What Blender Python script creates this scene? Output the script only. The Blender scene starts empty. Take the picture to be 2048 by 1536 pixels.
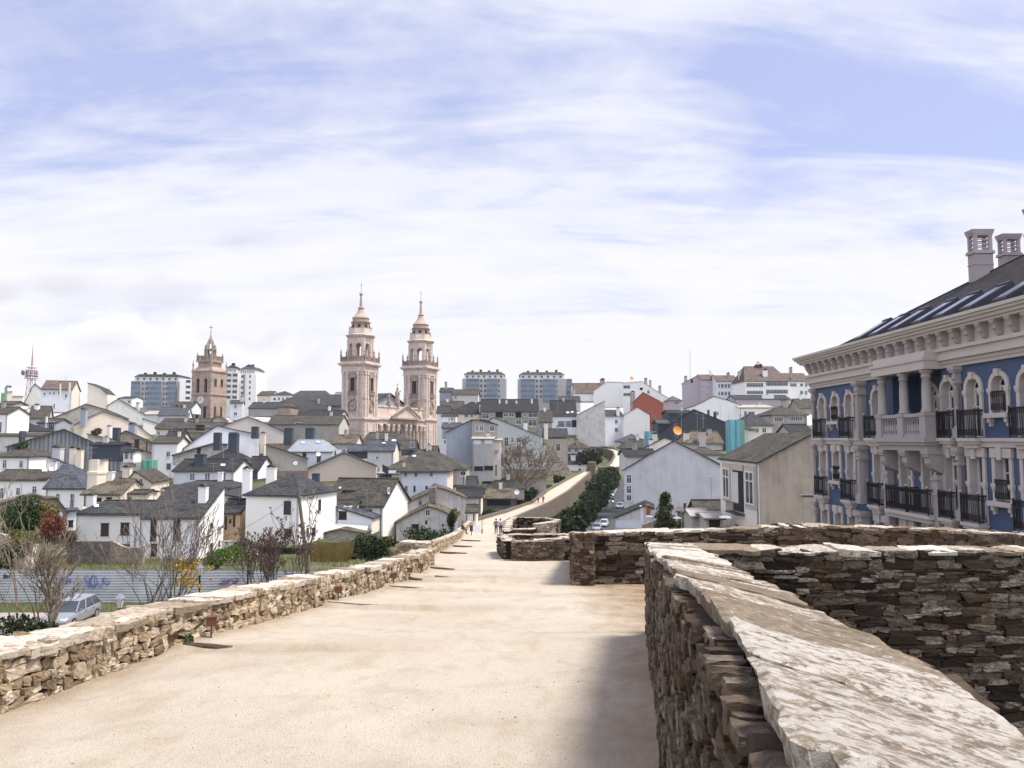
import bpy, math, random
import numpy as np
from math import sin, cos, tan, radians, pi, atan, atan2, sqrt, floor
from mathutils import Vector, Matrix, noise as mnoise

C = bpy.context.scene.collection
SC = bpy.context.scene

# ------------------------------------------------------------------ camera
F = 1500.0; CX = 1024.0; CY = 768.0            # photograph: 2048 x 1536, focal length in its pixels
PITCH = atan(108 / 1500)
cam = bpy.data.cameras.new('camera'); camo = bpy.data.objects.new('camera', cam); C.objects.link(camo)
cam.sensor_width = 36; cam.lens = 36 * F / 2048; cam.clip_start = 0.05; cam.clip_end = 5000
camo.location = (0, 0, 0); camo.rotation_euler = (radians(90) + PITCH, 0, 0)
SC.camera = camo

# ------------------------------------------------------------------ sun, sky, exposure
AZ, EL = radians(93), radians(63)
SUN = Vector((sin(AZ) * cos(EL), cos(AZ) * cos(EL), sin(EL)))
sl = bpy.data.lights.new('sun', 'SUN'); sl.energy = 3.7; sl.angle = radians(17); sl.color = (1.0, 0.93, 0.81)
so = bpy.data.objects.new('sun', sl); C.objects.link(so)
so.rotation_euler = SUN.to_track_quat('Z', 'Y').to_euler()
SC.view_settings.view_transform = 'Standard'; SC.view_settings.look = 'None'
SC.view_settings.exposure = 0.62; SC.view_settings.gamma = 1.0

def nd(nt, typ, loc=None, **kw):
    n = nt.nodes.new(typ)
    for k, v in kw.items():
        if k.startswith('i_'):
            n.inputs[k[2:]].default_value = v
        else:
            setattr(n, k, v)
    return n

def ramp(nt, fac, stops, interp='LINEAR'):
    r = nt.nodes.new('ShaderNodeValToRGB'); r.color_ramp.interpolation = interp
    el = r.color_ramp.elements
    while len(el) > 1: el.remove(el[-1])
    el[0].position = stops[0][0]; el[0].color = _c4(stops[0][1])
    for p, c in stops[1:]:
        e = el.new(p); e.color = _c4(c)
    nt.links.new(fac, r.inputs[0])
    return r.outputs[0]

def _c4(c):
    if isinstance(c, (int, float)): return (c, c, c, 1)
    return (c[0], c[1], c[2], 1)

def mixc(nt, fac, a, b, blend='MIX'):
    m = nt.nodes.new('ShaderNodeMix'); m.data_type = 'RGBA'; m.blend_type = blend
    for s, v in ((m.inputs[0], fac), (m.inputs[6], a), (m.inputs[7], b)):
        if hasattr(v, 'is_output'): nt.links.new(v, s)
        elif isinstance(v, (int, float)): s.default_value = v
        else: s.default_value = _c4(v)
    return m.outputs[2]

def math_(nt, op, a, b=None, clamp=False):
    m = nt.nodes.new('ShaderNodeMath'); m.operation = op; m.use_clamp = clamp
    for s, v in ((m.inputs[0], a), (m.inputs[1], b)):
        if v is None: continue
        if hasattr(v, 'is_output'): nt.links.new(v, s)
        else: s.default_value = v
    return m.outputs[0]

def noise_(nt, vec, scale, detail=4, rough=0.55, dist=0.0):
    n = nt.nodes.new('ShaderNodeTexNoise'); n.inputs['Scale'].default_value = scale
    n.inputs['Detail'].default_value = detail; n.inputs['Roughness'].default_value = rough
    n.inputs['Distortion'].default_value = dist
    if vec is not None: nt.links.new(vec, n.inputs['Vector'])
    return n.outputs['Fac']

def mapping_(nt, vec, scale=(1, 1, 1), rot=(0, 0, 0), loc=(0, 0, 0)):
    m = nt.nodes.new('ShaderNodeMapping'); m.inputs['Scale'].default_value = scale
    m.inputs['Rotation'].default_value = rot; m.inputs['Location'].default_value = loc
    nt.links.new(vec, m.inputs['Vector'])
    return m.outputs[0]

def make_world():
    w = bpy.data.worlds.new('World'); SC.world = w; w.use_nodes = True
    nt = w.node_tree; nt.nodes.clear()
    out = nd(nt, 'ShaderNodeOutputWorld'); bg = nd(nt, 'ShaderNodeBackground')
    nt.links.new(bg.outputs[0], out.inputs[0])
    sky = nd(nt, 'ShaderNodeTexSky'); sky.sky_type = 'NISHITA'; sky.sun_disc = False
    sky.sun_elevation = EL; sky.sun_rotation = AZ; sky.air_density = 1.0; sky.dust_density = 0.6; sky.ozone_density = 2.0
    sky.altitude = 450
    tc = nd(nt, 'ShaderNodeTexCoord')
    v = tc.outputs['Generated']
    sep = nd(nt, 'ShaderNodeSeparateXYZ'); nt.links.new(v, sep.inputs[0])
    z = math_(nt, 'MAXIMUM', sep.outputs[2], 0.0)
    zz = math_(nt, 'ADD', z, 0.16)
    px = math_(nt, 'DIVIDE', sep.outputs[0], zz); py = math_(nt, 'DIVIDE', sep.outputs[1], zz)
    cmb = nd(nt, 'ShaderNodeCombineXYZ'); nt.links.new(px, cmb.inputs[0]); nt.links.new(py, cmb.inputs[1])
    p = cmb.outputs[0]
    # streaked cirrus on a high plane, drawn out along one wind direction
    m1 = mapping_(nt, p, (0.5, 1.15, 1), (0, 0, radians(-34)), (4.3, 1.7, 0))
    n1 = noise_(nt, m1, 1.15, 10, 0.64, 0.5)
    m2 = mapping_(nt, p, (1.1, 3.4, 1), (0, 0, radians(-42)), (1.3, 2.2, 0))
    n2 = noise_(nt, m2, 1.1, 8, 0.62, 0.9)
    cir = math_(nt, 'ADD', math_(nt, 'MULTIPLY', n1, 0.70), math_(nt, 'MULTIPLY', n2, 0.38))
    # a clearer patch up to the right, as a direction in the sky
    dotn = nd(nt, 'ShaderNodeVectorMath', operation='DOT_PRODUCT'); nt.links.new(v, dotn.inputs[0])
    dotn.inputs[1].default_value = Vector((0.47, 0.78, 0.50)).normalized()
    clear = ramp(nt, dotn.outputs['Value'], [(0.955, 0.0), (0.995, 0.10)])
    cir = math_(nt, 'SUBTRACT', cir, clear)
    low = ramp(nt, z, [(0.0, 0.26), (0.12, 0.17), (0.26, 0.055), (0.5, 0.015)])
    cir = math_(nt, 'ADD', cir, low)
    cf = ramp(nt, cir, [(0.455, 0.05), (0.525, 0.42), (0.59, 0.80), (0.68, 1.0)])
    # cloud cover thinned a little overhead, out of view, to shape ambient light
    clr = ramp(nt, z, [(0.52, 0.0), (0.80, 1.0)])
    cf = math_(nt, 'MULTIPLY', cf, math_(nt, 'SUBTRACT', 1.0, math_(nt, 'MULTIPLY', clr, 0.15)))
    skyc = mixc(nt, 1.0, sky.outputs[0], (0.115, 0.100, 0.122), 'MULTIPLY')
    base = mixc(nt, math_(nt, 'SUBTRACT', 0.62, math_(nt, 'MULTIPLY', clr, 0.3)), skyc, (0.405, 0.45, 0.64))
    ccol = ramp(nt, z, [(0.0, (0.635, 0.64, 0.675)), (0.2, (0.64, 0.64, 0.68)), (0.5, (0.60, 0.605, 0.675))])
    col = mixc(nt, cf, base, ccol)
    # low heaped clouds: soft bright tops, greyer undersides; a few thin mauve wisps above them
    yy = math_(nt, 'MAXIMUM', sep.outputs[1], 0.05); U = math_(nt, 'DIVIDE', sep.outputs[0], yy); Wv = math_(nt, 'DIVIDE', sep.outputs[2], yy)
    front = ramp(nt, sep.outputs[1], [(0.1, 0.0), (0.3, 1.0)])
    m3 = mapping_(nt, v, (6.0, 6.0, 11.0)); n3 = noise_(nt, m3, 1.7, 8, 0.52, 0.25)
    def blob(cu, cw, ru, rw, amp, soft, dens, c_hi, c_lo):
        nonlocal col
        du = math_(nt, 'DIVIDE', math_(nt, 'SUBTRACT', U, cu), ru); dw = math_(nt, 'DIVIDE', math_(nt, 'SUBTRACT', Wv, cw), rw)
        r = math_(nt, 'SQRT', math_(nt, 'ADD', math_(nt, 'MULTIPLY', du, du), math_(nt, 'MULTIPLY', dw, dw)))
        f = math_(nt, 'ADD', math_(nt, 'SUBTRACT', 1.0, r), math_(nt, 'MULTIPLY', math_(nt, 'SUBTRACT', n3, 0.5), amp))
        f = math_(nt, 'MULTIPLY', math_(nt, 'MULTIPLY', ramp(nt, f, [(0.0, 0.0), (soft, dens)]), front), 1.0)
        sh = math_(nt, 'ADD', math_(nt, 'MULTIPLY', dw, 0.35), math_(nt, 'MULTIPLY', n3, 1.0))
        col = mixc(nt, f, col, ramp(nt, sh, [(0.3, c_lo), (0.75, c_hi)]))
    for q in ((-0.50, 0.112, 0.13, 0.050, 2.2, 0.45, 0.85), (-0.545, 0.138, 0.07, 0.035, 2.2, 0.4, 0.8), (-0.30, 0.120, 0.12, 0.055, 2.2, 0.5, 0.8), (-0.335, 0.15, 0.07, 0.035, 2.2, 0.4, 0.8), (-0.64, 0.10, 0.06, 0.03, 2.2, 0.5, 0.6)):
        blob(*q, (0.80, 0.785, 0.765), (0.55, 0.555, 0.60))
    for q in ((-0.61, 0.205, 0.07, 0.022, 2.4, 0.7, 0.5), (-0.47, 0.195, 0.09, 0.024, 2.4, 0.7, 0.42), (-0.69, 0.20, 0.05, 0.02, 2.4, 0.7, 0.5), (-0.36, 0.265, 0.10, 0.03, 2.4, 0.8, 0.32), (-0.22, 0.18, 0.07, 0.018, 2.4, 0.8, 0.25)):
        blob(*q, (0.52, 0.505, 0.56), (0.44, 0.43, 0.49))
    # sky behind the viewer brightened as added fill for walls facing the camera
    bk = ramp(nt, math_(nt, 'MULTIPLY', sep.outputs[1], -1.0), [(0.0, 1.0), (0.35, 1.4)])
    col = mixc(nt, 1.0, col, bk, 'MULTIPLY')
    col = mixc(nt, 1.0, col, ramp(nt, z, [(0.52, 1.0), (0.80, 1.5)]), 'MULTIPLY')      # overhead sky brightened out of view as extra fill light
    nt.links.new(col, bg.inputs[0]); bg.inputs[1].default_value = 1.0
make_world()

# ------------------------------------------------------------------ picture geometry -> world
def ray(px, py):
    dx = (px - CX) / F; dz = (CY - py) / F
    return Vector((dx, cos(PITCH) - dz * sin(PITCH), sin(PITCH) + dz * cos(PITCH)))
def P(px, py, Y):
    d = ray(px, py); return d * (Y / d.y)
def hit(px, py, p0, n):
    d = ray(px, py); return d * (p0.dot(n) / d.dot(n))
RG = {'A': (0, 660, 5.12), 'B': (300, 620, 5.12), 'C': (600, 540, 4.266), 'D': (860, 700, 5.12), 'E': (1200, 680, 4.6545),
      'F': (0, 860, 5.12), 'G': (300, 830, 5.12), 'H': (600, 850, 5.12), 'I': (900, 860, 5.12), 'J': (0, 700, 9.309),
      'K': (640, 780, 7.877), 'X': (0, 0, 1.0)}
def rc(r, x, y):
    a, b, s = RG[r]; return (a + x / s, b + y / s)

def lerp(xs, ys, x):
    return float(np.interp(x, xs, ys))
def sstep(a, b, x):
    t = min(1, max(0, (x - a) / (b - a))); return t * t * (3 - 2 * t)
def terr(x, y):
    l = lerp([-200, 30, 40, 46, 56, 80, 110, 170, 230, 300, 360, 420, 520, 800, 3000], [-11.3, -11.3, -11.3, -11.3, -11.35, -12.7, -15, -18, -17, -9, -2, 5, 11, 14, 8], y)
    r = lerp([-200, 20, 60, 100, 158, 200, 250, 320, 400, 480, 800, 3000], [-10.5, -10.8, -13.2, -16.8, -19, -18.4, -15, -8, 2, 8, 12, 8], y)
    k = sstep(-12, 12, x - lerp([0, 85, 170, 255], [0, -3, 6, 25], y))
    return l * (1 - k) + r * k
# ------------------------------------------------------------------ materials
_mc = {}
def newmat(name):
    m = bpy.data.materials.new(name); m.use_nodes = True
    nt = m.node_tree; b = nt.nodes['Principled BSDF']
    return m, nt, b
def objco(nt):
    return nd(nt, 'ShaderNodeTexCoord').outputs['Object']
def uvco(nt):
    return nd(nt, 'ShaderNodeTexCoord').outputs['UV']
def bump_(nt, b, h, strength=0.4, dist=0.02):
    n = nd(nt, 'ShaderNodeBump'); n.inputs['Strength'].default_value = strength; n.inputs['Distance'].default_value = dist
    nt.links.new(h, n.inputs['Height']); nt.links.new(n.outputs[0], b.inputs['Normal'])
def setv(b, k, v): b.inputs[k].default_value = v

def flat(name, col, rough=0.6, metal=0.0, var=0.12, scale=6.0):
    if name in _mc: return _mc[name]
    m, nt, b = newmat(name); n = noise_(nt, objco(nt), scale, 5, 0.6)
    d = tuple(max(0, c * (1 - var * 1.6)) for c in col); l = tuple(min(1, c * (1 + var)) for c in col)
    nt.links.new(ramp(nt, n, [(0.3, d), (0.7, l)]), b.inputs['Base Color'])
    setv(b, 'Roughness', rough); setv(b, 'Metallic', metal)
    _mc[name] = m; return m

def plaster(name, col, stain=(0.25, 0.23, 0.21), amt=0.5, ash=None, rough=0.9):
    if name in _mc: return _mc[name]
    m, nt, b = newmat(name); uv = uvco(nt)
    n1 = noise_(nt, uv, 0.35, 7, 0.62, 0.3)
    n2 = noise_(nt, mapping_(nt, uv, (1.6, 0.14, 1)), 1.0, 6, 0.6, 0.2)
    n3 = noise_(nt, uv, 7.0, 5, 0.7)
    f = math_(nt, 'ADD', math_(nt, 'MULTIPLY', n1, 0.6), math_(nt, 'MULTIPLY', n2, 0.4))
    c = ramp(nt, f, [(0.38, 0.0), (0.50, 0.25), (0.58, 0.6), (0.68, 1.0)])
    c = mixc(nt, math_(nt, 'MULTIPLY', c, amt), col, stain)
    c = mixc(nt, math_(nt, 'MULTIPLY', ramp(nt, n3, [(0.42, 0), (0.8, 1)]), 0.10 + 0.25 * amt), c, tuple(x * 0.72 for x in col))
    if ash:
        br = nd(nt, 'ShaderNodeTexBrick'); nt.links.new(uv, br.inputs['Vector']); br.inputs['Scale'].default_value = 1.0; br.inputs['Brick Width'].default_value = ash; br.inputs['Row Height'].default_value = ash * 0.5; br.inputs['Mortar Size'].default_value = 0.035
        br.inputs['Color1'].default_value = (.72, .70, .68, 1); br.inputs['Color2'].default_value = (1.0, 1.0, 1.0, 1); br.inputs['Mortar'].default_value = (.5, .47, .45, 1); c = mixc(nt, 0.85, c, br.outputs[0], 'MULTIPLY')
    nt.links.new(c, b.inputs['Base Color']); setv(b, 'Roughness', rough)
    bump_(nt, b, n3, 0.15, 0.02)
    _mc[name] = m; return m

def slate(name, col=(0.055, 0.058, 0.068), moss=(0.10, 0.085, 0.045), amt=0.3, tile=(0.42, 0.24)):
    if name in _mc: return _mc[name]
    m, nt, b = newmat(name); uv = uvco(nt)
    br = nd(nt, 'ShaderNodeTexBrick'); nt.links.new(uv, br.inputs['Vector'])
    br.inputs['Scale'].default_value = 1.0; br.inputs['Brick Width'].default_value = tile[0]; br.inputs['Row Height'].default_value = tile[1]
    br.inputs['Mortar Size'].default_value = 0.018; br.inputs['Bias'].default_value = -0.1
    br.inputs['Color1'].default_value = _c4(tuple(c * 0.6 for c in col)); br.inputs['Color2'].default_value = _c4(tuple(min(1, c * 1.75) for c in col))
    br.inputs['Mortar'].default_value = _c4(tuple(c * 0.35 for c in col))
    n1 = noise_(nt, uv, 0.55, 7, 0.65, 0.4); n2 = noise_(nt, uv, 4.0, 5, 0.7)
    c = mixc(nt, math_(nt, 'MULTIPLY', ramp(nt, n1, [(0.42, 0), (0.68, 1)]), amt), br.outputs[0], moss)
    c = mixc(nt, math_(nt, 'MULTIPLY', ramp(nt, n2, [(0.55, 0), (0.75, 1)]), 0.35), c, tuple(min(1, x * 2.1 + 0.02) for x in col))
    nt.links.new(c, b.inputs['Base Color']); setv(b, 'Roughness', 0.72)
    setv(b, 'Specular IOR Level', 0.12)
    bump_(nt, b, br.outputs['Fac'], -0.35, 0.03)
    _mc[name] = m; return m

def stone(name, dark, mid, light, lich=(0.62, 0.60, 0.55), lich_t=0.60, lich_amt=0.7, ochre=(0.26, 0.14, 0.035), och_amt=0.3, stretch=(1, 1, 2.6), sc=1.0, bump=0.7, lw=0.05):
    """natural stone, each stone with its own tint"""
    if name in _mc: return _mc[name]
    m, nt, b = newmat(name); o = objco(nt)
    g = nd(nt, 'ShaderNodeNewGeometry')
    ri = g.outputs['Random Per Island']
    c = ramp(nt, ri, [(0.0, dark), (0.35, mid), (0.7, tuple(0.5 * (a + c2) for a, c2 in zip(mid, light))), (1.0, light)])
    st = mapping_(nt, o, stretch)
    n1 = noise_(nt, st, 5.5 * sc, 8, 0.68, 0.6)
    n2 = noise_(nt, st, 16 * sc, 7, 0.72, 0.3)
    n3 = noise_(nt, o, 1.1 * sc, 5, 0.6, 0.3)
    c = mixc(nt, ramp(nt, n1, [(0.36, 0.75), (0.52, 0.0)]), c, tuple(x * 0.5 for x in dark))
    c = mixc(nt, math_(nt, 'MULTIPLY', ramp(nt, n3, [(0.52, 0), (0.66, 1)]), och_amt), c, ochre)
    f = math_(nt, 'ADD', math_(nt, 'MULTIPLY', n2, 0.6), math_(nt, 'MULTIPLY', n1, 0.4))
    f = math_(nt, 'ADD', f, math_(nt, 'MULTIPLY', math_(nt, 'SUBTRACT', ri, 0.5), 0.17))
    c = mixc(nt, math_(nt, 'MULTIPLY', ramp(nt, f, [(lich_t - lw, 0), (lich_t + lw, 1)]), lich_amt), c, lich)
    nt.links.new(c, b.inputs['Base Color']); setv(b, 'Roughness', 0.9); setv(b, 'Specular IOR Level', 0.25)
    bump_(nt, b, math_(nt, 'ADD', n2, n1), bump, 0.02)
    _mc[name] = m; return m

def rubble(name, c1, c2, mortar, sx=0.45, sy=0.2, soft=0.12):
    """distant rubble masonry on UV"""
    if name in _mc: return _mc[name]
    m, nt, b = newmat(name); uv = uvco(nt)
    w = mapping_(nt, uv, (1 / sx, 1 / sy, 1))
    v1 = nd(nt, 'ShaderNodeTexVoronoi'); nt.links.new(w, v1.inputs['Vector']); v1.inputs['Scale'].default_value = 1.0
    v2 = nd(nt, 'ShaderNodeTexVoronoi', feature='DISTANCE_TO_EDGE'); nt.links.new(w, v2.inputs['Vector']); v2.inputs['Scale'].default_value = 1.0
    sp = nd(nt, 'ShaderNodeSeparateColor'); nt.links.new(v1.outputs['Color'], sp.inputs[0])
    c = ramp(nt, sp.outputs[0], [(0, c1), (1, c2)])
    n = noise_(nt, uv, 5, 6, 0.7); n0 = noise_(nt, uv, 0.4, 5, 0.6)
    c = mixc(nt, ramp(nt, n, [(0.5, 0), (0.75, 0.5)]), c, tuple(x * 0.5 for x in c1))
    c = mixc(nt, ramp(nt, v2.outputs[0], [(0.0, 1), (soft, 0)]), c, mortar)
    c = mixc(nt, ramp(nt, n0, [(0.5, 0), (0.75, 0.55)]), c, tuple(x * 0.6 for x in mortar))
    nt.links.new(c, b.inputs['Base Color']); setv(b, 'Roughness', 0.95)
    bump_(nt, b, v2.outputs[0], 0.5, 0.05)
    _mc[name] = m; return m

def foliage(name, c1, c2, c3=None, rough=0.6):
    if name in _mc: return _mc[name]
    m, nt, b = newmat(name)
    g = nd(nt, 'ShaderNodeNewGeometry'); o = objco(nt); n = noise_(nt, o, 1.3, 3, 0.5)
    f = math_(nt, 'ADD', math_(nt, 'MULTIPLY', g.outputs['Random Per Island'], 0.6), math_(nt, 'MULTIPLY', n, 0.4))
    nt.links.new(ramp(nt, f, [(0.15, c1), (0.6, c2), (0.9, c3 or c2)]), b.inputs['Base Color'])
    setv(b, 'Roughness', rough); setv(b, 'Specular IOR Level', 0.2)
    _mc[name] = m; return m

def glassm(name='glass', col=(0.025, 0.03, 0.04), rough=0.08):
    if name in _mc: return _mc[name]
    m, nt, b = newmat(name); n = noise_(nt, objco(nt), 0.35, 2)
    nt.links.new(ramp(nt, n, [(0.35, col), (0.7, tuple(c * 2.2 for c in col))]), b.inputs['Base Color'])
    setv(b, 'Roughness', rough); setv(b, 'Specular IOR Level', 0.5)
    _mc[name] = m; return m

def gravel():
    m, nt, b = newmat('path_sand'); o = objco(nt)
    n1 = noise_(nt, o, 0.45, 6, 0.6, 0.4); n2 = noise_(nt, mapping_(nt, o, (1.0, 0.55, 1)), 2.6, 7, 0.68, 0.6); n3 = noise_(nt, o, 55, 5, 0.75)
    v = nd(nt, 'ShaderNodeTexVoronoi'); nt.links.new(o, v.inputs['Vector']); v.inputs['Scale'].default_value = 75
    at = nd(nt, 'ShaderNodeAttribute', attribute_name='wear_shade')
    c = ramp(nt, n1, [(0.3, (0.45, 0.385, 0.305)), (0.5, (0.51, 0.443, 0.358)), (0.72, (0.56, 0.498, 0.41))])
    c = mixc(nt, ramp(nt, n2, [(0.47, 0), (0.68, 0.5)]), c, (0.35, 0.285, 0.21))
    c = mixc(nt, ramp(nt, n3, [(0.48, 0), (0.66, 0.75)]), c, (0.34, 0.28, 0.215))
    c = mixc(nt, ramp(nt, v.outputs['Distance'], [(0.0, 0.35), (0.2, 0.0)]), c, (0.68, 0.62, 0.54))
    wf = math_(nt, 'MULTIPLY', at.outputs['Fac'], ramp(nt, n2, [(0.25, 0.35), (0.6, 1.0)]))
    c = mixc(nt, wf, c, ramp(nt, n3, [(0.35, (0.125, 0.078, 0.035)), (0.62, (0.29, 0.185, 0.095))]))  # soil brown, also painted in to warm the shadow beside the right wall
    # faint green where grass creeps in
    n5 = noise_(nt, o, 0.8, 5, 0.6)
    c = mixc(nt, math_(nt, 'MULTIPLY', ramp(nt, n5, [(0.52, 0), (0.72, 0.42)]), ramp(nt, n2, [(0.35, 0), (0.6, 1)])), c, (0.34, 0.30, 0.15))
    nt.links.new(c, b.inputs['Base Color']); setv(b, 'Roughness', 0.95); setv(b, 'Specular IOR Level', 0.15)
    h = math_(nt, 'ADD', math_(nt, 'MULTIPLY', n3, 0.6), math_(nt, 'ADD', n2, math_(nt, 'MULTIPLY', v.outputs['Distance'], 0.5)))
    bump_(nt, b, h, 0.9, 0.025)
    return m

W = {
 'white': plaster('white_render', (0.87, 0.86, 0.83), (0.50, 0.48, 0.45), 0.30),
 'whiteclean': plaster('clean_white_render', (0.90, 0.89, 0.86), (0.66, 0.64, 0.60), 0.18),
 'whiteold': plaster('weathered_white_render', (0.66, 0.65, 0.62), (0.20, 0.19, 0.17), 0.72),
 'peel': plaster('peeling_whitewash', (0.66, 0.63, 0.60), (0.19, 0.165, 0.14), 0.95),
 'cream': plaster('cream_render', (0.80, 0.705, 0.58), (0.45, 0.38, 0.30), 0.35),
 'creamlite': plaster('pale_cream_render', (0.80, 0.74, 0.64), (0.5, 0.45, 0.38), 0.3),
 'pinkish': plaster('pinkish_render', (0.56, 0.50, 0.47), (0.36, 0.33, 0.31), 0.4),
 'peach': plaster('peach_render', (0.74, 0.52, 0.32), (0.4, 0.3, 0.2), 0.4),
 'tan': plaster('tan_render', (0.50, 0.43, 0.36), (0.42, 0.36, 0.31), 0.3),
 'grey': plaster('grey_render', (0.45, 0.44, 0.42), (0.20, 0.19, 0.18), 0.6),
 'greylite': plaster('pale_grey_render', (0.68, 0.67, 0.65), (0.30, 0.29, 0.28), 0.6),
 'concrete': plaster('stained_concrete', (0.40, 0.37, 0.33), (0.14, 0.125, 0.11), 0.7),
 'bluewhite': plaster('blue_white_render', (0.76, 0.785, 0.83), (0.42, 0.44, 0.47), 0.4),
 'bluegrey': plaster('blue_grey_render', (0.36, 0.40, 0.46), (0.18, 0.20, 0.24), 0.7),
 'palegreen': plaster('pale_green_render', (0.52, 0.56, 0.53), (0.35, 0.36, 0.35), 0.3),
 'olive': plaster('olive_render', (0.42, 0.39, 0.30), (0.25, 0.23, 0.19), 0.4),
 'green': plaster('dull_green_render', (0.30, 0.32, 0.25), (0.15, 0.15, 0.13), 0.5),
 'mauve': plaster('mauve_render', (0.47, 0.42, 0.46), (0.31, 0.28, 0.31), 0.4),
 'red': plaster('red_brick_render', (0.40, 0.105, 0.065), (0.22, 0.07, 0.05), 0.5),
 'brown': plaster('brown_stained_render', (0.46, 0.39, 0.32), (0.20, 0.155, 0.12), 0.85),
 'stainblue': plaster('stained_whitewash', (0.60, 0.60, 0.62), (0.36, 0.36, 0.38), 0.75),
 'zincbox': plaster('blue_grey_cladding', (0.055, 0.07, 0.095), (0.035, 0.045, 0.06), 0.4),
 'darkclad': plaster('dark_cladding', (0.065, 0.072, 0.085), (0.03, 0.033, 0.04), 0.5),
 'aptblue': plaster('grey_tile_cladding', (0.42, 0.42, 0.41), (0.3, 0.3, 0.3), 0.4),
 'rubble': rubble('rubble_wall', (0.20, 0.165, 0.125), (0.40, 0.34, 0.27), (0.26, 0.215, 0.165)),
 'rubbledark': rubble('dark_rubble_wall', (0.10, 0.09, 0.08), (0.24, 0.21, 0.185), (0.13, 0.115, 0.10)),
 'rubblegrey': rubble('grey_rubble_wall', (0.22, 0.215, 0.20), (0.46, 0.44, 0.40), (0.33, 0.315, 0.29)),
 'slate': slate('slate_tiles', (0.04, 0.042, 0.048)), 'slatebrown': slate('brown_slate_tiles', (0.058, 0.052, 0.045), (0.10, 0.08, 0.05), 0.4),
 'slateold': slate('old_slate_tiles', (0.05, 0.048, 0.043), (0.11, 0.095, 0.062), 0.55), 'slateblue': slate('blue_slate_tiles', (0.06, 0.066, 0.082), (0.11, 0.11, 0.11), 0.2),
 'slatedark': slate('dark_slate_tiles', (0.028, 0.028, 0.031), (0.06, 0.055, 0.05), 0.3), 'tilebrown': slate('brown_roof_tiles', (0.115, 0.085, 0.073), (0.09, 0.07, 0.06), 0.5, (0.5, 0.4)),
 'stoneroof': slate('stone_slab_roof', (0.085, 0.073, 0.058), (0.17, 0.14, 0.085), 0.55, (0.8, 0.5)),
 'cath': plaster('pink_granite', (0.76, 0.635, 0.565), (0.38, 0.29, 0.25), 0.65, 1.3),
 'cathdark': plaster('weathered_granite', (0.44, 0.345, 0.295), (0.17, 0.13, 0.11), 0.8, 0.9),
 'bell': plaster('old_granite', (0.52, 0.40, 0.325), (0.15, 0.11, 0.09), 0.85, 1.1),
 'ruincap': plaster('lichen_roof', (0.62, 0.61, 0.59), (0.25, 0.23, 0.2), 0.7),
}
GLASS = glassm(); FRAMEW = flat('white_frame', (0.72, 0.72, 0.71), 0.5, 0, 0.05); FRAMEB = flat('brown_frame', (0.075, 0.035, 0.028), 0.55)
DARK = flat('dark_opening', (0.018, 0.017, 0.017), 0.9); TRIM = flat('dark_trim', (0.045, 0.045, 0.05), 0.6)
METAL = flat('grey_metal', (0.35, 0.36, 0.37), 0.4, 0.6); BLACKM = flat('black_iron', (0.013, 0.014, 0.017), 0.45, 0.3)
TEAL = flat('teal_paint', (0.03, 0.20, 0.19), 0.5); RUST = flat('rusty_brown_metal', (0.20, 0.055, 0.03), 0.7)
WOOD = flat('weathered_timber', (0.075, 0.05, 0.033), 0.9, 0, 0.4, 14); ORANGE = flat('orange_dish', (0.62, 0.24, 0.05), 0.6)
SHUT = flat('dark_shutter', (0.05, 0.026, 0.022), 0.6); BLUEDOOR = flat('blue_grey_door', (0.09, 0.12, 0.17), 0.6)
SKYL = glassm('skylight_glass', (0.35, 0.38, 0.42), 0.15)
BARK = flat('bark', (0.13, 0.105, 0.085), 0.9, 0, 0.4, 9)
def zincm():
    m, nt, b = newmat('standing_seam_zinc'); uv = uvco(nt)
    w = nd(nt, 'ShaderNodeTexWave'); nt.links.new(uv, w.inputs['Vector']); w.inputs['Scale'].default_value = 0.55
    n = noise_(nt, uv, 0.6, 5)
    c = mixc(nt, ramp(nt, w.outputs['Fac'], [(0.86, 0), (0.95, 0.6)]), ramp(nt, n, [(0.3, (0.24, 0.265, 0.29)), (0.7, (0.33, 0.355, 0.385))]), (0.12, 0.13, 0.15))
    nt.links.new(c, b.inputs['Base Color']); setv(b, 'Roughness', 0.5); setv(b, 'Metallic', 0.2); bump_(nt, b, w.outputs['Fac'], 0.3, 0.04)
    return m
W['zinc'] = zincm()
def corrm(name, c1, c2, sc):
    m, nt, b = newmat(name); uv = uvco(nt)
    w = nd(nt, 'ShaderNodeTexWave'); nt.links.new(uv, w.inputs['Vector']); w.inputs['Scale'].default_value = sc
    n = noise_(nt, uv, 0.5, 6, 0.65); n2 = noise_(nt, mapping_(nt, uv, (1.2, 0.1, 1)), 1.0, 5)
    c = ramp(nt, math_(nt, 'ADD', math_(nt, 'MULTIPLY', n, 0.4), math_(nt, 'MULTIPLY', n2, 0.6)), [(0.35, c1), (0.65, c2)])
    c = mixc(nt, ramp(nt, w.outputs['Fac'], [(0.0, 0.7), (0.5, 0.0)]), c, tuple(x * 0.35 for x in c1))
    nt.links.new(c, b.inputs['Base Color']); setv(b, 'Roughness', 0.55); setv(b, 'Metallic', 0.25); bump_(nt, b, w.outputs['Fac'], 0.6, 0.08)
    return m
W['corr'] = corrm('corrugated_wall', (0.12, 0.13, 0.145), (0.25, 0.265, 0.285), 0.42)
W['net'] = corrm('cyan_netting', (0.10, 0.36, 0.45), (0.24, 0.55, 0.60), 0.25); W['netgreen'] = corrm('green_netting', (0.09, 0.38, 0.27), (0.22, 0.52, 0.40), 0.3)
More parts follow.
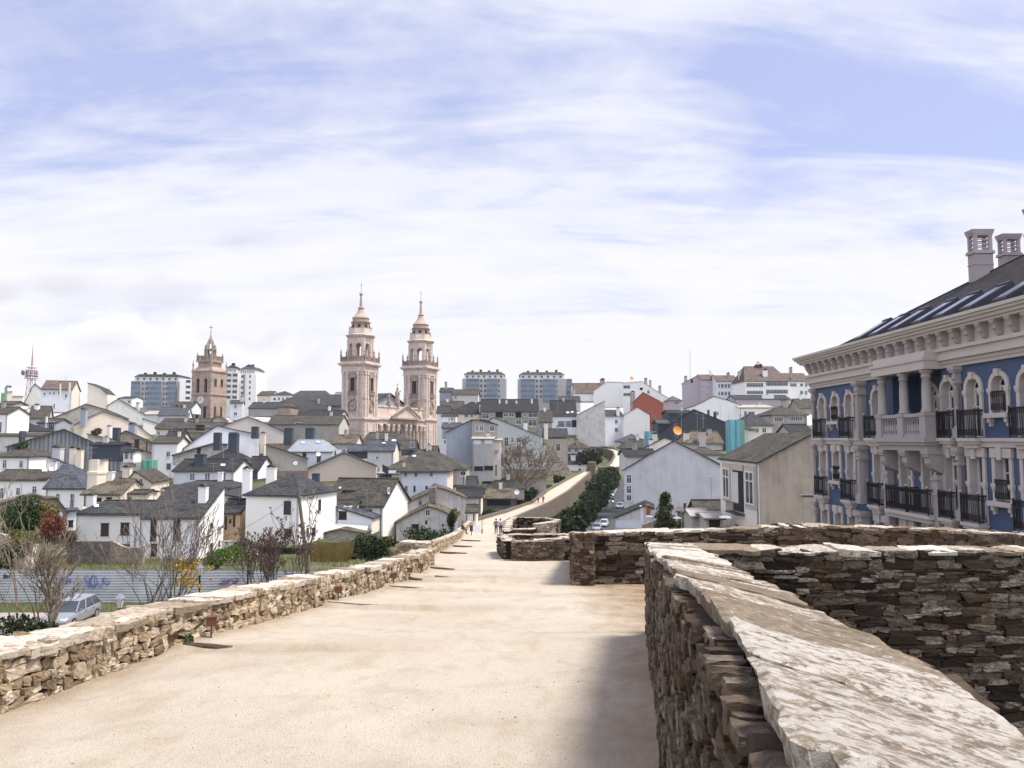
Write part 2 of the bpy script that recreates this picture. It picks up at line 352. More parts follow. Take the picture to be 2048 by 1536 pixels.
# ------------------------------------------------------------------ mesh helpers
class MB:
    def __init__(s): s.v = []; s.f = []; s.m = []; s.n = 0; s.mi = 0
    def add(s, vs, fs, mi=None):
        b = s.n; s.v.extend([tuple(x) for x in vs]); s.n = len(s.v)
        mi = s.mi if mi is None else mi
        for f in fs: s.f.append([i + b for i in f]); s.m.append(mi)
    def box(s, c, size, rz=0, mi=None, ax=None):
        hx, hy, hz = size[0] / 2, size[1] / 2, size[2] / 2; c = Vector(c)
        ux, uy = (Vector((cos(rz), sin(rz), 0)), Vector((-sin(rz), cos(rz), 0))) if ax is None else ax
        vs = [c + ux * (hx * a) + uy * (hy * b) + Vector((0, 0, hz * d)) for d in (-1, 1) for b in (-1, 1) for a in (-1, 1)]
        s.add(vs, [(0, 2, 3, 1), (4, 5, 7, 6), (0, 1, 5, 4), (2, 6, 7, 3), (0, 4, 6, 2), (1, 3, 7, 5)], mi)
    def obox(s, o, a, b, c, mi=None):
        """box from a corner and three edge vectors"""
        o, a, b, c = Vector(o), Vector(a), Vector(b), Vector(c)
        if a.cross(b).dot(c) < 0: a, b = b, a
        vs = [o, o + a, o + a + b, o + b, o + c, o + a + c, o + a + b + c, o + b + c]
        s.add(vs, [(0, 3, 2, 1), (4, 5, 6, 7), (0, 1, 5, 4), (1, 2, 6, 5), (2, 3, 7, 6), (3, 0, 4, 7)], mi)
    def prism(s, poly, ext, mi=None):
        """polygon (3-d points) extruded by a vector"""
        poly = [Vector(p) for p in poly]; ext = Vector(ext); n = len(poly)
        nrm = Vector((0, 0, 0))
        for i in range(n): nrm += poly[i].cross(poly[(i + 1) % n])
        if nrm.dot(ext) > 0: poly = poly[::-1]
        vs = poly + [p + ext for p in poly]
        fs = [tuple(range(n)), tuple(range(2 * n - 1, n - 1, -1))]
        for i in range(n):
            j = (i + 1) % n; fs.append((j, i, n + i, n + j))
        s.add(vs, fs, mi)
    def tube(s, p0, p1, r0, r1=None, k=6, cap=True, mi=None):
        p0, p1 = Vector(p0), Vector(p1); r1 = r0 if r1 is None else r1
        d = (p1 - p0)
        if d.length < 1e-6: return
        d.normalize(); a = d.orthogonal().normalized(); b = d.cross(a)
        vs = []
        for p, r in ((p0, r0), (p1, r1)):
            for i in range(k):
                t = 2 * pi * i / k; vs.append(p + a * (r * cos(t)) + b * (r * sin(t)))
        fs = [(i, (i + 1) % k, k + (i + 1) % k, k + i) for i in range(k)]
        if cap: fs += [tuple(range(k - 1, -1, -1)), tuple(range(k, 2 * k))]
        s.add(vs, fs, mi)
    def poly_tube(s, pts, rs, k=5, mi=None):
        pts = [Vector(p) for p in pts]; n = len(pts)
        if n < 2: return
        vs = []
        a = None
        for i, p in enumerate(pts):
            d = (pts[min(i + 1, n - 1)] - pts[max(i - 1, 0)]).normalized()
            a = d.orthogonal().normalized() if a is None else (a - d * a.dot(d)).normalized()
            b = d.cross(a)
            for j in range(k):
                t = 2 * pi * j / k; vs.append(p + a * (rs[i] * cos(t)) + b * (rs[i] * sin(t)))
        fs = [(i * k + j, i * k + (j + 1) % k, (i + 1) * k + (j + 1) % k, (i + 1) * k + j) for i in range(n - 1) for j in range(k)]
        fs += [tuple(range(k - 1, -1, -1)), tuple(range((n - 1) * k, n * k))]
        s.add(vs, fs, mi)
    def lathe(s, c, prof, k=12, rot=0, mi=None, sq=False):
        c = Vector(c); vs = []; n = len(prof)
        for r, z in prof:
            for j in range(k):
                t = 2 * pi * j / k + rot; vs.append(c + Vector((r * cos(t), r * sin(t), z)))
        fs = [(i * k + j, i * k + (j + 1) % k, (i + 1) * k + (j + 1) % k, (i + 1) * k + j) for i in range(n - 1) for j in range(k)]
        fs += [tuple(range(k - 1, -1, -1)), tuple(range((n - 1) * k, n * k))]
        s.add(vs, fs, mi)
    def arr(s, V, Fc, mi=None):
        b = s.n; s.v.extend(map(tuple, V.tolist())); s.n = len(s.v); mi = s.mi if mi is None else mi
        s.f.extend((Fc + b).tolist()); s.m.extend([mi] * len(Fc))

ORG = {}
def obj(name, mb, mat=None, parent=None, smooth=False, local=False, uv=True):
    me = bpy.data.meshes.new(name)
    org = Vector((0, 0, 0)) if (parent is None or local) else ORG.get(parent.name, Vector((0, 0, 0)))
    V = np.array(mb.v, dtype=np.float64).reshape(-1, 3) - np.array(org)
    me.from_pydata(V.tolist(), [], mb.f)
    mats = mat if isinstance(mat, (list, tuple)) else [mat]
    for m in mats:
        if m: me.materials.append(m)
    if len(mats) > 1: me.polygons.foreach_set('material_index', mb.m)
    if uv and len(me.polygons) < 60000: autouv(me)
    if smooth: me.polygons.foreach_set('use_smooth', [True] * len(me.polygons))
    o = bpy.data.objects.new(name, me); C.objects.link(o)
    if parent: o.parent = parent; ORG[o.name] = org
    else: ORG[o.name] = Vector((0, 0, 0))
    return o
def autouv(me):
    np_ = len(me.polygons)
    if not np_: return
    lay = me.uv_layers.new(name='UVMap')
    nl = len(me.loops); co = np.empty(len(me.vertices) * 3); me.vertices.foreach_get('co', co); co = co.reshape(-1, 3)
    lv = np.empty(nl, dtype=np.int32); me.loops.foreach_get('vertex_index', lv)
    nr = np.empty(np_ * 3); me.polygons.foreach_get('normal', nr); nr = nr.reshape(-1, 3)
    lt = np.empty(np_, dtype=np.int32); me.polygons.foreach_get('loop_total', lt)
    u = np.stack([-nr[:, 1], nr[:, 0], np.zeros(np_)], 1); L = np.linalg.norm(u, axis=1)
    fl = L < 0.05; u[fl] = (1, 0, 0); L[fl] = 1; u /= L[:, None]
    v = np.cross(nr, u)
    pi_ = np.repeat(np.arange(np_), lt)
    p = co[lv]
    uvs = np.stack([(p * u[pi_]).sum(1), (p * v[pi_]).sum(1)], 1)
    lay.data.foreach_set('uv', uvs.ravel())
def thing(name, label, cat, loc=(0, 0, 0), rz=0, group=None, kind=None, scale=1):
    o = bpy.data.objects.new(name, None); C.objects.link(o); o.location = loc; o.rotation_euler = (0, 0, rz)
    o.empty_display_size = 0.3; o.scale = (scale,) * 3
    ORG[o.name] = Vector(loc); tag(o, label, cat, group, kind); return o
def tag(o, label=None, cat=None, group=None, kind=None):
    if label: o['label'] = label
    if cat: o['category'] = cat
    if group: o['group'] = group
    if kind: o['kind'] = kind
    return o
def single(name, mb, mat, label, cat, group=None, **k):
    return tag(obj(name, mb, mat, None, **k), label, cat, group)
def struct(name, mb, mat, **k):
    o = obj(name, mb, mat, None, **k); o['kind'] = 'structure'; return o
def dup(root, loc, rz, label=None, group=None):
    r = root.copy(); C.objects.link(r); r.location = loc; r.rotation_euler = (0, 0, rz)
    if label: r['label'] = label
    if group: r['group'] = group
    for ch in list(root.children):
        c = ch.copy(); C.objects.link(c); c.parent = r
        for g in list(ch.children):
            d = g.copy(); C.objects.link(d); d.parent = c
    return r

def attach(child, parent):
    """make the parts of one root parts of another"""
    for ch in list(child.children):
        ch.parent = parent; ch.location = child.location - parent.location
    bpy.data.objects.remove(child)
# ------------------------------------------------------------------ houses
UPV = Vector((0, 0, 1))
class Plane:
    def __init__(s, p0, n, u): s.p0 = p0; s.n = n; s.u = u
    def at(s, px, py): return hit(px, py, s.p0, s.n)

def opening(root, pl, x0, y0, x1, y1, style):
    """a window or door given by the picture rectangle it fills on a wall plane"""
    a = pl.at(x0, y1); b = pl.at(x1, y0)
    u = pl.u; n = pl.n
    s0, s1 = 0.0, (b - a).dot(u)
    if s1 < 0: a = a + u * s1; s1 = -s1
    h = b.z - a.z
    if h < 0: a.z = b.z; h = -h
    w = s1
    def bx(mb, s, z, ww, hh, o0, o1): mb.obox(a + u * s + UPV * z + n * o0, u * ww, UPV * hh, n * (o1 - o0))
    if style in ('w', 'k', 'gal', 'tg'):
        fm = {'w': FRAMEW, 'k': FRAMEB, 'gal': FRAMEW, 'tg': TEAL}[style]
        t = min(0.09, w * 0.13, h * 0.13)
        f = MB(); bx(f, 0, 0, t, h, 0.004, 0.07); bx(f, w - t, 0, t, h, 0.004, 0.07); bx(f, t, 0, w - 2 * t, t, 0.004, 0.07); bx(f, t, h - t, w - 2 * t, t, 0.004, 0.07)
        nm = 1 if style in ('w', 'k') else max(2, int(w / 0.55))
        if w < 0.5: nm = 0
        for i in range(1, nm + 1): bx(f, w * i / (nm + 1) - t * 0.35, t, t * 0.7, h - 2 * t, 0.004, 0.06)
        if style in ('w', 'gal', 'tg') and h > 1.1: bx(f, t, h * 0.66, w - 2 * t, t * 0.6, 0.004, 0.055)
        fo = obj('window', f, fm, root)
        g = MB(); bx(g, t * 0.5, t * 0.5, w - t, h - t, 0.001, 0.035); obj('pane', g, GLASS, fo)
        if style in ('w', 'k') and w > 0.5:
            s_ = MB(); bx(s_, -0.06, -0.1, w + 0.12, 0.1, 0.003, 0.13); obj('sill', s_, W['greylite'] if style == 'w' else W['white'], fo)
    elif style == 'd':
        f = MB(); 
        k = max(1, int(round(w / 0.65)))
        for i in range(k): bx(f, w * i / k + 0.015, 0, w / k - 0.03, h, 0.003, 0.045)
        bx(f, -0.04, h, w + 0.08, 0.08, 0.003, 0.08); bx(f, -0.04, -0.08, w + 0.08, 0.08, 0.003, 0.10)
        obj('shutter', f, SHUT, root)
    elif style == 'sq':      # 2 x 3 small square lights
        f = MB()
        for i in range(2):
            for j in range(3): bx(f, w * (0.02 + 0.56 * i), h * (0.02 + 0.345 * j), w * 0.38, h * 0.27, 0.002, 0.03)
        obj('window', f, GLASS, root)
    elif style == 'h':
        f = MB(); bx(f, 0, 0, w, h, 0.002, 0.02); bx(f, -0.05, h, w + 0.1, 0.09, 0.002, 0.05); bx(f, -0.05, -0.07, w + 0.1, 0.07, 0.002, 0.06); obj('window', f, DARK, root)
    elif style == 'b':
        f = MB(); bx(f, 0, 0, w, h, 0.002, 0.06); bx(f, w * 0.48, 0.1, w * 0.04, h - 0.2, 0.06, 0.085); bx(f, -0.06, h, w + 0.12, 0.1, 0.002, 0.09); obj('door', f, BLUEDOOR, root)
    elif style == 'a':       # air conditioner
        f = MB(); bx(f, 0, 0, w, h, 0.01, 0.4); bx(f, w * 0.15, h * 0.15, w * 0.7, h * 0.7, 0.4, 0.42); obj('air_conditioner', f, METAL, root)
    elif style == 'p':       # plain lighter patch (meter panel / tarpaulin strip)
        f = MB(); bx(f, 0, 0, w, h, 0.002, 0.05); bx(f, 0, h, w, 0.06, 0.002, 0.09); obj('panel', f, W['bluewhite'], root)

def slab(mb, pts, t):
    """roof plane: polygon given by its upper points, thickness t downward"""
    mb.prism(pts, (0, 0, -t))

def finish_house(root, A, B, Cc, Dd, R, w_, ch, sk, wx, planes, roofo):
    for it in wx:
        face = 'f'; 
        if isinstance(it[0], str): face = it[0]; it = it[1:]
        x0, y0 = rc(R, it[0], it[1]); x1, y1 = rc(R, it[2], it[3]); st = it[4] if len(it) > 4 else 'w'
        if face == 's':
            pl = planes['roof']
            a = pl.at(x0, y1); b = pl.at(x1, y1); c = pl.at(x1, y0); d = pl.at(x0, y0)
            u = (b - a); v = (d - a); n = pl.n
            f = MB(); f.obox(a + n * 0.03, u, v, n * 0.10); so_ = obj('skylight', f, METAL, roofo)
            g = MB(); g.obox(a + n * 0.125 + u * 0.08 + v * 0.08, u * 0.84, v * 0.84, n * 0.02); obj('pane', g, SKYL, roofo)
            continue
        if face in planes: opening(root, planes[face], x0, y0, x1, y1, st)
    for it in ch:
        x0, yt, x1, yb = it[:4]; mt = it[4] if len(it) > 4 else 'white'; dY = it[5] if len(it) > 5 else None
        a = rc(R, x0, yt); b = rc(R, x1, yb)
        Y = planes['Y'] + (dY if dY is not None else planes['cy'])
        p = P(a[0], b[1], Y); q = P(b[0], a[1], Y)
        wd = max(0.3, q.x - p.x); h = q.z - p.z
        cx = (p.x + q.x) / 2
        m = MB(); m.box((cx, Y + wd / 2, p.z + h / 2 - 0.6 - 0.06 * h), (wd, wd * 0.9, h * 0.88 + 1.2), 0)
        zt = p.z + h * 0.88
        m.box((cx, Y + wd / 2, zt + 0.045), (wd * 1.12, wd * 1.0, 0.09))
        if mt == 'zincbox':
            m.box((cx, Y + wd / 2, zt + 0.09 + h * 0.045), (wd * 0.9, wd * 0.8, h * 0.09)); obj('chimney', m, W[mt], roofo); continue
        for sx in (-1, 1):
            for sy in (-1, 1): m.box((cx + sx * wd * 0.38, Y + wd / 2 + sy * wd * 0.32, zt + 0.09 + h * 0.03), (wd * 0.14, wd * 0.14, h * 0.06))
        pk = zt + 0.09 + h * 0.06
        m.prism([(cx - wd * 0.58, Y - 0.05 * wd, pk), (cx + wd * 0.58, Y - 0.05 * wd, pk), (cx, Y - 0.05 * wd, pk + wd * 0.38)], (0, wd * 1.1, 0), 1)
        obj('chimney', m, [W[mt], W['slateold']], roofo)

def basez(p): return terr(p.x, p.y) - 1.2

def EV(label, R, Y, ang, xl, ye, xr, yr, d, wall='white', roof='slate', hl=0, hr=0, rf=0.5, w=(), c=(), t=0.16, oh=0.3, name='house', cat='house', yb=None, gwall=None, back=None):
    """house whose long eave faces us. xl, ye: left end of the eave; xr right end; yr ridge height (picture), d depth"""
    a = radians(ang); u = Vector((cos(a), sin(a), 0)); n = Vector((sin(a), -cos(a), 0)); k = -n
    X0, Y0 = rc(R, xl, ye); A = P(X0, Y0, Y); X1, _ = rc(R, xr, ye); B = hit(X1, Y0, A, n)
    wdt = (B - A).dot(u); ze = A.z; B = A + u * wdt
    rp = A + k * (d * rf); _, Yr = rc(R, xl, yr); zr = hit((X0 + X1) / 2, Yr, rp, n).z
    if zr < ze + 0.1: zr = ze + 0.1
    zb = min(basez(A), basez(B))
    if yb is not None: zb = hit(X0, rc(R, 0, yb)[1], A, n).z - 0.3
    zeb = ze if back is None else ze + back
    D = A + k * d; E = B + k * d
    root = thing(name, label, cat, (A.x + u.x * wdt / 2 + k.x * d / 2, A.y + u.y * wdt / 2 + k.y * d / 2, zb))
    m = MB()
    def q(p, z): return Vector((p.x, p.y, z))
    rl, rr = A + k * (d * rf), B + k * (d * rf)
    eps = 0.03
    side = lambda f, b_, r, hip: [q(f, zb), q(f, ze - eps)] + ([q(r, zr - eps)] if (not hip and rf < 0.99) else []) + [q(b_, (zeb if rf < 0.99 else (ze if hip else zr)) - eps), q(b_, zb)]
    L_ = side(A, D, rl, hl); Rr = side(B, E, rr, hr)
    vs = L_ + Rr; nl = len(L_); nr = len(Rr)
    m.add(L_, [tuple(range(nl))]); m.add(Rr, [tuple(range(nr - 1, -1, -1))])
    m.add([q(A, zb), q(B, zb), q(B, ze - eps), q(A, ze - eps)], [(0, 1, 2, 3)])
    m.add([q(D, zb), q(E, zb), Rr[-2], L_[-2]], [(3, 2, 1, 0)])
    obj('wall', m, W[wall] if isinstance(wall, str) else wall, root)
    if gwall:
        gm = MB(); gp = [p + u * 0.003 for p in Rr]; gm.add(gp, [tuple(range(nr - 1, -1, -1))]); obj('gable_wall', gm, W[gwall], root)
    # roof
    r = MB(); sl = (zr - ze) / (d * rf); pit = oh * sl
    ou = u * oh
    fl = q(A, ze - pit) - k * oh - ou; fr = q(B, ze - pit) - k * oh + ou
    if rf < 0.99:
        slb = (zr - zeb) / (d * (1 - rf)); bl = q(D, zeb - oh * slb) + k * oh - ou; br = q(E, zeb - oh * slb) + k * oh + ou
    else:
        bl = q(D, zr) - ou; br = q(E, zr) + ou
    r0 = q(rl, zr) + (u * hl if hl else -ou); r1 = q(rr, zr) - (u * hr if hr else -ou)
    if hl + hr >= wdt: mid = q(A + u * (wdt * hl / (hl + hr)) + k * (d * rf), zr); r0 = mid - u * 0.05; r1 = mid + u * 0.05
    slab(r, [fl, fr, r1, r0], t)
    if rf < 0.99: slab(r, [br, bl, r0, r1], t)
    if hl: slab(r, [bl, fl, r0], t)
    if hr: slab(r, [fr, br, r1], t)
    # ridge tiles
    if rf < 0.99 and (r1 - r0).length > 0.5: r.tube(r0 + UPV * 0.0, r1 + UPV * 0.0, 0.13, k=6)
    ro = obj('roof', r, W[roof] if isinstance(roof, str) else roof, root)
    # gutter
    g = MB(); g.tube(fl + UPV * (-t - 0.02) - k * 0.03, fr + UPV * (-t - 0.02) - k * 0.03, 0.07, k=6); obj('gutter', g, TRIM, root)
    nrm = (fr - fl).cross(r0 - fl).normalized()
    planes = {'f': Plane(A, n, u), 'r': Plane(B, u, k), 'l': Plane(A, -u, -k), 'roof': Plane(fl, nrm, u), 'Y': Y, 'cy': d * rf * 0.6}
    finish_house(root, A, B, D, E, R, w, c, None, w, planes, ro)
    # small roof clutter the old town is full of
    rg = random.Random(label)
    if not c and rf < 0.99 and 80 < Y < 310 and wdt > 4.5 and (r1 - r0).length > 2:
        f = rg.uniform(0.15, 0.85); q0 = r0.lerp(r1, f) - k * 0.2; s_ = rg.uniform(0.45, 0.75); hh = rg.uniform(0.7, 1.2)
        m = MB(); ax = (u, k); m.box(q0 + UPV * (hh / 2 - 0.5), (s_ * 1.2, s_, hh + 1.0), 0, 0, ax); m.box(q0 + UPV * (hh + 0.05), (s_ * 1.45, s_ * 1.25, 0.1), 0, 0, ax); m.box(q0 + UPV * (hh + 0.22), (s_ * 0.5, s_ * 0.5, 0.24), 0, 1, ax)
        obj('chimney', m, [W[rg.choice(['white', 'cream', 'greylite', 'whiteold', 'concrete'])], W['tilebrown']], ro)
    if 80 < Y < 310 and rg.random() < 0.45 and (r1 - r0).length > 2:
        q0 = r0.lerp(r1, rg.uniform(0.1, 0.9)); hh = rg.uniform(1.8, 3.4); m = MB(); m.tube(q0 - UPV * 0.3, q0 + UPV * hh, 0.03, k=4)
        for dz in (0.1, 0.6): m.tube(q0 + UPV * (hh - dz) - u * 0.6, q0 + UPV * (hh - dz) + u * 0.6, 0.02, k=4)
        for i in range(5): m.tube(q0 + UPV * (hh - 0.1) + u * (i * 0.28 - 0.56) - k * 0.25, q0 + UPV * (hh - 0.1) + u * (i * 0.28 - 0.56) + k * 0.25, 0.014, k=4)
        obj('aerial', m, METAL, ro, uv=False)
    if Y < 260 and wdt > 3:
        m = MB(); p = (A + u * 0.25 if rg.random() < 0.5 else B - u * 0.25) + n * 0.09; m.tube(Vector((p.x, p.y, zb)), Vector((p.x, p.y, ze - 0.2)), 0.05, k=5); obj('downpipe', m, TRIM if rg.random() < 0.5 else METAL, root, uv=False)
    return root

def GB(label, R, Y, ang, prof, d, wall='white', roof='slate', w=(), c=(), t=0.16, oh=0.25, name='house', cat='house', yb=None, rwall=None, noroof=False, slope=0.0):
    """house whose gable (any top outline, picture points left to right) faces us, d metres deep"""
    pp = [rc(R, *p) for p in prof]
    A = P(pp[0][0], pp[0][1], Y)
    if ang == 0:        # the street plan turns most gables square to the wall walk
        mid = sum(p[0] for p in pp) / len(pp); ang = math.degrees(atan2(CX - mid, F)) * 1.08; d = min(d, 8)
    a = radians(ang); u = Vector((cos(a), sin(a), 0)); n = Vector((sin(a), -cos(a), 0)); k = -n
    A = P(pp[0][0], pp[0][1], Y); pts = [hit(x, y, A, n) for x, y in pp]
    zb = min(basez(pts[0]), basez(pts[-1]))
    if yb is not None: zb = hit(pp[0][0], rc(R, 0, yb)[1], A, n).z - 0.3
    ctr = (pts[0] + pts[-1]) / 2 + k * (d / 2)
    root = thing(name, label, cat, (ctr.x, ctr.y, zb))
    kk = k * d + UPV * (slope * d)
    m = MB(); poly = [Vector((pts[0].x, pts[0].y, zb))] + [p - UPV * 0.03 for p in pts] + [Vector((pts[-1].x, pts[-1].y, zb))]
    m.prism(poly[::-1], kk); obj('wall', m, W[wall] if isinstance(wall, str) else wall, root)
    if rwall:
        g = MB(); b = pts[-1]; g.add([Vector((b.x, b.y, zb)) + u * 0.003, Vector((b.x, b.y, zb)) + kk + u * 0.003, b + kk + u * 0.003 - UPV * .03, b + u * 0.003 - UPV * .03], [(0, 1, 2, 3)]); obj('side_wall', g, W[rwall], root)
    r = MB(); nseg = len(pts) - 1; ro = root
    planes = {'f': Plane(A, n, u), 'r': Plane(pts[-1], u, k), 'l': Plane(pts[0], -u, -k), 'Y': Y, 'cy': 0.5}
    if not noroof:
        for i in range(nseg):
            p, q = pts[i].copy(), pts[i + 1].copy(); dv = (q - p).normalized()
            if abs(dv.z) > 0.93: continue
            if i == 0: p = p - dv * oh
            if i == nseg - 1: q = q + dv * oh
            up = UPV * 0.002 * (i % 2)
            slab(r, [p - k * oh + up, q - k * oh + up, q + kk + k * oh + up, p + kk + k * oh + up], t)
        ro = obj('roof', r, W[roof] if isinstance(roof, str) else roof, root)
        i = nseg - 1; p, q = pts[i], pts[i + 1]
        nrm = (q - p).cross(k).normalized(); nrm = nrm if nrm.z > 0 else -nrm
        planes['roof'] = Plane(p, nrm, (q - p).normalized())
    finish_house(root, A, None, None, None, R, w, c, None, w, planes, ro)
    return root
# ------------------------------------------------------------------ ground and roads
def build_ground():
    xs = list(np.arange(-260, -80, 15)) + list(np.arange(-80, 80, 4)) + list(np.arange(80, 261, 15)); xs = [-3000, -900] + xs + [900, 3000]
    ys = [-60, -30] + list(np.arange(-10, 130, 4)) + list(np.arange(130, 560, 10)) + [620, 800, 1500, 3500]
    V = [(x, y, terr(x, y) + mnoise.noise((x * 0.05, y * 0.05, 0)) * (0.25 if y > 56 else 0.04)) for y in ys for x in xs]; n = len(xs)
    mb = MB(); mb.v = V; mb.n = len(V); mb.f = [(j * n + i, j * n + i + 1, (j + 1) * n + i + 1, (j + 1) * n + i) for j in range(len(ys) - 1) for i in range(n - 1)]; mb.m = [0] * len(mb.f)
    m, nt, b = newmat('earth_and_grass'); o = objco(nt); n1 = noise_(nt, o, 0.25, 7, 0.65, 0.4); n2 = noise_(nt, o, 3, 6, 0.7)
    c = ramp(nt, n1, [(0.35, (0.05, 0.065, 0.02)), (0.5, (0.085, 0.09, 0.032)), (0.62, (0.12, 0.105, 0.055)), (0.75, (0.16, 0.13, 0.09))])
    c = mixc(nt, ramp(nt, n2, [(0.45, 0), (0.7, 0.6)]), c, (0.06, 0.065, 0.025)); nt.links.new(c, b.inputs['Base Color']); setv(b, 'Roughness', 0.95); bump_(nt, b, n2, 0.6, 0.1)
    struct('ground', mb, m, smooth=True, uv=False)
    # parking lane inside the wall, and the street outside
    asp = flat('asphalt', (0.055, 0.055, 0.06), 0.9, 0, 0.2, 1.2); lane = flat('dusty_lane', (0.30, 0.265, 0.225), 0.95, 0, 0.15, 0.8)
    def strip(pts, w0, w1, off, mt, nm, zf=None):
        q = MB(); V = []
        for i, (x, y) in enumerate(pts):
            x0, y0 = pts[max(i - 1, 0)]; x1, y1 = pts[min(i + 1, len(pts) - 1)]; T = Vector((x1 - x0, y1 - y0, 0)).normalized(); N = Vector((-T.y, T.x, 0))
            z = max(terr(x + N.x * e, y + N.y * e) for e in (w0, 0, w1)) + off if zf is None else zf(y) + off
            for e in (w0, w1): V.append((x + N.x * e, y + N.y * e, z))
        q.add(V, [(2 * i, 2 * i + 1, 2 * i + 3, 2 * i + 2) for i in range(len(pts) - 1)]); return struct(nm, q, mt)
    strip([(x, 46.6 + 0.01 * x) for x in range(-70, -8, 4)], -3.0, 2.9, 0.10, lane, 'road')
    cen = ROAD
    fine = [(lerp([p[1] for p in cen], [p[0] for p in cen], y), y) for y in np.arange(10, 262, 6)]
    strip(fine, -3.6, 3.6, 0.35, asp, 'road'); strip(fine, 3.62, 3.74, 0.358, flat('kerb_line', (0.55, 0.54, 0.5), 0.9), 'road_edge_line'); strip(fine, 3.76, 5.4, 0.46, flat('pavement', (0.17, 0.165, 0.16), 0.9, 0, 0.15, 1.0), 'pavement')
ROAD = [(13.6, 0), (13.4, 40), (13.0, 80), (13.6, 115), (16.2, 140), (21.0, 170), (28.4, 200), (35.5, 230), (40, 262)]
def roadx(y): return lerp([p[1] for p in ROAD], [p[0] for p in ROAD], y)
# ------------------------------------------------------------------ dry stone masonry
def _cube_template(n):
    """rounded cube, n quads along each edge"""
    vid = {}; V = []; Fc = []
    def g(p):
        k = tuple(round(x, 5) for x in p)
        if k not in vid: vid[k] = len(V); V.append(p)
        return vid[k]
    for ax in range(3):
        for sgn in (-1, 1):
            for i in range(n):
                for j in range(n):
                    q = []
                    for (a, b) in ((i, j), (i + 1, j), (i + 1, j + 1), (i, j + 1)):
                        p = [0, 0, 0]; p[ax] = sgn; p[(ax + 1) % 3] = -1 + 2 * a / n; p[(ax + 2) % 3] = -1 + 2 * b / n; q.append(g(tuple(p)))
                    Fc.append(q if sgn > 0 else q[::-1])
    return np.array(V, float), np.array(Fc, int)
TPL = {n: _cube_template(n) for n in (1, 2, 3, 4)}

class Poly:
    """a run of wall: centre points (x, y, ztop, zbase)"""
    def __init__(s, pts):
        s.p = np.array(pts, float); d = np.linalg.norm(np.diff(s.p[:, :2], axis=0), axis=1); s.s = np.concatenate([[0], np.cumsum(d)]); s.L = s.s[-1]
    def at(s, t):
        return [np.interp(t, s.s, s.p[:, i]) for i in range(4)]
    def fr(s, t):
        x, y, zt, zb = s.at(t); e = 0.12
        x0, y0, z0, _ = s.at(max(0, t - e)); x1, y1, z1, _ = s.at(min(s.L, t + e))
        T = Vector((x1 - x0, y1 - y0, z1 - z0)).normalized(); H = Vector((T.x, T.y, 0)).normalized()
        return Vector((x, y, 0)), T, Vector((-H.y, H.x, 0)), zt, zb     # point, tangent, left normal, top, base

def put_stone(mb, rng, c, ax, ay, az, l, d, h, n=3, rnd=0.35, jit=0.10):
    V, Fc = TPL[n]
    q = V / np.linalg.norm(V, axis=1)[:, None] * 1.15
    p = V * (1 - rnd) + q * rnd
    p = p + rng.uniform(-jit, jit, p.shape)
    # skewed, tapering block
    tx, tz = rng.uniform(-0.22, 0.22, 2)
    p[:, 0] *= 1 + tx * V[:, 2]; p[:, 2] *= 1 + tz * V[:, 0]
    sk = rng.uniform(-0.25, 0.25); p[:, 0] += sk * p[:, 2] * h / max(l, 1e-3)
    w = np.outer(p[:, 0] * l, np.array(ax)) + np.outer(p[:, 1] * d, np.array(ay)) + np.outer(p[:, 2] * h, np.array(az)) + np.array(c)
    mb.arr(w, Fc)

def masonry(mb, pl, thick, faces, seed, row=(0.06, 0.15), ln=(0.12, 0.42), dep=0.10, n=3, tilt=0.10, big=0.06, t0=0.0, t1=None, top_gap=0.0, hole=None, gap=0.99, rr=(0.07, 0.32)):
    rng = np.random.default_rng(seed); t1 = pl.L if t1 is None else t1
    for face in faces:
        sg = 1 if face == 'L' else -1
        _, _, _, zt, zb = pl.fr((t0 + t1) / 2)
        v = 0.0
        Htop = max(pl.p[:, 2] - pl.p[:, 3])
        while v < Htop - 0.02:
            rh = rng.uniform(*row)
            s = t0 - rng.uniform(0, ln[0])
            while s < t1:
                l = rng.uniform(*ln) * (0.7 + 0.6 * rh / row[1]); hh = rh
                sc = min(max(s + l / 2, t0), t1)
                c, T, N, zt, zb = pl.fr(sc)
                h_here = zt - zb
                wob = mnoise.noise((sc * 0.9, v * 3.0, seed)) * 0.05
                if rng.random() < big: hh = rh * rng.uniform(1.5, 2.6)
                zc = v + hh / 2 + wob
                if hole and abs(sc - hole[0]) < hole[1] + l / 2 and zc < hole[2] + hh * .3: s += l; continue
                if zc - hh * 0.2 < h_here - top_gap:
                    if zc + hh / 2 > h_here - top_gap: zc = h_here - top_gap - hh / 2
                    a = rng.normal(0, tilt); ax = (T * cos(a) + UPV * sin(a)); az = (UPV * cos(a) - T * sin(a))
                    pr = rng.uniform(-0.025, 0.03)
                    pos = c + N * (sg * (thick / 2 - dep / 2 + pr)); pos.z = zb + zc
                    put_stone(mb, rng, pos, ax, N, az, l / 2 * gap, dep / 2, hh / 2 * gap, n, rng.uniform(*rr))
                s += l
            v += rh * 0.97

def masonry_end(mb, pl, thick, which, seed, row=(0.06, 0.15), ln=(0.12, 0.35), n=3):
    rng = np.random.default_rng(seed); t = 0.0 if which == 'S' else pl.L
    c, T, N, zt, zb = pl.fr(t); out = -T if which == 'S' else T; out = Vector((out.x, out.y, 0)).normalized()
    v = 0
    while v < zt - zb - 0.03:
        rh = rng.uniform(*row); s = -thick / 2
        while s < thick / 2 - 0.03:
            l = min(rng.uniform(*ln), thick / 2 - s)
            pos = c + N * (s + l / 2) + out * rng.uniform(-0.04, 0.02); pos.z = zb + min(v + rh / 2, zt - zb - rh / 2)
            put_stone(mb, rng, pos, N, out, UPV, l / 2, 0.07, rh / 2, n)
            s += l
        v += rh * 0.97

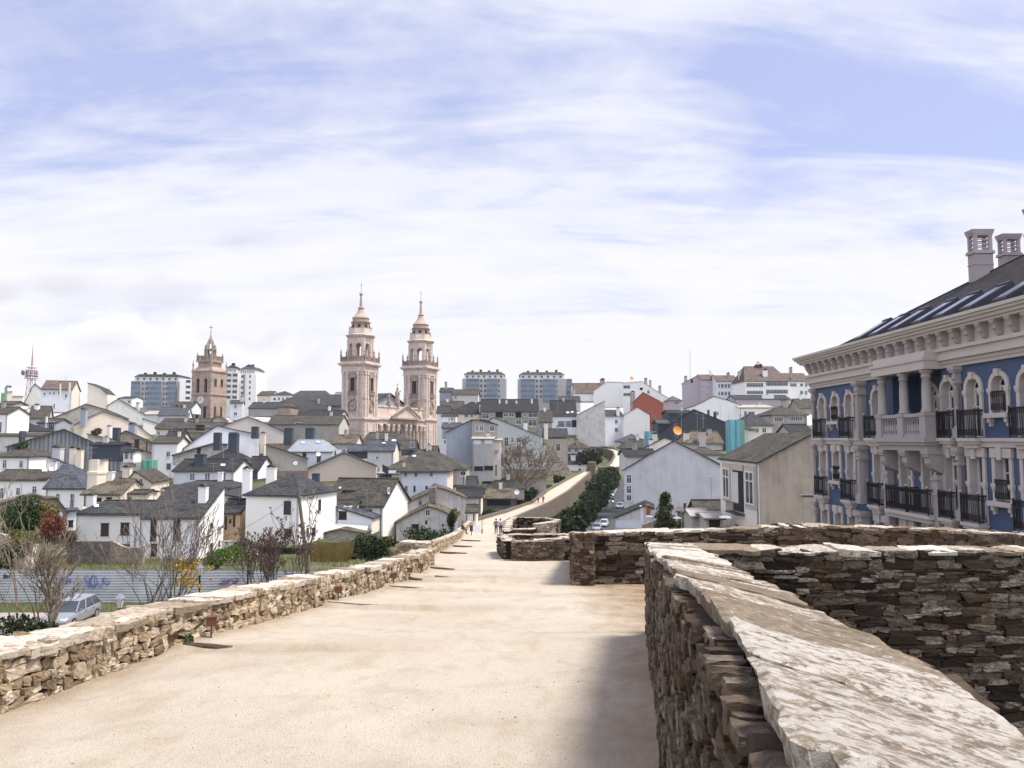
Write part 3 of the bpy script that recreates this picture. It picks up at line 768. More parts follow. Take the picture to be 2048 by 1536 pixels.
def core(mb, pl, thick, inset=0.05, drop=0.03, step=0.5, cross=None):
    k = max(2, int(pl.L / step) + 1); ts = np.linspace(0, pl.L, k); V = []
    for i, t in enumerate(ts):
        c, T, N, zt, zb = pl.fr(t); h = thick / 2 - inset
        if i == 0: c = c + Vector((T.x, T.y, 0)) * inset
        if i == k - 1: c = c - Vector((T.x, T.y, 0)) * inset
        for sg, z in ((1, zb - 0.3), (1, zt - drop), (-1, zt - drop), (-1, zb - 0.3)):
            p = c + N * (sg * h); p.z = z + (cross(c.y) * (sg * h - 0.3) if cross and z > zb else 0); V.append(p)
    fs = []
    for i in range(k - 1):
        for j in range(4):
            a, b = i * 4 + j, i * 4 + (j + 1) % 4; fs.append((a, b, b + 4, a + 4))
    fs += [(3, 2, 1, 0), ((k - 1) * 4, (k - 1) * 4 + 1, (k - 1) * 4 + 2, (k - 1) * 4 + 3)]
    mb.add(V, fs)

def coping(mb, pl, thick, seed, ln=(0.25, 0.6), th=(0.04, 0.08), over=(0.0, 0.06), ni=6, nj=8, flake=0.012, jag=0.05, t0=0, t1=None, lift=0.0, cross=None, calm=1.0):
    rng = np.random.default_rng(seed); t1 = pl.L if t1 is None else t1; s = t0
    prev = 0
    while s < t1 - 0.02:
        l = rng.uniform(*ln); e = min(s + l, t1 + 0.03)
        ol, orr = rng.uniform(*over, 2); T_ = rng.uniform(*th); tc, ts = rng.normal(0, 0.024, 2) * calm; up = rng.uniform(-0.016, 0.02) * calm + lift
        o1, o2 = rng.uniform(0, 99, 2)
        top = np.zeros((ni + 1, nj + 1, 3)); bot = np.zeros_like(top)
        for i in range(ni + 1):
            for j in range(nj + 1):
                b = j / nj; c_ = -(thick / 2 + orr) + b * (thick + ol + orr)
                a = i / ni
                # jagged ends and edges
                ea = mnoise.noise((c_ * 7 + o1, 3.1, o2)) * jag + mnoise.noise((c_ * 23 + o1, 1.1, o2)) * jag * 0.35
                eb = mnoise.noise((c_ * 7 + o2, 8.1, o1)) * jag + mnoise.noise((c_ * 23 + o2, 4.1, o1)) * jag * 0.35
                ss = (s - 0.015 + ea) * (1 - a) + (e + 0.01 + eb) * a
                jr = (mnoise.noise((ss * 5.5, o1, 0.5)) + 0.6 * mnoise.noise((ss * 17, o2, 2.5))) * jag * 1.1
                if j == 0: c_ -= jr * (1.3 if cross else 1.0)
                elif j == nj: c_ += (mnoise.noise((ss * 5.5, o2, 7.5)) + 0.6 * mnoise.noise((ss * 17, o1, 4.5))) * jag * (0.3 if cross else 1.1)
                # rounded plan corners
                if i in (0, ni) and j in (0, nj): c_ *= 0.93
                t = min(max(ss, -0.05), pl.L + 0.05)
                p, T, N, zt, zb = pl.fr(min(max(t, 0), pl.L))
                if t < 0: p = p + T * t
                if t > pl.L: p = p + T * (t - pl.L)
                q = mnoise.noise((ss * 2.2 + o1, c_ * 1.3, o2)) + 0.5 * mnoise.noise((ss * 6.5 + o1, c_ * 3.2, o2))
                fz = floor(q * 4.5) / 4.5 * flake * 1.6 + mnoise.noise((ss * 14, c_ * 9, o1)) * flake * 0.5
                cz = cross(p.y) * (c_ - 0.3) if cross else 0.0
                z = zt + up + tc * c_ + ts * (a - 0.5) + fz + cz
                edge = (i in (0, ni)) or (j in (0, nj))
                pos = p + N * c_; top[i, j] = (pos.x, pos.y, z - (0.012 * calm if edge else 0))
                pb = p + N * (c_ * 0.97); bot[i, j] = (pb.x, pb.y, zt - T_ + tc * c_ + cz)
        V = np.concatenate([top.reshape(-1, 3), bot.reshape(-1, 3)]); K = (ni + 1) * (nj + 1); fs = []
        idx = lambda i, j: i * (nj + 1) + j
        for i in range(ni):
            for j in range(nj):
                fs.append((idx(i, j), idx(i, j + 1), idx(i + 1, j + 1), idx(i + 1, j))[::-1])
        ring = [idx(i, 0) for i in range(ni + 1)] + [idx(ni, j) for j in range(1, nj + 1)] + [idx(i, nj) for i in range(ni - 1, -1, -1)] + [idx(0, j) for j in range(nj - 1, 0, -1)]
        m = len(ring)
        for r in range(m):
            a, b = ring[r], ring[(r + 1) % m]; fs.append((a, b, K + b, K + a)[::-1])
        mb.arr(V, np.array(fs))
        s = e
    return mb

S_LEFT = stone('ochre_rubble', (0.20, 0.14, 0.085), (0.38, 0.30, 0.205), (0.56, 0.48, 0.37), (0.62, 0.56, 0.46), 0.60, 0.55, (0.32, 0.19, 0.07), 0.4, (1, 1, 1.6), 1.2)
S_MORT = stone('ochre_mortar', (0.16, 0.115, 0.065), (0.20, 0.14, 0.08), (0.20, 0.14, 0.08), (0.34, 0.25, 0.15), 0.6, 0.6, bump=0.9)
S_DARK = stone('dark_schist', (0.012, 0.008, 0.005), (0.05, 0.035, 0.023), (0.19, 0.15, 0.11), (0.40, 0.375, 0.33), 0.612, 0.7, (0.085, 0.04, 0.01), 0.45, (1, 1, 2.8), 1.6)
S_DKM = stone('dark_joint', (0.022, 0.018, 0.013), (0.03, 0.023, 0.015), (0.03, 0.023, 0.015), (0.07, 0.055, 0.035), 0.62, 0.5)
S_BROWN = stone('brown_schist', (0.05, 0.034, 0.021), (0.115, 0.083, 0.056), (0.21, 0.165, 0.12), (0.38, 0.34, 0.28), 0.62, 0.6, (0.11, 0.06, 0.015), 0.4, (1, 1, 2.2), 2.0, 1.0)
S_CAP = stone('pale_lichened_slabs', (0.21, 0.16, 0.11), (0.31, 0.25, 0.18), (0.40, 0.335, 0.25), (0.58, 0.545, 0.485), 0.522, 0.9, (0.25, 0.16, 0.075), 0.35, (1.0, 1.5, 1.5), 2.0, 1.0, 0.022)
S_CAPL = stone('pale_coping', (0.24, 0.19, 0.135), (0.40, 0.335, 0.26), (0.52, 0.455, 0.37), (0.60, 0.555, 0.48), 0.555, 0.75, (0.30, 0.20, 0.10), 0.3, (2.5, 2.5, 6), 0.8, 0.6)

def zpath(y):
    return lerp([-10, 0, 85, 110, 140, 170, 200, 230, 255, 270, 285, 300, 320, 345], [-0.63, -1.7, -10.75, -12.2, -13.8, -14.6, -14.0, -12.8, -11.5, -10.6, -9.3, -7.4, -5.2, -3.2], y)
LEFT = [(-6, -4.6), (2.5, -4.45), (6.4, -4.4), (9.85, -4.28), (14.3, -3.6), (18, -3.05), (21.5, -2.82), (25.8, -2.76), (27.2, -2.78), (28, -3.7), (33, -3.65), (40, -3.6), (60, -4.15), (75, -4.9), (85, -5.5), (110, -5.3), (140, -0.9), (170, 4.9), (200, 9.8), (230, 17.2), (255, 24.3), (270, 29)]
RIGHT = [(-6, 0.9), (5, 1.4), (11.33, 2.1), (11.45, 9.3), (20, 9.3), (20.3, 2.4), (31, 3.0), (31.5, 0.3), (37, -0.4), (60, -0.3), (85, -0.9), (110, -1.2), (140, 2.3), (170, 8.0), (200, 14.7), (230, 21), (255, 26.3), (270, 31.5)]
def lx(y): return lerp([a for a, b in LEFT], [b for a, b in LEFT], y)
def rx(y): return lerp([a for a, b in RIGHT], [b for a, b in RIGHT], y)
LOGS = [(9.9, -4.25, -3.62, 0.20), (14.6, -3.6, -2.45, -0.02), (18.2, -3.05, -2.05, -0.05), (20.9, -2.85, -2.45, -0.25), (21.3, -2.15, -1.45, 0.1), (25.2, -2.7, -1.9, 0.0), (37, -3.5, -2.2, 0.05), (46, -3.6, -2.4, 0.0), (58, -3.9, -2.4, 0.0)]

def build_path():
    ys = list(np.arange(-5, 12, 0.09)) + list(np.arange(12, 32, 0.16)) + list(np.arange(32, 92, 0.6)) + list(np.arange(92, 271, 4)); nx = 56
    V = []; wear_shade = []
    for y in ys:
        a, b = lx(y) - 0.25, rx(y) + 0.2
        wl = 1.0 / max(1.0, (y / 14)) if y > 14 else 1.0
        for i in range(nx + 1):
            x = a + (b - a) * i / nx
            n = mnoise.noise((x * 0.5, y * 0.35, 0)) * 0.05 + mnoise.noise((x * 1.7, y * 1.7, 3)) * 0.016 + mnoise.noise((x * 6, y * 6, 5)) * 0.006
            z = zpath(y) + n
            # worn steps behind each timber
            for (ly, x0, x1, sk) in LOGS:
                if abs(y - ly) < 3:
                    yy = y - ly - sk * (x - x0) * 0.35 - 0.12 * mnoise.noise((x, ly, 1))
                    z += (0.075 * sstep(-0.12, 0.03, yy) - 0.075 * sstep(0.0, 2.6, yy)) * (1 - 0.45 * sstep(x1, x1 + 3.5, x))
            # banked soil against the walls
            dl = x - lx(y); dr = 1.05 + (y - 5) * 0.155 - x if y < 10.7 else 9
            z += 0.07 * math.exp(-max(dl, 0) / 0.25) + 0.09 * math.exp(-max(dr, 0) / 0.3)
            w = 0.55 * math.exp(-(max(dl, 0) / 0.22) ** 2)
            w = max(w, 0.62 * sstep(1.05, 0.05, dr) if y < 10.9 else 0)  # dirt at the wall foot, with its shadow's brown tone painted in
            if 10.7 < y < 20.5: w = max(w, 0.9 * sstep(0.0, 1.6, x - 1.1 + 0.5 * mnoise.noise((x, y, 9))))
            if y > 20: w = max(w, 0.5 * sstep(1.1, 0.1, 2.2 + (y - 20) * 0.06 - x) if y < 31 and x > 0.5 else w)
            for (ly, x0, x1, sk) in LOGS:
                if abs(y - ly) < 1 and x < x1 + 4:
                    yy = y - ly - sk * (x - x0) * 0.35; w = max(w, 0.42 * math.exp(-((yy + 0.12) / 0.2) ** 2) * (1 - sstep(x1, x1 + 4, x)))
            V.append((x, y, z)); wear_shade.append(w)
    fs = []
    for j in range(len(ys) - 1):
        for i in range(nx):
            a = j * (nx + 1) + i; fs.append((a, a + 1, a + nx + 2, a + nx + 1))
    mb = MB(); mb.v = V; mb.n = len(V); mb.f = fs; mb.m = [0] * len(fs)
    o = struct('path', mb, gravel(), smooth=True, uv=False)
    at = o.data.attributes.new('wear_shade', 'FLOAT', 'POINT'); at.data.foreach_set('value', wear_shade)
    return o

def stone_wall(name, label, pts, thick, seed, faces='LR', ends='', mats=(S_DARK, S_DKM, S_CAP), cap=None, mas=None, inset=0.05):
    pl = Poly(pts); mid = pl.at(pl.L / 2)
    root = thing(name, label, 'stone wall', (mid[0], mid[1], min(pl.p[:, 3])))
    m = MB(); masonry(m, pl, thick, faces, seed, **(mas or {}))
    for e in ends: masonry_end(m, pl, thick, e, seed + 7)
    obj('stone_face', m, mats[0], root, uv=False)
    k = MB(); core(k, pl, thick, inset); obj('core', k, mats[1], root, uv=False)
    c = MB(); coping(c, pl, thick, seed + 3, **(cap or {})); obj('coping', c, mats[2], root, uv=False)
    return root

def build_walls():
    # the wall the camera leans over, on the right
    pts = []
    for y in (-2.5, -1, 0.2, 1.04, 1.9, 3.0, 5.1, 8, 10.75):
        xl = 0.97 + (y - 5.1) * 0.159; d = lerp([0, 1.1, 1.9, 3.0, 5.0, 10.7], [0.27, 0.25, 0.215, 0.22, 0.265, 0.31], y)
        pts.append((xl + 0.34, y, zpath(y) + 1.68 - d, zpath(y) - 0.1))
    pl = Poly(pts); root = thing('stone_wall', 'rough waist-high stone wall with pale lichened slab top running beside the path', 'stone wall', (1.0, 4.5, -2.3))
    m = MB(); masonry(m, pl, 0.62, 'L', 11, row=(0.016, 0.045), ln=(0.03, 0.11), dep=0.09, n=3, tilt=0.16, big=0.12, t0=2.2, t1=5.6, top_gap=0.07, rr=(0.04, 0.2)); masonry(m, pl, 0.62, 'L', 13, row=(0.03, 0.085), ln=(0.06, 0.22), dep=0.11, n=2, tilt=0.16, big=0.12, t0=5.6, top_gap=0.07)
    masonry(m, pl, 0.62, 'R', 12, row=(0.05, 0.11), ln=(0.12, 0.35), n=2, t0=1.0, top_gap=0.17)
    masonry_end(m, pl, 0.62, 'E', 15)
    obj('stone_face', m, S_BROWN, root, uv=False)
    CRS = lambda y: lerp([0, 3, 6, 10.7], [0.30, 0.24, 0.10, 0.03], y)
    k = MB(); core(k, pl, 0.62, 0.07, 0.05, 0.3, CRS); obj('core', k, S_DKM, root, uv=False)
    CRS = lambda y: lerp([0, 3, 6, 10.7], [0.30, 0.24, 0.10, 0.03], y)
    c = MB(); coping(c, pl, 0.60, 21, ln=(0.14, 0.5), th=(0.04, 0.06), over=(-0.05, 0.01), ni=16, nj=36, flake=0.011, jag=0.045, calm=0.7, t0=1.6, t1=8.2, cross=CRS)
    coping(c, pl, 0.60, 22, ln=(0.14, 0.5), th=(0.04, 0.06), over=(-0.04, 0.03), ni=8, nj=20, flake=0.010, jag=0.045, calm=0.7, t0=8.2, cross=CRS)
    obj('coping', c, S_CAP, root, uv=False)
    # second tower: near flank, round end, far flank
    ring = [(2.45, 11.17, -1.60, -6.5), (5, 11.3, -1.63, -6.5), (7.6, 11.45, -1.66, -6.5)]
    stone_wall('stone_wall', 'dark mossy flank of the bastion, tall dry stone face with thin slab top', ring, 0.6, 31, 'LR', '', (S_DARK, S_DKM, S_CAP),
               dict(ln=(0.3, 0.8), over=(0, 0.08), ni=6, nj=10, jag=0.06), dict(row=(0.04, 0.13), ln=(0.12, 0.42), tilt=0.06, big=0.09, n=3))
    ring2 = [(7.6, 11.5, -1.66, -4.4)] + [(7.6 + 3.1 * sin(t), 15.9 - 4.4 * cos(t), -1.68 - 0.32 * (1 - cos(t)) / 1.0, -4.4) for t in np.linspace(0.25, pi - 0.2, 9)] + [(7.2, 20.3, -2.32, -4.4)]
    stone_wall('stone_wall', 'curved end wall of the bastion with broad pale slab top, before the blue facade', ring2, 0.7, 41, 'LR', '', (S_BROWN, S_DKM, S_CAP),
               dict(ln=(0.3, 0.7), ni=5, nj=8), dict(row=(0.07, 0.17), ln=(0.16, 0.4), n=2))
    ring3 = [(7.2, 20.35, -2.36, -4.4), (5, 20.3, -2.42, -4.3), (2.05, 20.2, -2.50, -4.1)]
    stone_wall('stone_wall', 'dark stone wall across the far side of the bastion floor', ring3, 0.6, 51, 'LR', '', (S_DARK, S_DKM, S_CAP),
               dict(ln=(0.4, 1.0), ni=4, nj=8, th=(0.06, 0.11)), dict(row=(0.05, 0.13), ln=(0.16, 0.5), n=2, tilt=0.05))
    w4 = [(1.82, 19.6, -2.44, -4.0), (2.15, 24, -3.1, -4.6), (2.7, 30.6, -4.05, -5.3)]
    stone_wall('stone_wall', 'tall stone pier ending the wall beside the bastion opening', w4, 0.6, 61, 'LR', 'S', (S_BROWN, S_DKM, S_CAPL),
               dict(ln=(0.3, 0.7), ni=4, nj=6), dict(row=(0.06, 0.14), ln=(0.12, 0.35), n=2))
    # third tower
    t3 = [(0.05, 31.4, -4.22, -5.4), (1.2, 31.3, -4.15, -5.4), (2.05, 31.3, -4.12, -5.4)]
    stone_wall('stone_wall', 'lighter stone block facing the path beyond the pier, with ragged top', t3, 0.55, 71, 'LR', 'SE', (S_BROWN, S_DKM, S_CAPL),
               dict(ln=(0.4, 0.9), ni=4, nj=5), dict(row=(0.06, 0.13), ln=(0.1, 0.24), n=2))
    t3b = [(2.05, 31.9, -4.15, -5.4), (3.2, 32.2, -4.2, -5.4), (4.3, 34, -4.35, -5.8), (4.4, 37, -4.65, -6.2), (3.3, 39.2, -4.93, -6.4), (1.2, 39.6, -5.0, -6.4), (-0.55, 39.6, -5.02, -6.4)]
    stone_wall('stone_wall', 'dark curved wall of the middle bastion, low ring behind the lighter block', t3b, 0.55, 81, 'LR', 'E', (S_DARK, S_DKM, S_CAPL),
               dict(ln=(0.4, 0.9), ni=3, nj=4), dict(row=(0.07, 0.15), ln=(0.18, 0.5), n=1))
    t3c = [(-0.1, 32.0, -4.3, -5.5), (-0.35, 36, -4.62, -5.9), (-0.5, 39, -4.95, -6.2)]
    stone_wall('stone_wall', 'short dark wall along the path edge, left side of the middle bastion', t3c, 0.5, 91, 'LR', '', (S_DARK, S_DKM, S_CAPL), dict(ln=(0.4, 0.9), ni=3, nj=4), dict(row=(0.07, 0.15), ln=(0.18, 0.5), n=1))
    # fourth tower
    t4 = [(0.05, 60.2, -7.2, -8.6), (1.85, 60.2, -7.15, -8.6)]
    stone_wall('stone_wall', 'small dark wall facing us at the farthest bastion', t4, 0.7, 101, 'LR', 'SE', (S_DARK, S_DKM, S_CAPL), dict(ln=(0.5, 1.2), ni=3, nj=4), dict(row=(0.1, 0.2), ln=(0.2, 0.6), n=1))
    t4b = [(1.9, 63, -7.1, -9), (3.45, 63.3, -6.95, -9)]
    stone_wall('stone_wall', 'pale square stone end of the farthest bastion', t4b, 0.8, 111, 'LR', 'SE', (S_LEFT, S_MORT, S_CAPL), dict(ln=(0.5, 1.2), ni=3, nj=4), dict(row=(0.1, 0.2), ln=(0.15, 0.4), n=1))
    t4c = [(3.5, 64, -7.05, -9), (4.1, 69, -7.4, -9.5), (3.2, 74, -7.75, -10), (0.2, 76, -7.9, -10), (-0.3, 72, -7.8, -9.6), (-0.4, 61, -7.45, -8.7)]
    stone_wall('stone_wall', 'dark ring wall closing the farthest bastion', t4c, 0.7, 121, 'LR', '', (S_DARK, S_DKM, S_CAPL), dict(ln=(0.6, 1.3), ni=3, nj=3), dict(row=(0.12, 0.22), ln=(0.3, 0.7), n=1))
    # left parapet
    def lp(ys, h, off): return [(lx(y) - off, y, zpath(y) + h, zpath(y) - 0.08) for y in ys]
    pts = [(lx(y) - 0.28, y, zpath(y) + lerp([2, 6, 12, 20, 27], [0.50, 0.555, 0.61, 0.645, 0.655], y), zpath(y) - 0.08) for y in (2.0, 4, 6.4, 8, 9.85, 12, 15.1, 18, 21, 24, 27.2)]
    pl = Poly(pts); root = thing('stone_wall', 'sunlit low ochre rubble parapet along the path edge, with pale coping', 'stone wall', (-4, 14, -3.2))
    m = MB(); masonry(m, pl, 0.56, 'R', 131, row=(0.045, 0.13), ln=(0.07, 0.27), dep=0.13, n=4, tilt=0.2, big=0.14, t1=11, gap=0.9, hole=(7.75, 0.07, 0.30))
    masonry(m, pl, 0.56, 'R', 132, row=(0.05, 0.12), ln=(0.08, 0.25), dep=0.13, n=2, tilt=0.2, big=0.12, t0=11, gap=0.9)
    masonry(m, pl, 0.56, 'L', 133, row=(0.1, 0.2), ln=(0.2, 0.5), n=1)
    masonry_end(m, pl, 0.56, 'E', 134)
    obj('stone_face', m, S_LEFT, root, uv=False)
    k = MB(); core(k, pl, 0.56, 0.075); obj('core', k, S_MORT, root, uv=False)
    c = MB(); coping(c, pl, 0.56, 135, ln=(0.3, 0.95), th=(0.06, 0.11), over=(-0.01, 0.07), ni=12, nj=12, flake=0.014, jag=0.06, t1=14)
    coping(c, pl, 0.56, 136, ln=(0.3, 0.9), th=(0.06, 0.11), over=(-0.01, 0.06), ni=4, nj=5, flake=0.012, jag=0.05, t0=14)
    obj('coping', c, S_CAPL, root, uv=False)
    pts = lp([28.0, 33, 40, 50, 60, 75, 85, 95, 110], 0.62, 0.3)
    stone_wall('stone_wall', 'thin pale parapet narrowing into the distance, with small drain holes', pts, 0.55, 141, 'R', 'S', (S_LEFT, S_MORT, S_CAPL), dict(ln=(0.5, 1.4), ni=3, nj=4), dict(row=(0.09, 0.2), ln=(0.2, 0.5), n=1))
    # block where the parapet jogs
    b = [(-3.05, 27.7, -3.78, -4.8), (-4.0, 28.0, -3.78, -4.8)]
    stone_wall('stone_pier', 'squat stone pier where the sunlit parapet steps back', b, 0.6, 151, 'LR', 'SE', (S_LEFT, S_MORT, S_CAPL), dict(ln=(0.4, 0.9), ni=4, nj=5), dict(row=(0.07, 0.16), ln=(0.12, 0.35), n=2))

def ribbon_prism(mb, ptsL, ptsR, zt, zb):
    """a body between two plan lines, top heights zt, bottoms zb"""
    n = len(ptsL); V = []
    for i in range(n):
        for (x, y), z in ((ptsL[i], zb[i]), (ptsL[i], zt[i]), (ptsR[i], zt[i]), (ptsR[i], zb[i])): V.append((x, y, z))
    fs = []
    for i in range(n - 1):
        for j in range(4):
            a, b = i * 4 + j, i * 4 + (j + 1) % 4; fs.append((a, b, b + 4, a + 4))
    fs += [(3, 2, 1, 0), tuple((n - 1) * 4 + j for j in range(4))]
    mb.add(V, fs)

def build_far_wall():
    FARST = rubble('far_wall_stone', (0.10, 0.08, 0.06), (0.20, 0.165, 0.125), (0.125, 0.10, 0.075), 0.5, 0.25)
    ROM = rubble('roman_wall_stone', (0.13, 0.11, 0.09), (0.30, 0.255, 0.205), (0.15, 0.125, 0.1), 0.5, 0.22)
    root = thing('city_wall', 'massive old city wall carrying the sandy walk down and up the far slope', 'city wall', (0, 120, -20))
    ys = [-6, 2, 10.8, 11.3, 20.2, 20.3, 31, 38, 60, 75, 85, 95, 110, 125, 140, 155, 170, 185, 200, 215, 230, 243, 255, 262]
    m = MB(); ribbon_prism(m, [(lx(y) - 0.6, y) for y in ys], [(max(rx(y) + 0.05, 0) if y > 95 else min(rx(y), 2.3) + 0.3, y) for y in ys], [zpath(y) - 0.25 for y in ys], [terr(5, y) - 3 for y in ys])
    obj('wall_body', m, FARST, root)
    # outer (right) parapet and inner kerb of the far stretch
    ys = [88, 95, 110, 125, 140, 155, 170, 185, 200, 215, 230, 243, 255]
    m = MB(); ribbon_prism(m, [(rx(y) - 0.2, y) for y in ys], [(rx(y) + 0.5, y) for y in ys], [zpath(y) + 0.16 + 0.12 * mnoise.noise((y, 0, 0)) for y in ys], [terr(8, y) - 3 for y in ys]); obj('outer_parapet', m, FARST, root)
    ys = [110, 125, 140, 155, 170, 185, 200, 215, 230, 243, 255]
    m = MB(); ribbon_prism(m, [(lx(y) - 0.6, y) for y in ys], [(lx(y) - 0.05, y) for y in ys], [zpath(y) + 0.55 for y in ys], [terr(lx(y), y) - 3 for y in ys]); obj('inner_parapet', m, FARST, root)
    # bodies of the near bastions
    tw = thing('bastion', 'round stone bastion body standing out from the city wall below the bastion walls', 'bastion', (6, 16, -12))
    pts = [(2, 11.25)] + [(7.6 + 3.2 * sin(t), 15.9 - 4.6 * cos(t)) for t in np.linspace(0, pi, 9)] + [(2, 20.4)]
    b = MB(); b.prism([(x, y, zpath(y) - 0.32 if y < 30 else 0) for x, y in pts], (0, 0, -9)); obj('wall_body', b, ROM, tw)
    tw = thing('bastion', 'middle bastion body of old stone, below its dark ring wall', 'bastion', (3, 35, -14))
    pts = [(0.2, 31.5), (3.2, 32), (4.4, 34), (4.5, 37), (3.3, 39.4), (-0.4, 39.6)]
    b = MB(); b.prism([(x, y, -5.9) for x, y in pts], (0, 0, -11)); obj('wall_body', b, ROM, tw)
    tw = thing('bastion', 'farthest of the near bastions, stone body rising from the dark hedge', 'bastion', (2, 68, -16))
    pts = [(-0.2, 60), (3.7, 62.8), (4.3, 69), (3.2, 74.3), (-0.2, 76.3)]
    b = MB(); b.prism([(x, y, -9.3) for x, y in pts], (0, 0, -11)); obj('wall_body', b, ROM, tw)
    # towers of the far bend
    for (x0, x1, yt, yb, Y, lab) in ((1178, 1190, 925, 990, 256, 'tall pale stub of wall at the top of the far slope'), (1199, 1238, 935, 1030, 262, 'broad brown bastion at the bend of the far wall')):
        a = P(x0, yt, Y); c = P(x1, yt, Y); tw = thing('bastion', lab, 'bastion', ((a.x + c.x) / 2, Y + 3, a.z - 14))
        b = MB(); b.prism([(a.x, Y, a.z), (c.x, Y, a.z), (c.x + 0.6, Y + 2, a.z), (c.x - 0.3, Y + 5, a.z), (a.x, Y + 6, a.z)], (0, 0, -14)); obj('wall_body', b, FARST, tw)
        t = MB(); t.obox((a.x - 0.1, Y - 0.1, a.z + 0.003), (c.x - a.x + 0.2, 0, 0), (0, 0.8, 0), (0, 0, 0.3)); obj('coping', t, S_CAPL, tw, uv=False)
    # the far bend of the walk, climbing to the left
    cp = [(1226, 936, 272), (1236, 926, 284), (1242, 914, 296), (1238, 905, 310), (1218, 899, 326), (1190, 895.5, 345)]
    cs = [P(*c) for c in cp]; m = MB(); V = []; fs = []; K = 24
    q = []
    for i in range(K + 1):
        t = i / K * (len(cs) - 1); j = min(int(t), len(cs) - 2); f = t - j; f = f * f * (3 - 2 * f) * 0.4 + f * 0.6; q.append(cs[j].lerp(cs[j + 1], f))
    for i, c in enumerate(q):
        T = (q[min(i + 1, K)] - q[max(i - 1, 0)]); N = Vector((-T.y, T.x, 0)).normalized()
        V += [c + N * 2.4, c - N * 2.4]
    fs = [(2 * i, 2 * i + 1, 2 * i + 3, 2 * i + 2) for i in range(K)]
    m.add(V, fs); struct('path', m, flat('far_sand', (0.52, 0.45, 0.36), 0.95, 0, 0.1, 0.5))
    bk = MB(); ribbon_prism(bk, [(v.x, v.y) for v in V[0::2]], [(v.x, v.y) for v in V[1::2]], [v.z - 0.25 for v in V[0::2]], [v.z - 12 for v in V[0::2]])
    bt = thing('city_wall', 'curving stretch of wall under the walk at the far bend', 'city wall', (q[8].x, q[8].y, q[8].z - 12)); obj('wall_body', bk, FARST, bt)
    for off, nm in ((2.45, 'inner_parapet'), (-2.45, 'outer_parapet')):
        b = MB()
        L_ = []; R_ = []; zt = []
        for i, c in enumerate(q):
            T = (q[min(i + 1, K)] - q[max(i - 1, 0)]); N = Vector((-T.y, T.x, 0)).normalized(); L_.append(tuple((c + N * (off + 0.3))[:2])); R_.append(tuple((c + N * (off - 0.3))[:2])); zt.append(c.z + 0.7)
        ribbon_prism(b, L_, R_, zt, [z - 13 for z in zt]); obj(nm, b, FARST, bt)
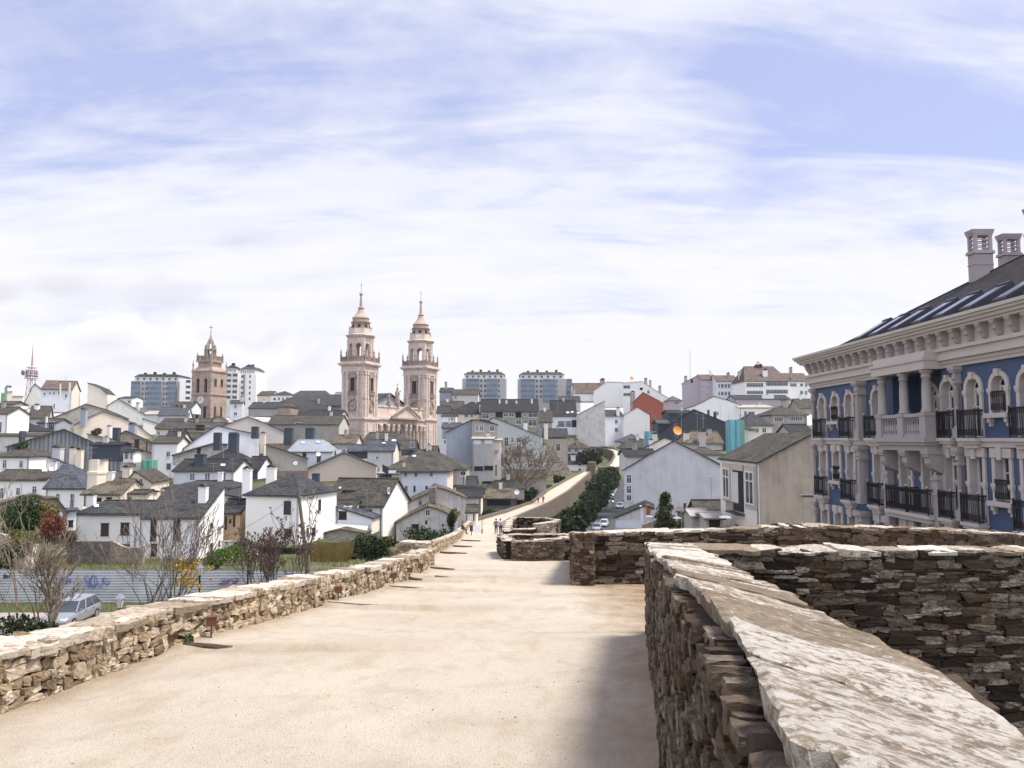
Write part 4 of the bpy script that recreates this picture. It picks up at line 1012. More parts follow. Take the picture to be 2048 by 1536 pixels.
# ------------------------------------------------------------------ the blue building with white trim
def build_blue():
    BLUE = plaster('blue_render', (0.066, 0.098, 0.178), (0.035, 0.055, 0.105), 0.6); CRM = plaster('cream_stone_trim', (0.52, 0.465, 0.43), (0.32, 0.28, 0.26), 0.4)
    GREYST = plaster('grey_stone_trim', (0.37, 0.335, 0.325), (0.25, 0.225, 0.215), 0.4); PINKST = plaster('pinkish_chimney_stone', (0.36, 0.315, 0.32), (0.27, 0.23, 0.235), 0.35)
    ROOFM = slate('purple_slate', (0.024, 0.020, 0.023), (0.042, 0.034, 0.03), 0.35, (0.3, 0.2))
    O = Vector((16.4, 40.75, 0)); us = Vector((0.0127, -1, 0)).normalized(); uo = Vector((-1, -0.0127, 0)).normalized(); ZB = -12.5
    LEN = 24.0; DEP = 15.0
    root = thing('blue_building', 'blue facade with cream arched windows, heavy cornice, black iron balconies and slate roof', 'building', tuple(O + us * 9 - uo * 7 + UPV * ZB))
    def W3(s, o, z): return O + us * s + uo * o + UPV * z
    def bx(mb, s0, s1, o0, o1, z0, z1, mi=None): mb.obox(W3(s0, o0, z0), us * (s1 - s0), uo * (o1 - o0), UPV * (z1 - z0), mi)
    REV = 0.36
    def arch_pts(a, b, zs, n=12):
        c = (a + b) / 2; r = (b - a) / 2
        return [(c - r * cos(pi * i / n), zs + r * sin(pi * i / n)) for i in range(n + 1)]
    def panel(mb, s0, s1, z0, z1, a, b, oz0, zs, arched, o=0.0):
        """wall panel with one opening, front skin only"""
        top = arch_pts(a, b, zs) if arched else [(a, zs), (b, zs)]
        def f(poly): mb.add([W3(s, o, z) for s, z in poly], [tuple(range(len(poly)))])
        f([(s0, z0), (a, z0), (a, z1), (s0, z1)]); f([(b, z0), (s1, z0), (s1, z1), (b, z1)])
        if oz0 > z0 + 0.01: f([(a, z0), (b, z0), (b, oz0), (a, oz0)])
        for i in range(len(top) - 1):
            (x0, y0), (x1, y1) = top[i], top[i + 1]; f([(x0, y0), (x1, y1), (x1, z1), (x0, z1)])
        if arched: f([(a, zs), (top[0][0], zs), (a, zs + 0.001)]) if False else None
    def ring(mb, outer, inner, o0, o1):
        n = len(outer)
        for i in range(n - 1):
            (a0, z0), (a1, z1) = outer[i], outer[i + 1]; (b0, w0), (b1, w1) = inner[i], inner[i + 1]
            mb.add([W3(a0, o1, z0), W3(a1, o1, z1), W3(b1, o1, w1), W3(b0, o1, w0)], [(0, 1, 2, 3)])
            mb.add([W3(a0, o0, z0), W3(a1, o0, z1), W3(a1, o1, z1), W3(a0, o1, z0)], [(0, 1, 2, 3)])
            mb.add([W3(b0, o0 - REV, w0), W3(b1, o0 - REV, w1), W3(b1, o1, w1), W3(b0, o1, w0)], [(3, 2, 1, 0)])
    wall = MB()
    def win(s, w, zf, arched, door, off=0.0):
        """one window bay centre s, clear width w, floor height zf"""
        a, b = s - w / 2, s + w / 2
        z0 = zf + (0.02 if door else 0.85); zs = zf + (1.78 if arched else 2.32)
        o = off
        top = arch_pts(a, b, zs) if arched else [(a, zs), (b, zs)]
        inner = [(a, z0)] + top + [(b, z0)]
        t = 0.16
        if arched: outer = [(a - t, z0)] + arch_pts(a - t, b + t, zs) + [(b + t, z0)]
        else: outer = [(a - t, z0), (a - t, zs + 0.001), (b + t, zs + 0.001), (b + t, z0)]; 
        m = MB(); ring(m, outer, inner, o + 0.004, o + 0.07)
        zi = zf + (1.72 if arched else 1.45)
        for sd in (-1, 1):      # impost blocks
            c = a - t / 2 if sd < 0 else b + t / 2
            bx(m, c - t / 2 - 0.04, c + t / 2 + 0.04, o + 0.003, o + 0.11, zi - 0.13, zi)
            bx(m, c - t / 2 - 0.02, c + t / 2 + 0.02, o + 0.003, o + 0.095, zi - 0.2, zi - 0.13)
        if arched:
            bx(m, s - 0.10, s + 0.10, o + 0.003, o + 0.15, zs + w / 2 - 0.04, zs + w / 2 + t + 0.06)
        else:
            bx(m, a - t - 0.04, b + t + 0.04, o + 0.003, o + 0.11, zs + 0.012, zs + 0.33); bx(m, s - 0.11, s + 0.11, o + 0.12, o + 0.18, zs - 0.06, zs + 0.36)
        if not door:
            bx(m, a - t - 0.1, b + t + 0.1, o + 0.003, o + 0.24, z0 - 0.16, z0)
            for c in (a - t / 2, b + t / 2): 
                bx(m, c - 0.08, c + 0.08, o + 0.003, o + 0.17, z0 - 0.32, z0 - 0.165); bx(m, c - 0.06, c + 0.06, o + 0.003, o + 0.11, z0 - 0.45, z0 - 0.325)
        so_ = obj('window_surround', m, CRM, root)
        f = MB(); q = 0.06; ob = o - REV + 0.05
        zt_ = top[len(top) // 2][1] if arched else zs
        bx(f, a, a + q, ob, ob + 0.08, z0, zs); bx(f, b - q, b, ob, ob + 0.08, z0, zs); bx(f, s - q / 2, s + q / 2, ob, ob + 0.075, z0, zt_ - 0.02)
        bx(f, a + q, b - q, ob, ob + 0.07, zs - q / 2, zs + q / 2); bx(f, a + q, b - q, ob, ob + 0.07, z0, z0 + q)
        bx(f, a + q, s - q / 2, ob, ob + 0.06, (z0 + zs) / 2 + 0.2, (z0 + zs) / 2 + 0.24); bx(f, s + q / 2, b - q, ob, ob + 0.06, (z0 + zs) / 2 + 0.2, (z0 + zs) / 2 + 0.24)
        if arched:
            ap = arch_pts(a, b, zs); ip = arch_pts(a + q, b - q, zs)
            for i in range(len(ap) - 1):
                f.add([W3(ap[i][0], ob + 0.08, ap[i][1]), W3(ap[i + 1][0], ob + 0.08, ap[i + 1][1]), W3(ip[i + 1][0], ob + 0.08, ip[i + 1][1]), W3(ip[i][0], ob + 0.08, ip[i][1])], [(0, 1, 2, 3)])
        fo = obj('window', f, FRAMEW, root)
        g = MB(); poly = inner; g.add([W3(x, ob + 0.02, z) for x, z in poly], [tuple(range(len(poly)))]); obj('pane', g, GLASS, fo)
        return a, b, z0, zs
    def rail(s0, s1, o0, o1, zf, h=0.98, bottom=True, name='balcony_railing'):
        m = MB(); zt = zf + h
        def run(p, q):
            L = (q - p).length; d = (q - p).normalized(); k = max(2, int(L / 0.095))
            m.tube(p + UPV * zt, q + UPV * zt, 0.028, k=6); m.tube(p + UPV * (zf + 0.10), q + UPV * (zf + 0.10), 0.02, k=4); m.tube(p + UPV * (zt - 0.16), q + UPV * (zt - 0.16), 0.015, k=4)
            for i in range(k + 1):
                c = p + d * (L * i / k); m.tube(c + UPV * (zf + 0.1), c + UPV * zt, 0.013, k=4, cap=False)
                if i < k:
                    e = p + d * (L * (i + 0.5) / k); m.tube(e + UPV * (zf + 0.1), e + UPV * (zf + 0.32), 0.011, k=4, cap=False); m.tube(e + UPV * (zt - 0.16), e + UPV * zt, 0.011, k=4, cap=False)
        A, B = W3(s0, o1, 0), W3(s1, o1, 0)
        run(A, B)
        if o1 - o0 > 0.2:
            run(W3(s0, o0, 0), A); run(B, W3(s1, o0, 0))
            for c in (A, B):
                m.tube(c + UPV * zf, c + UPV * (zt + 0.05), 0.03, k=6)
        r = obj(name, m, BLACKM, root)
        if o1 - o0 > 0.2:
            kb = MB()
            for c in (A, B): kb.lathe(c + UPV * (zt + 0.05), [(0.012, 0), (0.05, 0.03), (0.055, 0.055), (0.03, 0.09), (0.005, 0.10)], 8)
            obj('brass_knob', kb, flat('brass', (0.55, 0.48, 0.35), 0.3, 0.7), r, smooth=True)
    def balc(s, zf, w=1.02, off=0.0):
        m = MB(); d = off + 0.34
        bx(m, s - w / 2 - 0.03, s + w / 2 + 0.03, off + 0.003, d + 0.05, zf - 0.12, zf); bx(m, s - w / 2 + 0.03, s + w / 2 - 0.03, off + 0.003, d - 0.02, zf - 0.22, zf - 0.12); bx(m, s - w / 2 + 0.12, s + w / 2 - 0.12, off + 0.003, d - 0.1, zf - 0.36, zf - 0.22)
        obj('balcony_slab', m, CRM, root)
        rail(s - w / 2, s + w / 2, off + 0.05, d, zf)
    FLOORS = [(0.0, True, 2.65), (-3.0, False, -0.34), (-6.05, False, -3.36), (-9.2, False, -6.4)]
    CEN = 9.15
    bays = [(1.15, 'B', .775), (2.7, 'W', .775), (4.25, 'B', .775), (13.9, 'B', .7), (15.3, 'W', .7), (16.7, 'B', .7), (19.0, 'B', .7), (20.4, 'W', .7), (21.8, 'B', .7)]
    for zf, arched, zt in FLOORS:
        for s, kind, hw in bays:
            w = 0.72; door = kind == 'B'
            z0 = zf + (0.02 if door else 0.85); zs = zf + (1.78 if arched else 2.32)
            panel(wall, s - hw, s + hw, zf - 0.35, zt, s - w / 2, s + w / 2, z0, zs, arched)
            win(s, w, zf, arched, door)
            if zf > -4:
                if door: balc(s, zf)
                else: rail(s - 0.37, s + 0.37, 0.06, 0.09, zf + 0.86, 0.72, name='window_railing')
    # blind strips between bays
    for s0, s1 in ((-0.02, 0.375), (5.025, 6.2), (12.95, 13.2), (17.4, 18.3), (22.5, LEN)):
        wall.add([W3(s0, 0, ZB), W3(s1, 0, ZB), W3(s1, 0, 2.66), W3(s0, 0, 2.66)], [(0, 1, 2, 3)])
    for zz in ((ZB, -9.55),): wall.add([W3(0, 0, zz[0]), W3(LEN, 0, zz[0]), W3(LEN, 0, zz[1]), W3(0, 0, zz[1])], [(0, 1, 2, 3)])
    # loggia recess on the top floor, flat bay with doors below
    RD = -1.15
    s0, s1 = 6.2, 12.95
    for zf, arched, zt in FLOORS:
        if arched:
            panel(wall, s0, 8.3, zf - 0.35, zt, 6.57, 7.33, zf + 0.02, zf + 1.78, True); win(6.95, 0.76, zf, True, True)
            panel(wall, 11.9, s1, zf - 0.35, zt, 12.0, 12.76, zf + 0.02, zf + 1.78, True); win(12.38, 0.76, zf, True, True)
            for c, e0, e1 in ((9.3, 8.3, 10.25), (11.1, 10.25, 11.9)): panel(wall, e0, e1, zf - 0.35, zt, c - 0.38, c + 0.38, zf + 0.02, zf + 1.78, True, RD); win(c, 0.76, zf, True, True, RD)
        else:
            cs = [6.95, 9.2, 10.9, 12.4]; ed = [s0] + [(cs[i] + cs[i + 1]) / 2 for i in range(3)] + [s1]
            for i, c in enumerate(cs): panel(wall, ed[i], ed[i + 1], zf - 0.35, zt, c - 0.38, c + 0.38, zf + 0.02, zf + 2.32, False); win(c, 0.76, zf, False, True)
    for s in (8.3, 11.9):      # loggia side walls and ceiling
        wall.add([W3(s, RD - 0.1, -0.35), W3(s, 0, -0.35), W3(s, 0, 2.65), W3(s, RD - 0.1, 2.65)], [(0, 1, 2, 3)])
    wall.add([W3(8.3, RD, 2.6), W3(11.9, RD, 2.6), W3(11.9, 0.1, 2.6), W3(8.3, 0.1, 2.6)], [(0, 1, 2, 3)])
    # far end and back walls
    wall.obox(W3(0, -DEP, ZB), us * 0.3, uo * (DEP - 0.02), UPV * (2.65 - ZB)); wall.obox(W3(LEN - 0.3, -DEP, ZB), us * 0.3, uo * (DEP - 0.02), UPV * (2.65 - ZB)); wall.obox(W3(0.3, -DEP, ZB), us * (LEN - 0.6), uo * 0.3, UPV * (2.65 - ZB))
    wall.obox(W3(0.32, -1.9, ZB), us * (LEN - 0.7), uo * 0.02, UPV * 15)
    obj('wall', wall, BLUE, root)
    fl = MB(); bx(fl, 8.31, 11.89, RD, 0.0, -0.3, 0.0); obj('loggia_floor', fl, GREYST, root)
    # balcony with balustrade, columns and consoles
    bal = MB(); CEN = 10.15; b0, b1, bo = 8.2, 12.0, 0.74
    bx(bal, b0 - 0.1, b1 + 0.1, 0.004, bo + 0.12, -0.16, 0.0); bx(bal, b0 - 0.02, b1 + 0.02, 0.004, bo + 0.04, -0.28, -0.16); bx(bal, b0 + 0.06, b1 - 0.06, 0.004, bo - 0.06, -0.5, -0.28)
    piers = [(b0, b0 + 0.42), (CEN - 0.21, CEN + 0.21), (b1 - 0.42, b1)]
    for a, b in piers:
        bx(bal, a, b, bo - 0.42, bo, 0.0, 0.86); bx(bal, a - 0.03, b + 0.03, bo - 0.45, bo + 0.03, 0.0, 0.12)
        bx(bal, a - 0.04, b + 0.04, bo - 0.46, bo + 0.04, 0.86, 0.98)
    for a, b in ((b0 + 0.42, CEN - 0.21), (CEN + 0.21, b1 - 0.42)):
        bx(bal, a, b, bo - 0.30, bo - 0.06, 0.003, 0.14); bx(bal, a + 0.04, b - 0.04, bo - 0.33, bo - 0.03, 0.82, 0.96)
    for a in (b0, b1 - 0.3): bx(bal, a, a + 0.3, 0.004, bo - 0.42, 0.0, 0.96)
    bo_ = obj('balustrade', bal, GREYST, root)
    for a, b in ((b0 + 0.42, CEN - 0.21), (CEN + 0.21, b1 - 0.42)):
        for i in range(7):
            p = W3(a + (b - a) * (i + 0.5) / 7, bo - 0.18, 0.14); blm = MB()
            blm.lathe(p, [(0.065, 0), (0.065, 0.05), (0.03, 0.09), (0.075, 0.24), (0.045, 0.40), (0.028, 0.48), (0.045, 0.52), (0.028, 0.56), (0.06, 0.62), (0.06, 0.68)], 8)
            obj('baluster', blm, GREYST, bo_, smooth=True)
    for a, b in piers:
        c = (a + b) / 2; m = MB()
        m.lathe(W3(c, bo - 0.22, 0.98), [(0.23, 0), (0.23, 0.07), (0.19, 0.11), (0.205, 0.16), (0.175, 0.19), (0.175, 0.9), (0.15, 1.36), (0.19, 1.38), (0.19, 1.42), (0.16, 1.44), (0.16, 1.5), (0.21, 1.54), (0.24, 1.58), (0.24, 1.66)], 20)
        obj('column', m, GREYST, root, smooth=True)
        # curved console below
        prof = [(0.004, -0.5), (bo - 0.06, -0.5), (bo - 0.06, -0.72), (bo - 0.13, -0.78), (bo - 0.14, -0.98), (bo - 0.25, -1.16), (bo - 0.42, -1.27), (bo - 0.6, -1.34), (0.004, -1.4)]
        m = MB(); m.prism([W3(c - 0.2, o, z) for o, z in prof], us * 0.4)
        bx(m, c - 0.25, c + 0.25, 0.004, bo - 0.02, -0.62, -0.503)
        obj('console', m, GREYST, root)
    bx2 = MB(); bx(bx2, b0 - 0.15, b1 + 0.15, 0.12, bo + 0.06, 2.64, 2.98); bx(bx2, b0 - 0.2, b1 + 0.2, 0.12, bo + 0.12, 2.98, 3.12); bx(bx2, b0 - 0.1, b1 + 0.1, 0.12, bo - 0.02, 3.12, 3.36); obj('loggia_beam', bx2, CRM, root)
    for a0, a1 in ((s0 + 0.12, b0 - 0.1), (b1 + 0.1, s1 - 0.05)): balc((a0 + a1) / 2, 0.0, a1 - a0)
    # iron balconies of the floor below
    for zf in (-3.0,):
        m = MB(); bx(m, b0 + 0.1, b1 - 0.35, 0.004, 0.55, zf - 0.14, zf); bx(m, b0 + 0.2, b1 - 0.45, 0.004, 0.42, zf - 0.32, zf - 0.14); obj('balcony_slab', m, CRM, root)
        rail(b0 + 0.2, 9.98, 0.05, 0.5, zf); rail(10.1, b1 - 0.45, 0.05, 0.5, zf)
        balc(6.95, zf, 1.0); balc(12.4, zf, 0.8)
    for c in (8.0, 11.72):
        m = MB()
        for o0, o1, z0, z1, w in ((0.004, 0.30, -12, -1.42, 0.34), (0.004, 0.36, -1.62, -1.56, 0.42), (0.004, 0.36, -2.2, -2.1, 0.42), (0.004, 0.34, -6.3, -5.8, 0.42)): bx(m, c - w / 2, c + w / 2, o0, o1, z0, z1)
        obj('pilaster', m, GREYST, root)
    # big pilasters
    def pil(s, w, d):
        m = MB()
        for zf in (0.0, -3.0, -6.05, -9.2):
            bx(m, s - w / 2, s + w / 2, 0.004, d, zf - 0.02, zf + 0.36); bx(m, s - w / 2 + 0.05, s + w / 2 - 0.05, 0.004, d - 0.05, zf + 0.36, zf + 0.46)
            bx(m, s - w / 2 + 0.08, s + w / 2 - 0.08, 0.004, d - 0.08, zf + 0.46, zf + 2.0)
            for i in range(4):      # flutes on the front and the far flank
                c = s - w / 2 + 0.12 + (w - 0.24) * (i + 0.5) / 4; bx(m, c - 0.035, c + 0.035, d - 0.081, d - 0.05, zf + 0.5, zf + 1.92)
                o = 0.1 + (d - 0.28) * (i + 0.5) / 4; bx(m, s - w / 2 + 0.05, s - w / 2 + 0.082, o - 0.03, o + 0.03, zf + 0.5, zf + 1.92); bx(m, s + w / 2 - 0.082, s + w / 2 - 0.05, o - 0.03, o + 0.03, zf + 0.5, zf + 1.92)
            bx(m, s - w / 2, s + w / 2, 0.004, d, zf + 2.0, zf + 2.1)
            bx(m, s - w / 2 + 0.05, s + w / 2 - 0.05, 0.004, d - 0.05, zf + 2.1, zf + 2.42)
            for i in range(3):
                c = s - w / 2 + 0.1 + (w - 0.2) * (i + 0.5) / 3; m.lathe(W3(c, d - 0.05, zf + 2.2), [(0.02, -0.07), (0.07, -0.02), (0.07, 0.03), (0.02, 0.08)], 8)
            bx(m, s - w / 2 - 0.02, s + w / 2 + 0.02, 0.004, d + 0.02, zf + 2.42, zf + 2.5); bx(m, s - w / 2 - 0.06, s + w / 2 + 0.06, 0.004, d + 0.06, zf + 2.5, zf + 2.66)
        obj('pilaster', m, GREYST, root)
    for s, w, d in ((0.16, 0.34, 0.2), (5.75, 0.46, 0.46), (13.08, 0.3, 0.28), (17.85, 0.46, 0.46), (23.6, 0.4, 0.3)): pil(s, w, d)
    # string courses, entablature, cornice
    for z, t in ((-0.32, 0.18), (-3.36, 0.10), (-6.4, 0.14)):
        for a, b in ((-0.1, 6.2), (12.95, LEN)):
            if z < -1: continue
            bd = MB(); bx(bd, a, b, 0.004, 0.12, z, z + 0.20); bx(bd, a, b, 0.004, 0.20, z + 0.203, z + 0.32); obj('string_course', bd, CRM, root)
    en = MB()
    def band(o, z0, z1, mb=en): 
        mb.obox(W3(-o, -DEP - o, z0), us * (LEN + o), uo * (DEP + 2 * o), UPV * (z1 - z0))
    band(0.12, 2.653, 2.78); band(0.17, 2.783, 2.92); band(0.30, 2.923, 3.08); band(0.24, 3.083, 3.26); band(0.34, 3.263, 3.4)
    band(0.16, 3.403, 3.98); band(0.52, 3.983, 4.08); band(0.62, 4.083, 4.20); band(0.72, 4.203, 4.30); band(0.80, 4.303, 4.42)
    obj('cornice', en, CRM, root)
    k = 0
    s = 0.15
    while s < LEN:
        m = MB(); prof = [(0.163, 3.95), (0.50, 3.95), (0.50, 3.86), (0.44, 3.80), (0.42, 3.68), (0.34, 3.62), (0.30, 3.52), (0.24, 3.45), (0.163, 3.45)]
        m.prism([W3(s - 0.11, o, z) for o, z in prof], us * 0.22)
        bx(m, s - 0.14, s + 0.14, 0.163, 0.515, 3.90, 3.978)
        obj('bracket', m, GREYST, root); s += 0.78
    for i in range(3):
        m = MB(); o = 1.0 + i * 0.85; prof = [(-0.163, 3.95), (-0.5, 3.95), (-0.42, 3.68), (-0.3, 3.52), (-0.163, 3.45)]
        m.prism([W3(s_, -o - 0.11, z) for s_, z in prof], uo * 0.22); obj('bracket', m, GREYST, root)
    # hipped roof, 30 degrees
    e0, e1, f0, f1 = 0.5, LEN + 0.5, -0.25, -DEP - 0.55
    R_ = lambda s, o, z: W3(s, o, z)
    zE = 4.43; tk = 0.585; half = (f0 - f1) / 2
    zr = zE + half * tk; rm = (f0 + f1) / 2
    rf = MB(); A_, B_, C_, D_ = R_(e0, f0, zE), R_(e1, f0, zE), R_(e1, f1, zE), R_(e0, f1, zE); r0, r1 = R_(e0 + half, rm, zr), R_(e1 - half, rm, zr)
    slab(rf, [A_, B_, r1, r0], 0.12); slab(rf, [C_, D_, r0, r1], 0.12); slab(rf, [D_, A_, r0], 0.12); slab(rf, [B_, C_, r1], 0.12)
    for a, b in ((A_, r0), (B_, r1), (C_, r1), (D_, r0), (r0, r1)): rf.tube(a, b, 0.06, k=6)
    ro = obj('roof', rf, ROOFM, root)
    sl = sqrt(1 + tk * tk); vs = (-uo + UPV * tk) / sl; nr = (uo * tk + UPV) / sl
    for i in range(10):
        c = 3.9 + i * 1.78 + (0.2 if i % 3 == 0 else 0); a = W3(c - 0.5, f0, zE) + vs * 0.5
        f = MB(); f.obox(a + nr * 0.005, us * 0.72, vs * 1.75, nr * 0.26); f.obox(a + vs * 1.75 + nr * 0.005, us * 0.72, vs * 0.16, nr * 0.31)
        fo = obj('skylight', f, flat('lead_frame', (0.03, 0.035, 0.05), 0.5, 0.1), ro); g = MB(); g.obox(a + nr * 0.266 + us * 0.09 + vs * 0.1, us * 0.54, vs * 1.55, nr * 0.012); obj('pane', g, glassm('roof_glass', (0.09, 0.095, 0.11), 0.16), fo)
    for (px0, yt, px1, Y) in ((1946, 458, 1986, 34.6), (2006, 467, 2042, 36.4), (2066, 411, 2112, 34.5)):
        p = P(px0, yt, Y); q = P(px1, yt, Y); w = q.x - p.x; m = MB(); cx, cy = (p.x + q.x) / 2, Y + w / 2; zt = p.z; h = w / 0.92
        m.box((cx, cy, zt - 2.6 * h), (w * 0.92, w * 0.92, 2.9 * h)); 
        m.box((cx, cy, zt - 1.0 * h), (w * 1.04, w * 1.04, 0.05 * h)); m.box((cx, cy, zt - 1.62 * h), (w * 0.98, w * 0.98, 0.05 * h)); m.box((cx, cy, zt - 1.08 * h), (w * 1.09, w * 1.09, 0.10 * h))
        for sx in (-1, 1):
            for sy in (-1, 1): m.box((cx + sx * w * 0.37, cy + sy * w * 0.37, zt - 0.62 * h), (w * 0.17, w * 0.17, 0.72 * h))
        for j in range(3):
            for sy in (-1, 1): m.box((cx, cy + sy * w * 0.40, zt - (0.86 - 0.2 * j) * h), (w * 0.6, 0.04, 0.05 * h)); m.box((cx + sy * w * 0.40, cy, zt - (0.86 - 0.2 * j) * h), (0.04, w * 0.6, 0.05 * h))
        for j, (ww, z0, z1) in enumerate(((0.96, 0.28, 0.2), (1.03, 0.2, 0.11), (1.08, 0.11, 0.03), (1.12, 0.03, 0.0))): m.box((cx, cy, zt - (z0 + z1) / 2 * h), (w * ww, w * ww, (z0 - z1) * h))
        m.v = [(x, Y + (y - Y) * 0.62, z) for x, y, z in m.v]; obj('chimney', m, PINKST, ro)
# ------------------------------------------------------------------ cathedral and bell tower
def arch_panel(mb, s0, s1, z0, z1, a, b, oz, zs, y0, y1, n=8):
    """pierced wall in local coordinates: x along, y thickness y0..y1, arched opening a..b from oz springing at zs"""
    c = (a + b) / 2; r = (b - a) / 2
    def bx(x0, x1, w0, w1): 
        if x1 - x0 > 1e-4 and w1 - w0 > 1e-4: mb.obox((x0, y0, w0), (x1 - x0, 0, 0), (0, y1 - y0, 0), (0, 0, w1 - w0))
    bx(s0, a, z0, z1); bx(b, s1, z0, z1); bx(a, b, z0, oz)
    pts = [(c - r * cos(pi * i / n), zs + r * sin(pi * i / n)) for i in range(n + 1)]
    for i in range(n):
        (x0, w0), (x1, w1) = pts[i], pts[i + 1]
        mb.prism([(x0, y0, w0), (x1, y0, w1), (x1, y0, z1), (x0, y0, z1)], (0, y1 - y0, 0))

def xf(mb, M, start=0):
    for i in range(start, mb.n): mb.v[i] = tuple(M @ Vector(mb.v[i]))

def finial(mb, x, y, z, h, r):
    mb.lathe((x, y, z), [(r, 0), (r, h * 0.15), (r * 0.6, h * 0.2), (r * 0.5, h * 0.4), (r * 0.95, h * 0.5), (r * 0.8, h * 0.62), (r * 0.25, h * 0.7), (r * 0.35, h * 0.8), (0.02, h)], 6)

def _up(mb):
    for i, (x, y, z) in enumerate(mb.v):
        if z > 35.2: mb.v[i] = (x, y, 35.2 + (z - 35.2) * 0.72)
    return mb

def cath_tower(parent, loc, sc, zbase):
    """square tower, local origin at the near corner; x along the front, y along the flank; heights from eye level"""
    CA, CD = W['cath'], W['cathdark']; w = 8.7
    t = MB()
    def bx(o, z0, z1, mb=t): mb.obox((-o, -o, z0), (w + 2 * o, 0, 0), (0, w + 2 * o, 0), (0, 0, z1 - z0))
    bx(0.25, zbase, 6.2); bx(0.75, 6.203, 6.7); bx(0.5, 6.703, 7.05); bx(0.0, 7.053, 22.3); bx(0.35, 22.303, 22.6); bx(0.2, 22.603, 24.3); bx(0.7, 24.303, 24.75); bx(1.15, 24.753, 25.25); bx(0.55, 25.253, 25.7)
    for face in range(2):       # pilaster strips on the front and the flank
        st = t.n
        for a in (0.25, 1.9, w - 2.7, w - 1.05):
            t.obox((a, -0.3, 7.06), (0.8, 0, 0), (0, 0.295, 0), (0, 0, 15.2)); t.obox((a - 0.12, -0.42, 21.2), (1.04, 0, 0), (0, 0.41, 0), (0, 0, 1.0)); t.obox((a - 0.1, -0.4, 7.06), (1.0, 0, 0), (0, 0.39, 0), (0, 0, 0.6))
            t.obox((a, -0.5, zbase), (0.8, 0, 0), (0, 0.245, 0), (0, 0, 5.2 - zbase))
        t.obox((-0.2, -0.22, 13.4), (w + 0.4, 0, 0), (0, 0.215, 0), (0, 0, 0.3))
        if face == 1: xf(t, Matrix(((0, 1, 0, 0), (1, 0, 0, 0), (0, 0, 1, 0), (0, 0, 0, 1))), st)
    to = obj('tower', t, CA, parent, local=True); to.location = loc; to.scale = (sc,) * 3
    for face in range(2):
        M = Matrix(((0, 1, 0, 0), (1, 0, 0, 0), (0, 0, 1, 0), (0, 0, 0, 1))) if face else Matrix.Identity(4)
        m = MB(); m.obox((w / 2 - 0.85, -0.12, 15.6), (1.7, 0, 0), (0, 0.115, 0), (0, 0, 4.5)); xf(m, M); obj('window', m, DARK, to, local=True)
        m = MB()
        for x in (w / 2 - 1.25, w / 2 + 0.85): m.obox((x, -0.4, 15.2), (0.4, 0, 0), (0, 0.39, 0), (0, 0, 5.2))
        m.obox((w / 2 - 1.5, -0.5, 20.2), (3.0, 0, 0), (0, 0.49, 0), (0, 0, 0.5)); m.obox((w / 2 - 1.3, -0.35, 20.7), (2.6, 0, 0), (0, 0.34, 0), (0, 0, 1.3)); m.obox((w / 2 - 1.6, -0.75, 14.4), (3.2, 0, 0), (0, 0.74, 0), (0, 0, 0.3))
        for i in range(7): m.obox((w / 2 - 1.5 + i * 0.46, -0.7, 14.703), (0.22, 0, 0), (0, 0.15, 0), (0, 0, 0.8))
        m.obox((w / 2 - 1.6, -0.75, 15.505), (3.2, 0, 0), (0, 0.3, 0), (0, 0, 0.2)); xf(m, M); obj('window_surround', m, CD, to, local=True)
        m = MB()
        for (r0, r1, d) in ((1.75, 2.05, 0.45), (1.35, 1.5, 0.3), (0.0, 0.8, 0.2)):
            K = 24; base = m.n
            V = []
            for i in range(K):
                a = 2 * pi * i / K; ca, sa = cos(a) * 0.88, sin(a)
                V += [(w / 2 + r1 * ca, -0.004, 10.9 + r1 * sa), (w / 2 + r1 * ca, -d, 10.9 + r1 * sa), (w / 2 + r0 * ca, -d, 10.9 + r0 * sa), (w / 2 + r0 * ca, -0.004, 10.9 + r0 * sa)]
            m.add(V, [(4 * i + j, 4 * i + (j + 1) % 4, 4 * ((i + 1) % K) + (j + 1) % 4, 4 * ((i + 1) % K) + j) for i in range(K) for j in range(3)])
        m.obox((w / 2 - 0.9, -0.5, 12.9), (1.8, 0, 0), (0, 0.49, 0), (0, 0, 0.7)); xf(m, M); obj('round_clock', m, W['bell'], to, local=True)
    # balustrade with urns
    m = MB()
    for face in range(4):
        st = m.n
        m.obox((-0.5, -0.45, 25.703), (w + 1.0, 0, 0), (0, 0.3, 0), (0, 0, 0.25)); m.obox((-0.5, -0.45, 27.2), (w + 1.0, 0, 0), (0, 0.3, 0), (0, 0, 0.25))
        for i in range(18): m.obox((-0.3 + i * (w + 0.6) / 17.5, -0.4, 25.95), (0.22, 0, 0), (0, 0.2, 0), (0, 0, 1.25))
        for x in (-0.5, w * 0.3, w * 0.62, w + 0.02): m.obox((x, -0.5, 25.703), (0.5, 0, 0), (0, 0.4, 0), (0, 0, 2.0)); finial(m, x + 0.25, -0.3, 27.7, 2.5, 0.36)
        c = Matrix.Translation((w / 2, w / 2, 0)) @ Matrix.Rotation(face * pi / 2, 4, 'Z') @ Matrix.Translation((-w / 2, -w / 2, 0)); xf(m, c, st)
    obj('balustrade', m, CD, to, local=True)
    # open octagonal belfry
    m = MB(); R = 4.35; side = 2 * R * sin(pi / 8); ap = R * cos(pi / 8)
